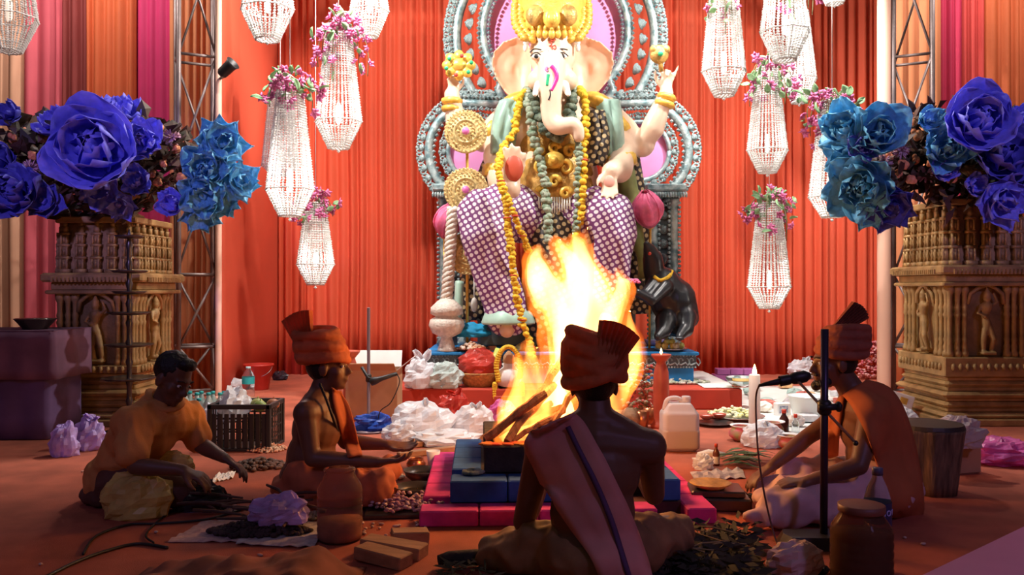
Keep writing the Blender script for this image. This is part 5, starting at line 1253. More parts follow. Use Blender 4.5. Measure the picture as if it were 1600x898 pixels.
lathe_part('pole', [(.16, 0), (.17, .02), (.05, .05), (.03, .1)] + [x for k in range(9) for x in ((.017, .13 + .14 * k), (.017, .2 + .14 * k), (.026, .235 + .14 * k), (.017, .26 + .14 * k))] + [(.012, 1.44), (.004, 1.47)], c, M_dsteel, t, 16)
for z_, r_ in ((1.40, .10), (1.15, .13), (1.0, .12), (.85, .15), (.62, .17), (.38, .19)):
    lathe_part('lamp_tray', [(.02, z_), (r_ * .8, z_ + .005), (r_, z_ + .022), (r_ * .97, z_ + .024), (r_ * .7, z_ + .012), (.02, z_ + .014)], c, M_dsteel, t, 20, star=8, amp=.06)
bag(95, 714, 44, 52, M_bagv, 'frosty white and lilac plastic bag slumped beside the table', seed=3); bag(133, 704, 50, 50, M_bagv, 'lilac plastic bag with a torn peak behind the man in the shirt', ears=2, seed=5)
# bottled water
t = thing('bottle_pack', 'shrink-wrapped pack of clear water bottles behind the man in the shirt', 'bottles', V((-2.27, 6.15, 0))); bb = V((-2.27, 6.15, 0))
for i in range(4):
    for j in range(2):
        c = bb + V(((i - 1.5) * .085, (j - .5) * .085, .0)); lathe_part('bottle', [(.036, 0), (.04, .01), (.04, .16), (.036, .2), (.015, .245), (.014, .26)], c, M_bagg, t, 14); 
        lathe_part('cap', [(.017, .26), (.017, .278), (.012, .28)], c, M_label, t, 12)
bottle(G(311, 682), .042, .27, 'teal capped water bottle standing before the wrapped pack', cap=(.03, .4, .4), lab=M_label); bag(335, 690, 50, 60, M_bagw, 'white plastic bag squeezed between the bottles and the black crate', seed=8, ears=1)
bottle(G(388, 622), .058, .30, 'clear bottle with teal label standing before the red bucket', cap=(.5, .75, .75), lab=M_label)
c = G(404, 608); t = thing('red_bucket', 'red plastic bucket standing against the flat red panel', 'bucket', c); lathe_part('pail', [(.10, 0), (.105, .01), (.14, .24), (.155, .245), (.155, .262), (.14, .262), (.10, .02), (.01, .015)], c, mat('red plastic', (.60, .05, .03), .35), t, 28)
m = MB(); m.tube([c + V((.148 * math.cos(a), -.15 * math.sin(a) * .55 - .03, .235 - .10 * math.sin(a))) for a in [PI * k / 14 for k in range(15)]], .004, 6); obj('handle', m, M_steel, t, True)
bag(436, 594, 24, 14, M_bagk, 'small black bundle lying beside the red bucket', seed=4); bag(362, 612, 40, 20, M_bagw, 'flat white plastic sack lying at the foot of the slim post', seed=6)
m = MB(); a, b2 = G(352, 622), G(405, 636); m.box((a + b2) / 2 + V((0, 0, .03)), (.30, .07, .05), rz(-.35), 1, .008); solo('timber_offcut', m, M_plank, 'pale timber offcut on the floor behind the black crate', 'wood')
# crate
cc = G(372, 706) + V((.0, .18, 0)); CRr = rz(.0); cw_, cd_, chh = .40, .34, .30
t = thing('plastic_crate', 'black slatted plastic crate filled with fruit and plastic', 'crate', cc); Mk = mat('black crate plastic', (.03, .03, .03), .5)
def cb(name, x, y, z, sx, sy, sz): m = MB(); m.box(cc + V((x, y, z)), (sx, sy, sz), None, 1, .003); return obj(name, m, Mk, t)
cb('bottom', 0, 0, .01, cw_, cd_, .02)
for sx in (-1, 1):
    for sy in (-1, 1): cb('corner_post', sx * (cw_ / 2 - .012), sy * (cd_ / 2 - .012), chh / 2, .028, .028, chh)
for sy in (-1, 1):
    cb('rim', 0, sy * (cd_ / 2 - .01), chh - .015, cw_, .024, .03)
    for k in range(9):
        if sy < 0: cb('slat', -cw_ / 2 + .04 + k * .04, sy * (cd_ / 2 - .008), .13, .03, .008, .22)
        else: cb('slat', -cw_ / 2 + .04 + k * .04, sy * (cd_ / 2 - .008), chh / 2, .014, .008, chh)
    for z_ in (.07, .14, .21): cb('rail', 0, sy * (cd_ / 2 - .012), z_, cw_, .008, .012)
for sx in (-1, 1):
    cb('rim', sx * (cw_ / 2 - .01), 0, chh - .015, .024, cd_, .03)
    for k in range(7): cb('slat', sx * (cw_ / 2 - .008), -cd_ / 2 + .05 + k * .04, chh / 2, .008, .012, chh)
    for z_ in (.07, .14, .21): cb('rail', sx * (cw_ / 2 - .012), 0, z_, .008, cd_, .012)
for (x, y, col, lb) in ((.10, -.05, (.25, .36, .10), 'green mango in the black crate'), (.16, .04, (.40, .16, .08), 'reddish mango in the black crate'), (.05, .06, (.34, .38, .12), 'yellow green mango half under plastic in the crate')):
    m = MB(); m.ell(cc + V((x, y, .275)), (.045, .038, .036), None, 14, 10); m.tube([cc + V((x, y, .305)), cc + V((x + .005, y, .325))], .004, 6); solo('mango', m, mat('mango %.2f' % col[0], col, .4, vary=.3, vscale=14), lb, 'fruit', 'mangoes in the crate', True)
m = MB(); m.blob(cc + V((-.09, .02, .26)), (.10, .12, .13), 4, .35, 3, 24, 16); solo('plastic_wrap', m, M_bagw, 'clear plastic wrapping bulging out of the black crate', 'plastic')
heap('flower_heap', 412, 706, 60, 240, .012, mat('orange petals', (.60, .16, .06), .8, col2=(.62, .45, .30), vscale=20), 'heap of orange and cream flower petals before the black crate', 'petals', seed=3)
heap('debris_heap', 395, 735, 84, 200, .018, mat('dark rubbish', (.05, .035, .03), .7, col2=(.16, .08, .06), vscale=20), 'dark heap of husks and plates between the two men', 'rubbish', seed=5, hgt=.3)
# cardboard carton
cc = G(580, 658); cc.y += .16; t = thing('cardboard_box', 'open brown cardboard box behind the chanting priest', 'box', cc)
for (x, y, sx, sy) in ((0, -.155, .40, .006), (0, .155, .40, .006), (-.2, 0, .006, .31), (.2, 0, .006, .31)):
    m = MB(); m.box(cc + V((x, y, .2)), (sx, sy, .40)); obj('side', m, M_card, t)
for (x, y, sx, sy, ax, an) in ((0, -.24, .39, .005, 'X', 1.1), (.26, 0, .005, .30, 'Y', .9), (-.24, 0, .005, .30, 'Y', -.5), (0, .19, .39, .005, 'X', -.4)):
    m = MB(); m.box((0, 0, .07), (sx, sy, .14), None); R_ = Matrix.Rotation(an, 3, ax); q = MB(); q.add(m.v, m.f, R_, cc + V((.2 * (1 if x > 0 else -1) if abs(x) > .1 else 0, .155 * (1 if y > 0 else -1) if abs(y) > .1 else 0, .40))); obj('flap', q, M_wpaper if y > .1 or x > .1 else M_card, t)
m = MB(); m.box(cc + V((0, 0, .006)), (.4, .31, .006)); obj('bottom', m, M_card, t)
# red turned candle posts
TP = [(.075, 0), (.08, .02), (.06, .04), (.052, .07), (.058, .12), (.06, .30), (.055, .42), (.04, .47), (.034, .49), (.05, .51), (.072, .535), (.075, .55), (.06, .552), (.02, .545)]
for px, py, lb, lit in ((548, 656, 'red turned candle post beside the cardboard box', False), (1033, 668, 'red turned candle post with a small flame near the jerrycan', True)):
    c = G(px, py); t = thing('candle_post', lb, 'candle holder', c, 'red turned candle posts'); lathe_part('turned_post', TP, c, M_terra, t, 24)
    if lit: candle_flame(t, c + V((0, 0, .55)), .8)
# microphone stand at the far side
c = G(576, 674); t = thing('microphone_stand', 'slim microphone stand behind the chanting priest\'s hands', 'microphone stand', c)
lathe_part('pole', [(.13, 0), (.13, .012), (.02, .022), (.012, .03), (.012, .90), (.009, .905)], c, mat('purple grey metal', (.20, .13, .14), .4, .4), t, 16)
m = MB(); m.lathe([(.016, 0), (.022, .01), (.022, .05), (.016, .06)], 12, c + V((0, 0, .36))); m.tube([c + V((-.05, 0, .47)), c + V((0, -.02, .39)), c + V((.05, -.03, .385))], .012, 8); obj('clip', m, M_black, t, True)
m = MB(); m.tube([c + V((.02, -.03, .36)), c + V((.05, -.03, .375)), c + V((.07, -.03, .38)), c + V((.10, -.03, .39)), c + V((.21, -.03, .425))], [.026, .03, .024, .018, .013], 12); obj('microphone', m, M_black, t, True)
m = MB(); m.tube(smoothpath([c + V((.21, -.03, .425)), c + V((.23, -.04, .36)), c + V((.17, -.06, .22)), c + V((.09, -.05, .15)), c + V((.07, -.05, .005))], 6), .004, 6); obj('cable', m, M_black, t, True)
c = G(593, 652); t = thing('red_candle', 'red glowing candle beside the slim microphone stand', 'candle', c); lathe_part('wax', [(.034, 0), (.035, .005), (.033, .17), (.028, .175), (.004, .168)], c, M_rwax, t, 20); candle_flame(t, c + V((0, 0, .17)), 1.0)
bag(580, 676, 60, 30, M_bagb, 'bright blue plastic bag below the red candle', seed=9)
bag(655, 690, 100, 58, M_bagw, 'big crumpled white plastic bag beside the wooden planks', seed=11, ears=1); bag(738, 688, 66, 52, M_bagw, 'white plastic bag with red print edge next to the fire', seed=12, ears=2); bag(690, 697, 110, 24, M_bagw, 'flattened white plastic film in front of the crumpled bags', seed=13, amp=.4); bag(625, 694, 60, 34, M_bagw, 'small white plastic bag by the blue one', seed=14)
bag(708, 664, 52, 50, M_bagr, 'red carrier bag with a white corner among the white bags', seed=15, ears=2); bag(785, 672, 50, 42, M_bagp, 'pale pink plastic packet at the edge of the fire', seed=16)
for a, b2, w_, lb in (((610, 704), (722, 689), .05, 'long sawn plank lying in front of the white bags'), ((622, 716), (740, 702), .05, 'second sawn plank lying nearer the altar'), ((742, 690), (770, 684), .06, 'short dark board end beside the altar')):
    p0, p1 = G(*a), G(*b2); dr = p1 - p0; m = MB(); m.box((0, 0, 0), (dr.length, w_, .035), None, 1, .004); q = MB(); q.add(m.v, m.f, rz(math.atan2(dr.y, dr.x)), (p0 + p1) / 2 + V((0, 0, .02))); solo('plank', q, M_plank, lb, 'plank', 'planks by the altar')
# on the red step
bag(655, 607, 54, 44, M_bagw, 'white plastic bag knotted with two rabbit-like ears on the red step', z0=.18, ears=2, seed=21); bag(694, 607, 56, 40, M_bagg, 'greenish white plastic bag beside the red wrapped basket', z0=.18, seed=22)
c = G(748, 605, .18); c.y += .12; t = thing('wrapped_basket', 'wicker basket wrapped in red cellophane on the red step', 'basket', c); lathe_part('basket', [(.12, 0), (.13, .01), (.19, .11), (.195, .125), (.18, .125), (.12, .02), (.01, .02)], c, mat('wicker', (.50, .26, .09), .7, vary=.3, vscale=40, bump=.6, bscale=60), t, 26, star=13, amp=.02)
m = MB(); m.blob(c + V((0, 0, .19)), (.19, .17, .14), 5, .18, 3, 26, 16); obj('cellophane', m, M_bagr, t)
m = MB(); m.tube(smoothpath([c + V((-.19, 0, .12)), c + V((0, -.18, .10)), c + V((.19, 0, .12))], 6), .008, 6); obj('handle_band', m, M_gold2, t, True)
m = MB(); p0 = G(770, 575, .18) ; m.tube([P(768, 575, 7.3), P(779, 545, 7.35)], [.035, .03], 12); solo('green_packet_roll', m, mat('yellow green wrapper', (.55, .60, .12), .4), 'yellow green wrapped roll leaning on the red wrapped basket', 'packet', None, True)
# garlanded small shrine pot
c = G(795, 640); c.y += .1; t = thing('shrine_pot', 'small white pot shrine draped with a marigold loop beside the fire', 'shrine', c)
m = MB(); m.box(c + V((0, 0, .06)), (.26, .22, .12), None, 1, .01); m.box(c + V((0, 0, .15)), (.2, .18, .06), None, 1, .01); obj('stool', m, M_redstep, t)
lathe_part('pot', [(.05, .18), (.09, .2), (.115, .26), (.09, .33), (.05, .36), (.06, .39)], c, M_wpaper, t, 22); lathe_part('coconut', [(.03, .37), (.055, .41), (.045, .46), (.01, .50)], c, M_card, t, 16)
for pts in ([(-.09, .25), (-.105, .4), (-.05, .52), (.03, .53), (.10, .42), (.095, .28)], [(-.12, .22), (-.12, .1), (-.08, .03)], [(.11, .22), (.12, .12), (.06, .04)]):
    m = MB(); pp = smoothpath([c + V((x, -.08, z)) for x, z in pts], 7)
    for k, p in enumerate(pp): m.ell(p, (.026, .026, .02), rz(k), 7, 5)
    obj('marigold_loop', m, M_mari, t, True, True)
# on the plinth (top at .4705)
ZP = .4715
m = MB(); m.blob(P(738, 518, 7.66), (.17, .13, .075), 6, .4, 3, 28, 18); [setattr(p, 'z', max(p.z, ZP)) for p in m.v]; solo('blue_cloth_heap', m, mat('cyan cloth', (.02, .36, .66), .7, vary=.2, vscale=8), 'bunched cyan blue cloth on the throne plinth beside the mace', 'cloth', None, True)
dish(737, 548, 30, PLATE, M_copper, 'copper plate heaped with white and orange sweets on the plinth', 'plate', ZP, 'plate_of_sweets'); heap('sweets_heap', 737, 547, 44, 60, .022, mat('white orange sweets', (.82, .72, .62), .6, col2=(.75, .35, .15), vscale=14), 'mound of white and orange sweets on the copper plate', 'food', ZP + .02, .5, 7)
rnd = random.Random(9)
for k in range(16):
    x = rnd.uniform(-.35, .55); y = rnd.uniform(7.53, 7.75); m = MB()
    col = rnd.choice([(.75, .70, .62), (.55, .60, .20), (.70, .30, .12), (.35, .55, .50)])
    if k % 2: m.box((x, y, ZP + .02), (rnd.uniform(.05, .1), rnd.uniform(.04, .08), .04), rz(rnd.uniform(0, 3)), .85)
    else: m.ell((x, y, ZP + .03), (.038, .036, .03), None, 10, 7); m.ell((x, y, ZP + .058), (.008, .008, .01), None, 6, 4)
    solo('offering_packet' if k % 2 else 'offering_fruit', m, mat('offering %.2f' % col[0], col, .5, vary=.15, vscale=12), ('small %s wrapped packet on the plinth front edge' if k % 2 else 'small round %s fruit on the plinth front edge') % {.75: 'cream', .55: 'lime', .70: 'orange', .35: 'mint'}[col[0]], 'packet' if k % 2 else 'fruit', 'packets along the plinth edge' if k % 2 else 'fruit along the plinth edge', not k % 2)
rnd = random.Random(10)
dish(1048, 548, 26, PLATE, M_steel, 'steel plate of fruit on the plinth under the rat statue', 'plate', ZP, 'fruit_plate'); dish(1022, 540, 16, BOWL, mat('lilac bowl', (.5, .35, .6), .4), 'lilac bowl on the plinth beside the fruit plate', 'bowl', ZP, 'lilac_bowl', (M_wpaper, .85, .5))
for k in range(11):
    p = V((P(1048, 0, 7.6).x + rnd.uniform(-.11, .11), 7.62 + rnd.uniform(-.05, .06), ZP + .045 + rnd.choice([0, 0, .035]))); m = MB(); m.ell(p, (.032, .03, .03), None, 10, 7); m.tube([p + V((0, 0, .028)), p + V((.004, 0, .042))], .003, 5)
    solo('fruit', m, (mat('guava', (.46, .52, .16), .5), mat('banana yellow', (.70, .52, .14), .5), mat('pale apple', (.62, .52, .34), .4))[k % 3], 'small round %s fruit heaped on the steel plate' % ('green', 'yellow', 'pale')[k % 3], 'fruit', 'fruit on the steel plate', True)
# ------------------------------------------------------------------ right of the fire
heap('leaf_flower_heap', 1060, 600, 100, 160, .022, mat('mixed petals', (.30, .36, .20), .8, col2=(.78, .72, .62), vscale=22), 'long heap of leaves and white petals on the step below the plinth', 'petals', .18, .25, 31, .4)
heap('leaf_flower_heap', 990, 604, 60, 120, .024, mat('green grey leaves', (.20, .30, .22), .8, col2=(.55, .50, .42), vscale=22), 'heap of grey green leaves on the step just behind the fire', 'petals', .18, .6, 32, .6)
rnd = random.Random(4); m = MB(); c = G(1004, 660)
for k in range(150):
    v = rnd.random(); m.ell(c + V((rnd.gauss(0, .05 * (1.1 - v * .3)), rnd.gauss(.05, .04), .02 + .42 * v)), (.02, .018, .014), rz(rnd.uniform(0, 3)), 6, 4)
solo('flower_bunch', m, mat('red green flowers', (.55, .06, .07), .7, col2=(.20, .30, .18), vscale=22), 'upright bunch of small red flowers and leaves behind the fire', 'flowers', None, True, True)
m = MB(); c = G(985, 668); m.ell(c + V((0, 0, .075)), (.08, .08, .08), None, 18, 12); m.tube([c + V((0, 0, .15)), c + V((.01, 0, .18))], [.02, .006], 8); solo('coconut', m, mat('brown coconut', (.26, .15, .08), .8, vary=.3, vscale=16, bump=.6), 'brown coconut standing close behind the seated priest\'s shoulder', 'coconut', None, True)
for k, (x, y) in enumerate(((1003, 668), (1016, 662), (1010, 680))):
    dish(x, y, 12, CUP if k < 2 else BOWL, M_copper, ('small copper tumbler beside the red candle post', 'small copper tumbler beside the red candle post', 'shallow copper bowl at the foot of the red candle post')[k], 'cup', 0, 'copper_cup', None, 'copper cups by the candle post' if k < 2 else None)
heap('leaf_flower_heap', 1000, 700, 70, 90, .022, mat('pale petals', (.62, .60, .46), .8, col2=(.35, .40, .20), vscale=22), 'scattered pale petals beside the seated priest\'s shoulder', 'petals', 0, .2, 33, .6)
# jerrycan
c = G(1066, 708); c.y += .1; t = thing('jerrycan', 'translucent white jerrycan half full of cloudy liquid', 'jerrycan', c); Mj = mat('translucent white plastic', (.72, .66, .68), .35, transl=.35, vary=.04)
m = MB(); m.box(c + V((0, 0, .135)), (.235, .18, .27), None, 1, .025); m.box(c + V((0, 0, .285)), (.20, .15, .05), None, .7, 0); obj('can', remesh(m, .008, 6), Mj, t, True)
m = MB(); m.box(c + V((0, -.0, .083)), (.239, .184, .155), None, 1, .022); obj('liquid_level', remesh(m, .009, 4), mat('cloudy liquid seen through plastic', (.62, .50, .44), .4, transl=.3), t, True)
m = MB(); m.tube(smoothpath([c + V((-.095, 0, .26)), c + V((-.075, 0, .325)), c + V((-.01, 0, .335)), c + V((.03, 0, .30))], 5), .016, 8); obj('handle', m, Mj, t, True); lathe_part('cap', [(.03, .295), (.03, .345), (.026, .35)], c + V((.045, 0, 0)), Mj, t, 18)
# big candle
c = G(1179, 664); t = thing('pillar_candle', 'tall thick white lit candle in a plastic bag', 'candle', c); lathe_part('wax', [(.044, 0), (.045, .01), (.041, .38), (.036, .388), (.03, .38), (.004, .378)], c, M_wax, t, 22); candle_flame(t, c + V((0, 0, .375)), 1.5)
m = MB(); m.tube([c + V((0, 0, .375)), c + V((.002, 0, .395))], .003, 6); obj('wick', m, M_ink, t)
bag(1196, 700, 70, 36, M_bagw, 'white plastic bag of sugar slumped under the tall candle', seed=41, ears=1)
# painted pots, plates, bottles
M_potp = mat('pink painted pot', (.66, .10, .16), .5, col2=(.25, .40, .12), vscale=12)
t = dish(1160, 688, 21, POT, M_potp, 'pink and green painted clay pot near the tall candle', 'pot', 0, 'painted_pot'); c = G(1160, 688); R_ = 21 * c.y / FPX; lathe_part('white_rim', [(R_ * .73, R_ * 1.02), (R_ * .9, R_ * 1.12), (R_ * .9, R_ * 1.17), (R_ * .72, R_ * 1.1)], c, M_wpaper, t, 24, cap=False)
t = dish(1205, 680, 19, POT, M_potp, 'painted clay pot with a broad white rim behind the sugar bag', 'pot', 0, 'painted_pot'); c = G(1205, 680); R_ = 19 * c.y / FPX; lathe_part('white_rim', [(R_ * .73, R_ * 1.02), (R_ * 1.1, R_ * 1.14), (R_ * 1.1, R_ * 1.2), (R_ * .72, R_ * 1.1)], c, M_wpaper, t, 24, cap=False)
t = dish(1232, 700, 18, POT, M_potp, 'painted clay pot close to the microphone priest\'s arm', 'pot', 0, 'painted_pot'); c = G(1232, 700); R_ = 18 * c.y / FPX; lathe_part('white_rim', [(R_ * .73, R_ * 1.02), (R_ * 1.1, R_ * 1.14), (R_ * 1.1, R_ * 1.2), (R_ * .72, R_ * 1.1)], c, M_wpaper, t, 24, cap=False)
dish(1116, 664, 30, PLATE, M_dsteel, 'dark metal tray holding two clay bowls beside the jerrycan', 'tray', 0, 'metal_tray')
for k, (x, y) in enumerate(((1104, 655), (1124, 653))): dish(x, y, 11, BOWL, M_terra, 'small clay bowl on the dark metal tray', 'bowl', .03, 'clay_bowl', (M_wpaper, .8, .45), 'clay bowls on the tray')
dish(1150, 655, 44, PLATE, M_steel, 'broad plate under the heap of white flowers', 'plate', 0, 'flower_plate'); heap('white_flower_heap', 1150, 652, 80, 170, .02, mat('white yellow flowers', (.80, .80, .66), .8, col2=(.72, .74, .30), vscale=18), 'heap of white and yellow flowers between the jerrycan and the tall candle', 'flowers', .02, .35, 51, .8)
for (px, py, R_, H, lb, col) in ((1225, 676, .034, .17, 'dark brown syrup bottle with red cap behind the painted pots', (.06, .02, .015)), (1243, 682, .026, .16, 'slim clear bottle with red cap beside the dark syrup bottle', None), (1119, 727, .02, .13, 'small brown medicine bottle with red cap and white label on the carpet', (.14, .04, .02))):
    c = G(px, py); t = thing('small_bottle', lb, 'bottle', c); lathe_part('glass', [(R_ * .9, 0), (R_, .008), (R_, .58 * H), (R_ * .8, .66 * H), (R_ * .4, .78 * H), (R_ * .4, .86 * H)], c, mat('brown glass %d' % px, col, .15) if col else M_glass, t, 18); lathe_part('cap', [(R_ * .5, .84 * H), (R_ * .5, .99 * H), (R_ * .42, H)], c, M_red, t, 14)
    if px == 1119: lathe_part('paper_label', [(R_ * 1.02, .1 * H), (R_ * 1.02, .42 * H)], c, M_wpaper, t, 18, cap=False)
# white sheet with offerings on the floor and step
m = MB(); g = [[V((lerp(lerp(2.02, 1.95, v), lerp(3.15, 3.25, v), u), lerp(5.9, 8.8, v), .006 + .008 * abs(noise.noise(V((u * 6, v * 8, 1)))))) for u in [i / 14 for i in range(15)]] for v in [i / 14 for i in range(15)]]
m.sheet(g, .003); M_sheet = mat('white green printed sheet', (.70, .76, .70), .7, col2=(.80, .80, .76), vscale=10); solo('floor_sheet', m, M_sheet, 'pale sheet spread on the carpet under the offerings', 'sheet', None, True)
m = MB(); g = [[V((lerp(1.66, 1.97, u), lerp(7.18, 8.6, v), .187 + .006 * abs(noise.noise(V((u * 6, v * 8, 2)))))) for u in [i / 8 for i in range(9)]] for v in [i / 10 for i in range(11)]]; m.sheet(g, .003); solo('step_sheet', m, M_sheet, 'pale sheet spread on the end of the red step', 'sheet', None, True)
rnd = random.Random(21); pts = []
while len(pts) < 30:
    p = (rnd.uniform(2.1, 3.1), rnd.uniform(6.0, 8.6))
    if all((p[0] - q[0]) ** 2 + (p[1] - q[1]) ** 2 > .035 for q in pts): pts.append(p)
OFF = [((.78, .74, .66), 'cream'), ((.72, .42, .20), 'amber'), ((.42, .60, .55), 'mint'), ((.70, .18, .14), 'red'), ((.62, .62, .64), 'grey')]
for k, (x, y) in enumerate(pts):
    (col, cn) = OFF[k % 5]; mt_ = mat('packet ' + cn, col, .5, vary=.15, vscale=16); m = MB()
    if k % 3 == 0:
        m.box((x, y, .045), (rnd.uniform(.1, .16), rnd.uniform(.08, .13), .05), rz(rnd.uniform(0, 3)), 1, .006); solo('offering_box', m, mt_, 'small flat %s box lying on the pale floor sheet' % cn, 'box', 'boxes on the floor sheet')
    elif k % 3 == 1:
        c = V((x, y, .018)); t = thing('offering_dish', 'shallow dish with %s food on the pale floor sheet' % cn, 'dish', c, 'dishes on the floor sheet'); lathe_part('dish', [(.05, 0), (.055, .003), (.085, .02), (.082, .022), (.05, .008), (.01, .007)], c, M_wpaper, t, 20); lathe_part('food', [(.06, .012), (.05, .025), (.02, .035), (.003, .037)], c, mt_, t, 14)
    else:
        m.blob((x, y, .05), (.075, .06, .05), k, .25, 3, 16, 10); solo('offering_parcel', m, mt_, 'small crinkled %s parcel on the pale floor sheet' % cn, 'packet', 'parcels on the floor sheet')
for k in range(9):
    i, j = k % 3, k // 3; c = V((2.22 + i * .14 + (.03 if j == 2 else 0), 8.9, .001 + j * .062)); m = MB(); m.box(c + V((0, 0, .03)), (.135, .16, .058), rz(rnd.uniform(-.05, .05)), 1, .004); solo('purple_box', m, mat('purple carton', (.36, .10, .30), .6, vary=.1), 'purple sweet carton in the %s layer of the stack by the back curtain' % ('bottom', 'middle', 'top')[j], 'box', 'stacked purple cartons')
t = dish(1158, 604, 24, BOWL, M_glass, 'clear food container on the end of the red step', 'container', .19, 'food_container', (mat('amber food', (.60, .36, .08), .6), .8, .45))
bag(1258, 592, 44, 30, M_bagw, 'white carrier bag behind the microphone head', seed=44, ears=2, z0=0)
c = G(1262, 656); t = thing('steel_pail', 'white enamel pail behind the microphone boom', 'pail', c); lathe_part('pail', [(.10, 0), (.105, .01), (.15, .19), (.16, .195), (.145, .19), (.1, .02), (.01, .02)], c, mat('white enamel', (.70, .76, .76), .3), t, 28)
c = G(1222, 650); t = thing('printed_carton', 'small printed white carton beside the enamel pail', 'box', c); m = MB(); m.box(c + V((0, 0, .055)), (.12, .07, .11), rz(.2), 1, .004); obj('carton', m, M_wpaper, t); m = MB(); m.box(c + V((.003, -.0362, .06)), (.075, .002, .06), rz(.2)); obj('printed_panel', m, mat('blue print', (.10, .12, .28), .6, col2=(.7, .7, .7), vscale=60), t)
rnd = random.Random(12); m = MB(); c = G(1358, 588); c.y = 9.4; c.x = P(1358, 0, 9.4).x
for k in range(180):
    v = rnd.random(); m.ell(c + V((.12 * v + rnd.gauss(0, .06), .1 + rnd.gauss(0, .05), .02 + .42 * v)), (.018, .018, .012), rz(rnd.uniform(0, 3)), 6, 4)
solo('flower_bunch', m, mat('dusky pink flowers', (.52, .06, .10), .7, col2=(.62, .36, .34), vscale=24), 'upright bunch of dusky pink flowers against the thick post', 'flowers', None, True, True)
# ------------------------------------------------------------------ foreground, around the men
bag(205, 812, 112, 72, M_bagy, 'large yellow plastic bag on the carpet in front of the shirted man', seed=61, dep=.6, amp=.22)
bag(268, 742, 64, 36, M_bagy, 'pale yellow folded bag on the shirted man\'s lap', seed=62, d=4.02, dep=.4, amp=.2)
bag(305, 800, 100, 44, M_bagk, 'crumpled black plastic sheet below the shirted man\'s hand', seed=63, dep=.5, amp=.4)
def sheet_on_floor(name, q, mt, label, cat, z=.004, n=10, amp=.02, seed=1, group=None):
    """q: four pixel corners near-left, near-right, far-right, far-left"""
    a, b, c, d = [G(*p) for p in q]; g = []
    for i in range(n + 1):
        v = i / n; g.append([lerp(lerp(a, b, j / n), lerp(d, c, j / n), v) + V((0, 0, z + amp * abs(noise.noise(V((j * .5, i * .5, seed)))))) for j in range(n + 1)])
    m = MB(); m.sheet(g, .003); return solo(name, m, mt, label, cat, group, False)
sheet_on_floor('newspaper', [(262, 848), (402, 848), (420, 812), (318, 815)], mat('pinkish newsprint', (.56, .38, .36), .9, col2=(.42, .28, .28), vscale=40), 'pinkish newspaper sheet under the pile of twigs', 'newspaper', seed=2)
sheet_on_floor('newspaper', [(368, 852), (490, 858), (512, 818), (415, 815)], M_paper, 'grey newspaper sheet under the plastic jar and twigs', 'newspaper', z=.008, seed=3)
sheet_on_floor('newspaper', [(328, 756), (364, 748), (368, 738), (340, 742)], M_wpaper, 'folded white paper under the shirted man\'s fingertips', 'paper', seed=4, amp=.03)
sheet_on_floor('paper_scrap', [(335, 800), (368, 800), (370, 790), (338, 788)], mat('pinkish newsprint', (.5, .4, .4)), 'small pink paper scrap beside the black plastic sheet', 'paper', seed=5)
M_twig = mat('dark twigs', (.085, .04, .03), .85, vary=.4, vscale=10); rnd = random.Random(31)
for k in range(26):
    c = G(rnd.uniform(320, 480), rnd.uniform(800, 835)); a = rnd.gauss(0, .5); L = rnd.uniform(.12, .26); z = .03 + rnd.random() * .08; m = MB()
    dv = V((math.cos(a), math.sin(a), rnd.uniform(-.12, .12))); m.tube([c + V((0, 0, z)) - dv * L / 2, c + V((rnd.gauss(0, .008), 0, z + .006)), c + V((0, 0, z)) + dv * L / 2], [.006, .0075, .005], 6)
    solo('twig', m, M_twig, 'thin dark twig in the pile on the newspapers', 'twig', 'twigs on the newspapers')
heap('bark_heap', 400, 838, 160, 420, .017, mat('dark bark', (.05, .03, .028), .85, vary=.4, vscale=14), 'dark heap of bark and dry leaves under the twigs', 'bark', .008, .28, 35, .35)
bag(432, 822, 92, 46, M_bagv, 'crumpled lilac plastic bag lying on the pile of twigs', seed=66, dep=.5, d=3.5, amp=.35); 
heap('husk_heap', 478, 812, 60, 140, .013, mat('brown husk', (.14, .08, .06), .85, col2=(.30, .26, .22), vscale=20), 'brown husks beside the plastic jar', 'husks', .01, .4, 36, .5)
# plastic jar
def jar(px, py, R_, H, label, lid, shell, fill, fh):
    c = G(px, py); t = thing('plastic_jar', label, 'jar', c); prof = [(R_ * .92, 0), (R_, .02)]
    for i in range(6): prof += [(R_, H * (.08 + .1 * i)), (R_ * .965, H * (.105 + .1 * i)), (R_, H * (.13 + .1 * i))]
    prof += [(R_, H * .70), (R_ * .93, H * .76), (R_ * .72, H * .87), (R_ * .66, H * .90), (R_ * .66, H * .985)]
    lathe_part('shell', prof, c, shell, t, 32)
    if fill is not None: lathe_part('contents', [(R_ * .9, .008), (R_ * .93, .03), (R_ * .93, H * fh), (.01, H * fh + .01)], c, fill, t, 24)
    if lid is not None: lathe_part('lid', [(R_ * .72, H * .91), (R_ * .74, H * .92), (R_ * .74, H * .995), (R_ * .70, H), (.01, H)], c, lid, t, 28, star=28, amp=.012)
    else: lathe_part('mouth_ring', [(R_ * .68, H * .955), (R_ * .72, H * .97), (R_ * .68, H * .985)], c, shell, t, 28, cap=False)
M_jarb = mat('brownish clear plastic', (.86, .64, .52), .08, trans=.93, ior=1.06)
jar(531, 842, .094, .30, 'open clear plastic jar with brown dregs beside the chanting priest', None, M_jarb, mat('brown dregs', (.30, .13, .07), .8, vary=.2, vscale=20), .28)
jar(1346, 922, .104, .30, 'brown ribbed plastic jar with brown screw lid in front of the blue labelled bottle', mat('brown lid', (.20, .07, .045), .5), mat('amber clear plastic', (.45, .22, .13), .08, trans=.85, ior=1.06), mat('dark jar filling', (.045, .03, .026), .7), .66)
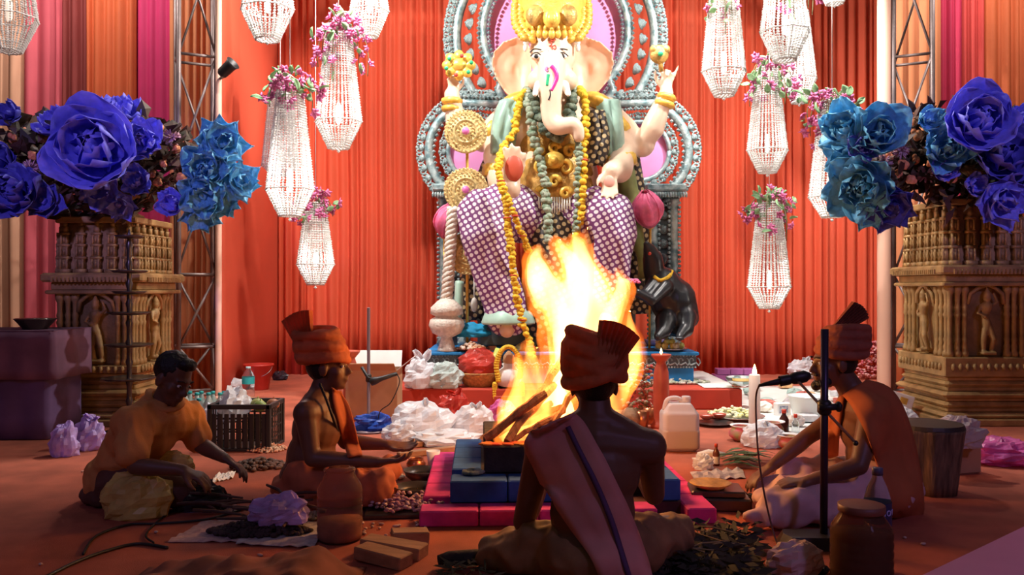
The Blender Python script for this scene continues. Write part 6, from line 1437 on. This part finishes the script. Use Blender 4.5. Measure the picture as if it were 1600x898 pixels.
# cloth bundle
m = MB(); g = []
for i in range(22):
    v = i / 21; row = []
    for j in range(34):
        u = j / 33; x = lerp(-1.36, -.545, u); y = lerp(2.55, 3.12, v); e = min(1, min(u, 1 - u) * 6) * min(1, min(v, 1 - v) * 4); q = noise.noise(V((u * 4, v * 3, 4))); r_ = noise.noise(V((u * 11, v * 5, 8)))
        row.append(V((x, y, .004 + e * (.055 + .075 * u + .05 * q + .025 * r_ + .02 * abs(r_)))))
    g.append(row)
m.sheet(g, .004); [setattr(p, 'z', max(p.z, .002)) for p in m.v]; solo('cloth_bundle', m, mat('rust brown cloth', (.26, .075, .045), .9, vary=.3, vscale=5), 'rumpled rust brown cloth spread on the carpet before the plastic jar', 'cloth', None, True)
# wood blocks
for (px, py, L, w_, h_, a, lb, z) in ((598, 880, .22, .085, .05, -.5, 'sawn wood block lying nearest the rust cloth', 0), (615, 866, .26, .09, .05, -.35, 'long sawn wood block in the middle of the pile', .0), (640, 850, .15, .08, .055, .25, 'short sawn wood block farthest from the rust cloth', 0)):
    c = G(px, py); m = MB(); m.box((0, 0, h_ / 2), (L, w_, h_), None, 1, .004); q = MB(); q.add(m.v, m.f, rz(a) @ Matrix.Rotation(.05, 3, 'Y'), c + V((0, 0, z + .004))); solo('wood_block', q, M_plank, lb, 'wood block', 'wood blocks by the jar')
m = MB(); c = G(722, 888); m.tube([c + V((-.09, 0, .03)), c + V((-.05, .01, .035)), c + V((.05, .02, .035)), c + V((.12, .03, .03))], [.02, .028, .032, .025], 8); solo('charred_branch', m, mat('charred wood', (.04, .028, .025), .85, vary=.4, vscale=14, bump=.5), 'short charred branch beside the seated priest\'s knee', 'branch', None, True)
# flowers, bowls and pot left of the altar
c = G(622, 812); c.y += .14; t = thing('flower_tray', 'dark tray piled with white and purple flower petals', 'tray', c); m = MB(); m.box(c + V((0, 0, .012)), (.34, .26, .022), rz(.1), 1, .005); obj('tray', m, M_dsteel, t)
m = MB(); rnd = random.Random(8)
for k in range(260): m.ell(c + V((rnd.gauss(.02, .07), rnd.gauss(0, .06), .03 + abs(rnd.gauss(0, .018)))), (.014, .011, .007), rz(rnd.uniform(0, 3)) @ Matrix.Rotation(rnd.uniform(-.6, .6), 3, 'X'), 6, 4)
obj('petals', m, mat('white purple petals', (.62, .46, .48), .8, col2=(.26, .06, .14), vscale=30), t, True, True)
dish(650, 780, 34, BOWL, M_dsteel, 'wide dark metal bowl next to the flower tray', 'bowl', 0, 'metal_bowl', (mat('dark liquid', (.04, .03, .02), .1), .8, .36)); dish(660, 752, 30, BOWL, M_dsteel, 'dark metal bowl of oil behind the wide one', 'bowl', 0, 'metal_bowl', (mat('dark liquid', (.04, .03, .02), .1), .8, .36))
dish(650, 732, 15, POT, M_copper, 'small copper pot beside the praying hands', 'pot', 0, 'copper_pot'); dish(677, 728, 11, CUP, M_wpaper, 'white paper cup beside the copper pot', 'cup', 0, 'paper_cup')
heap('grain_heap', 610, 750, 40, 90, .014, mat('puffed grain', (.60, .40, .30), .8, col2=(.72, .56, .44), vscale=30), 'heap of pale grain under the praying hands', 'grain', 0, .35, 41)
heap('leaf_ash_heap', 738, 742, 30, 90, .016, mat('grey green ash leaves', (.14, .22, .20), .8, col2=(.40, .44, .40), vscale=30), 'grey green leaf litter on the blue altar tier', 'leaves', .173, .3, 42, .8)
# leaf heap and sheet in front of the altar
sheet_on_floor('leaf_sheet', [(1008, 925), (1215, 900), (1130, 838), (1000, 840)], mat('dark sacking', (.05, .045, .035), .9, vary=.4, vscale=20), 'dark sacking spread on the carpet before the altar', 'sheet', seed=9)
rnd = random.Random(15); m = MB()
for k in range(900):
    c = G(rnd.uniform(985, 1180), rnd.uniform(835, 905)); c.z = .012 + rnd.random() ** 2 * .06; a = rnd.uniform(0, 6.3); L = rnd.uniform(.03, .09); dv = V((math.cos(a), math.sin(a), rnd.uniform(-.2, .35))) * L; sd = dv.orthogonal().normalized() * L * .16
    m.add([c, c + dv * .5 + sd, c + dv, c + dv * .5 - sd, c + dv * .5 - V((0, 0, .004))], [(0, 1, 4), (1, 2, 4), (2, 3, 4), (3, 0, 4), (0, 3, 1), (1, 3, 2)])
solo('leaf_heap', m, mat('dried dark leaves', (.025, .026, .016), .85, col2=(.065, .05, .03), vscale=14), 'heap of dried dark leaves on the sacking', 'leaves', None, False, True)
for k in range(9):
    c = G(rnd.uniform(1000, 1130), rnd.uniform(845, 890)); a = rnd.uniform(-.9, .9); dv = V((math.cos(a), math.sin(a), .05)) * rnd.uniform(.08, .16); m = MB(); m.tube([c + V((0, 0, .06)) - dv, c + V((0, 0, .075)), c + V((0, 0, .06)) + dv], .0035, 5); solo('dry_stalk', m, mat('dry straw', (.34, .24, .10), .8), 'thin dry straw stalk on the dark leaf heap', 'straw', 'straw stalks on the leaf heap')
rnd = random.Random(19); m = MB()
for k in range(90):
    c = G(rnd.uniform(690, 770), rnd.uniform(885, 925)); c.z = .01 + rnd.random() * .03; a = rnd.uniform(0, 6.3); dv = V((math.cos(a), math.sin(a), rnd.uniform(-.1, .3))) * rnd.uniform(.04, .1); sd = dv.orthogonal().normalized() * .006
    m.add([c, c + dv * .5 + sd, c + dv, c + dv * .5 - sd, c + dv * .5 - V((0, 0, .004))], [(0, 1, 4), (1, 2, 4), (2, 3, 4), (3, 0, 4), (0, 3, 1), (1, 3, 2)])
solo('grass_heap', m, mat('dark sacred grass', (.045, .05, .025), .85, col2=(.16, .13, .06), vscale=14), 'small heap of dark grass blades beside the seated priest\'s knee', 'grass', None, False, True)
# right of the altar
c = G(1128, 800); c.y += .12; t = thing('offering_tray', 'black wooden tray with a curled brass plate beside the altar', 'tray', c); m = MB(); m.box(c + V((0, 0, .03)), (.30, .24, .06), rz(-.1), 1, .008); m.box(c + V((0, 0, .075)), (.25, .2, .03), rz(-.1), 1, .006); obj('box', m, M_dsteel, t)
lathe_part('brass_plate', [(.06, .09), (.065, .093), (.10, .115), (.098, .118), (.06, .10), (.01, .098)], c + V((-.03, -.02, 0)), M_gold3, t, 24)
heap('coal_heap', 1160, 782, 44, 90, .016, mat('black lumps', (.03, .026, .025), .7, vary=.4, vscale=10), 'heap of black lumps beside the priest\'s reaching hand', 'lumps', 0, .5, 45)
sheet_on_floor('newspaper', [(1085, 752), (1165, 748), (1160, 735), (1078, 738)], M_paper, 'folded newspaper between the altar and the leaf bundle', 'newspaper', seed=11, amp=.03)
m = MB(); rnd = random.Random(3)
for k in range(24):
    c = G(1165 + rnd.gauss(0, 14), 726 + rnd.gauss(0, 4)); c.z = .015 + rnd.random() * .04; a = rnd.gauss(0, .25); L = rnd.uniform(.14, .24); g = [[c + V((math.cos(a) * L * (v - .5), math.sin(a) * L * (v - .5), .02 * math.sin(v * PI))) + V((-math.sin(a), math.cos(a), 0)) * (w * (j - 1)) for j in range(3)] for v, w in ((0, .002), (.3, .014), (.6, .016), (1, .002))]; m.sheet(g, .002)
solo('leaf_bundle', m, mat('green betel leaves', (.06, .11, .04), .6, vary=.4, vscale=12), 'bundle of long green leaves in front of the priest\'s reaching hand', 'leaves', None, False, True)
m = MB(); m.blob(G(1101, 735) + V((0, .04, .035)), (.06, .05, .055), 71, .4, 4, 20, 14); solo('crumpled_paper', m, M_bagw, 'crumpled white plastic scrap beside the small medicine bottle', 'paper')
m = MB(); c = G(1100, 716); m.tube([c + V((-.04, 0, .025)), c + V((.03, 0, .03)), c + V((.13, -.005, .025))], [.012, .028, .012], 10); solo('white_radish', m, M_wax, 'white radish lying behind the small medicine bottle', 'vegetable', None, True)
m = MB(); m.blob(G(1190, 690) + V((.06, 0, .04)), (.09, .07, .06), 73, .2, 3, 20, 14); solo('food_packet', m, mat('orange white packet', (.70, .36, .18), .4, col2=(.8, .76, .7), vscale=8), 'orange and white packet leaning on the sugar bag', 'packet')
m = MB(); m.blob(G(1250, 905) + V((0, .05, .05)), (.10, .07, .075), 74, .22, 3, 26, 18); solo('crumpled_tissue', m, mat('pinkish tissue', (.58, .40, .36), .85, vary=.1), 'crumpled pinkish tissue paper near the microphone base', 'paper')
m = MB(); m.blob(G(1284, 898) + V((0, .02, .012)), (.03, .03, .02), 75, .4, 4, 14, 10); solo('dark_scrap', m, M_bagk, 'small dark scrap beside the brown jar', 'scrap')
# boom microphone stand
c = G(1272, 858); c.y += .05; px_ = P(1287, 0, c.y).x; t = thing('microphone_stand', 'dark microphone stand with boom arm in front of the priest in pink dhoti', 'microphone stand', V((px_, c.y, 0)))
m = MB(); g = [(-.15, -.075), (.10, -.085), (.13, 0), (.10, .085), (-.15, .075), (-.17, 0)]; 
m.add([(px_ - .02 + x, c.y + y, .001) for x, y in g] + [(px_ - .02 + x * .85, c.y + y * .8, .05) for x, y in g], [tuple(range(5, -1, -1)), tuple(range(6, 12))] + [(i, (i + 1) % 6, 6 + (i + 1) % 6, 6 + i) for i in range(6)]); obj('base', m, mat('black iron base', (.035, .033, .035), .35, .3), t)
Mpole = mat('dark violet metal', (.05, .035, .07), .35, .5); m = MB(); pt = P(1289, 514, c.y); m.tube([(px_, c.y, .045), (px_ + .004, c.y, pt.z)], .0155, 12); obj('pole', m, Mpole, t, True)
b0, b1 = P(1240, 588, c.y + .05), P(1337, 692, c.y - .04); m = MB(); m.tube([b0, b1], .006, 8); obj('boom_arm', m, mat('tan metal', (.42, .27, .16), .4, .3), t, True)
m = MB(); m.ell(b1, .011); obj('boom_tip', m, M_black, t, True)
q = P(1288, 636, c.y); m = MB(); m.lathe([(.02, -.03), (.028, -.02), (.028, .02), (.02, .03)], 12, q); m.tube([q + V((-.03, -.02, 0)), q + V((.05, -.02, .005))], .014, 8); m.ell(q + V((.05, -.02, .005)), (.014, .022, .022)); obj('clutch', m, M_black, t, True)
e0, e1 = P(1186, 602, c.y + .06), P(1266, 586, c.y + .06); m = MB(); m.tube([lerp(e0, e1, k) for k in (0, .25, .55, .62, .66, .74, .9, 1.0)], [.006, .011, .017, .019, .024, .026, .025, .012], 14); mic = obj('microphone', m, M_black, t, True)
m = MB(); m.lathe([(.022, -.02), (.022, .02)], 12, lerp(e0, e1, .5), frame(e1 - e0) @ Matrix.Rotation(PI / 2, 3, 'X'), cap=False); m.tube([b0, lerp(e0, e1, .5)], .008, 6); obj('clip', m, M_black, t, True)
m = MB(); gp = G(1218, 862); gp.z = .012; m.tube(smoothpath([e0, P(1181, 625, 3.48), P(1184, 700, 3.44), P(1194, 770, 3.4), P(1208, 830, 3.36), gp], 8), .0042, 6); cb_ = obj('cable', m, mat('brown cable', (.14, .06, .04), .5), t, True)
m = MB(); m.tube([gp, gp + V((.03, -.02, .0)), gp + V((.05, -.035, 0))], [.008, .01, .008], 8); obj('plug', m, M_steel, cb_, True)
# log, paper, plastic
c = G(1472, 778); c.y += .15; t = thing('upright_log', 'short upright split log with dark top beside the carved pillar', 'log', c); m = MB(); n = 40; vs = []; fs = []
for i, z in enumerate((0, .06, .14, .22, .28, .315, .33)):
    for k in range(n):
        a = 2 * PI * k / n; r_ = .155 * (1 + .10 * noise.noise(V((math.cos(a) * 1.5, math.sin(a) * 1.5, z * 2))) + .035 * noise.noise(V((math.cos(a) * 7, math.sin(a) * 7, z)))) * (.92 + .28 * z / .33)
        if k in (26, 27): r_ *= .90
        vs.append(c + V((r_ * math.cos(a), r_ * math.sin(a), z)))
for i in range(6):
    for k in range(n): fs.append((i * n + k, i * n + (k + 1) % n, i * n + n + (k + 1) % n, i * n + n + k))
fs.append(tuple(range(n - 1, -1, -1))); fs.append(tuple(range(6 * n, 7 * n))); m.add(vs, fs); obj('trunk', m, mat('weathered log', (.17, .10, .055), .85, vary=.5, vscale=7, stretch=(6, 6, .6), bump=.6, bscale=12), t, True)
m = MB(); m.add([c + V((math.cos(2 * PI * k / n) * .178, math.sin(2 * PI * k / n) * .178, .331 + .008 * noise.noise(V((k * .4, 0, 0))))) for k in range(n)] + [c + V((math.cos(2 * PI * k / n) * .17, math.sin(2 * PI * k / n) * .17, .352)) for k in range(n)], [tuple(range(n - 1, -1, -1)), tuple(range(n, 2 * n))] + [(k, (k + 1) % n, n + (k + 1) % n, n + k) for k in range(n)]); obj('dark_cap', m, mat('dark brown wood', (.05, .035, .028), .5), t)  # top disc is darker than the trunk
m = MB(); m.blob(P(1495, 680, 4.62) + V((0, 0, .0)), (.14, .10, .10), 81, .35, 3, 28, 18); [setattr(p, 'z', p.z) for p in m.v]; dz = min(p.z for p in m.v); 
for p in m.v: p.z = p.z
solo('plastic_sheet', m, mat('grey pink plastic film', (.60, .50, .52), .3, transl=.35, vary=.1), 'limp clear plastic sheet draped behind the upright log', 'plastic')
m = MB(); s_ = P(1495, 0, 4.75); m.box((s_.x, 4.75, .10), (.20, .16, .2), rz(.3), 1, .01); solo('storage_box', m, M_card, 'low brown box hidden under the limp plastic sheet', 'box')
bag(1412, 668, 50, 30, M_bagw, 'torn white plastic and paper heaped at the foot of the carved pillar', seed=83); 
t = thing('paper_carton', 'tilted pale paper carton leaning at the carved pillar foot', 'box', G(1405, 660)); c = G(1405, 655); m = MB(); m.box(c + V((0, .05, .11)), (.2, .12, .2), Matrix.Rotation(.3, 3, 'Y'), 1, .005); obj('carton', m, M_wpaper, t); m = MB(); m.box(c + V((.03, -.014, .15)), (.06, .005, .05), Matrix.Rotation(.3, 3, 'Y')); obj('sticker', m, M_gold2, t)
bag(1580, 728, 116, 40, M_bagp, 'glossy pink plastic bundle on the carpet beyond the log', seed=85, amp=.3)
# water bottle with printed label
c = G(1371, 893); t = bottle(c, .049, .385, 'tall water bottle with dark blue label behind the brown jar', cap=(.10, .09, .16), lab=mat('dark blue label', (.03, .04, .11), .4))
lathe_part('water', [(.042, .01), (.046, .02), (.046, .235), (.01, .238)], c, mat('violet tinted water', (.40, .30, .55), .05, trans=.7, ior=1.2), t, 20)
cu = bpy.data.curves.new('label_text', 'FONT'); cu.body = 'Biov'; cu.size = .045; cu.extrude = .0012; cu.align_x = 'CENTER'; tmp = bpy.data.objects.new('label_text', cu); COL.objects.link(tmp); bpy.context.view_layer.update()
me = bpy.data.meshes.new_from_object(tmp.evaluated_get(bpy.context.evaluated_depsgraph_get())); m = MB(); R_ = .0505
for v in me.vertices:
    a = -PI / 2 + .30 + v.co.x / R_; m.v.append(c + V(((R_ + v.co.z) * math.cos(a), (R_ + v.co.z) * math.sin(a), .218 + v.co.y)))
m.f = [list(p.vertices) for p in me.polygons]; bpy.data.objects.remove(tmp); bpy.data.meshes.remove(me)
obj('label_lettering', m, mat('pale blue print', (.55, .52, .9), .5), t)
# violet covered case at the near corner
A0, A1 = V((1.0, 2.03, 0)), V((1.62, 2.54, 0)); u = (A1 - A0).normalized(); w = V((u.y, -u.x, 0)); M_lil = mat('lilac case cover', (.62, .26, .42), .7, vary=.06, vscale=3); c0 = A0 - u * .1
t = thing('covered_case', 'lilac covered flat case with a violet side panel at the near carpet edge', 'case', lerp(A0, A1, .5) + w * .3)
def quadbox(name, p, lu, lw, z0, z1, mt): m = MB(); q = [p, p + u * lu, p + u * lu + w * lw, p + w * lw]; m.add([x + V((0, 0, z0)) for x in q] + [x + V((0, 0, z1)) for x in q], [(3, 2, 1, 0), (4, 5, 6, 7), (0, 1, 5, 4), (1, 2, 6, 5), (2, 3, 7, 6), (3, 0, 4, 7)]); return obj(name, m, mt, t)
quadbox('case_body', c0, 1.0, .34, .0, .33, M_vio2); quadbox('cover', c0 - w * .004, 1.0, .30, .33, .345, M_lil); quadbox('violet_panel', c0 + w * .30, 1.0, .05, .33, .348, mat('violet panel', (.17, .06, .55), .5))
# cables and litter on the carpet
for k, (pts, lb) in enumerate((([(70, 905), (120, 880), (170, 862), (215, 852), (262, 858)], 'black cable curving over the carpet toward the newspaper'), ([(130, 868), (150, 840), (200, 822), (250, 820), (330, 812), (400, 790)], 'thin dark cable running past the yellow bag'), ([(240, 850), (228, 838), (248, 815), (270, 800)], 'short looped cable end by the pinkish newspaper'))):
    m = MB(); m.tube(smoothpath([G(x, y) + V((0, 0, .007)) for x, y in pts], 8), .0065 - .001 * k, 7); solo('cable', m, M_black, lb, 'cable', None, True)
rnd = random.Random(77); M_lit = mat('pale litter', (.60, .42, .34), .8)
for k in range(34):
    c = G(rnd.uniform(20, 1560), rnd.uniform(735, 890)); 
    if c.x > -.6 and c.x < 1.0 and c.y > 2.7 and c.y < 5.2: c = G(rnd.uniform(560, 680), rnd.uniform(818, 838))
    m = MB(); m.ell(c + V((0, 0, .006)), (.012 * rnd.uniform(.6, 1.6), .008, .0055), rz(rnd.uniform(0, 3)), 6, 4); solo('petal_scrap', m, M_lit, 'tiny pale petal scrap lying on the carpet', 'petal', 'petal scraps on the carpet', True)
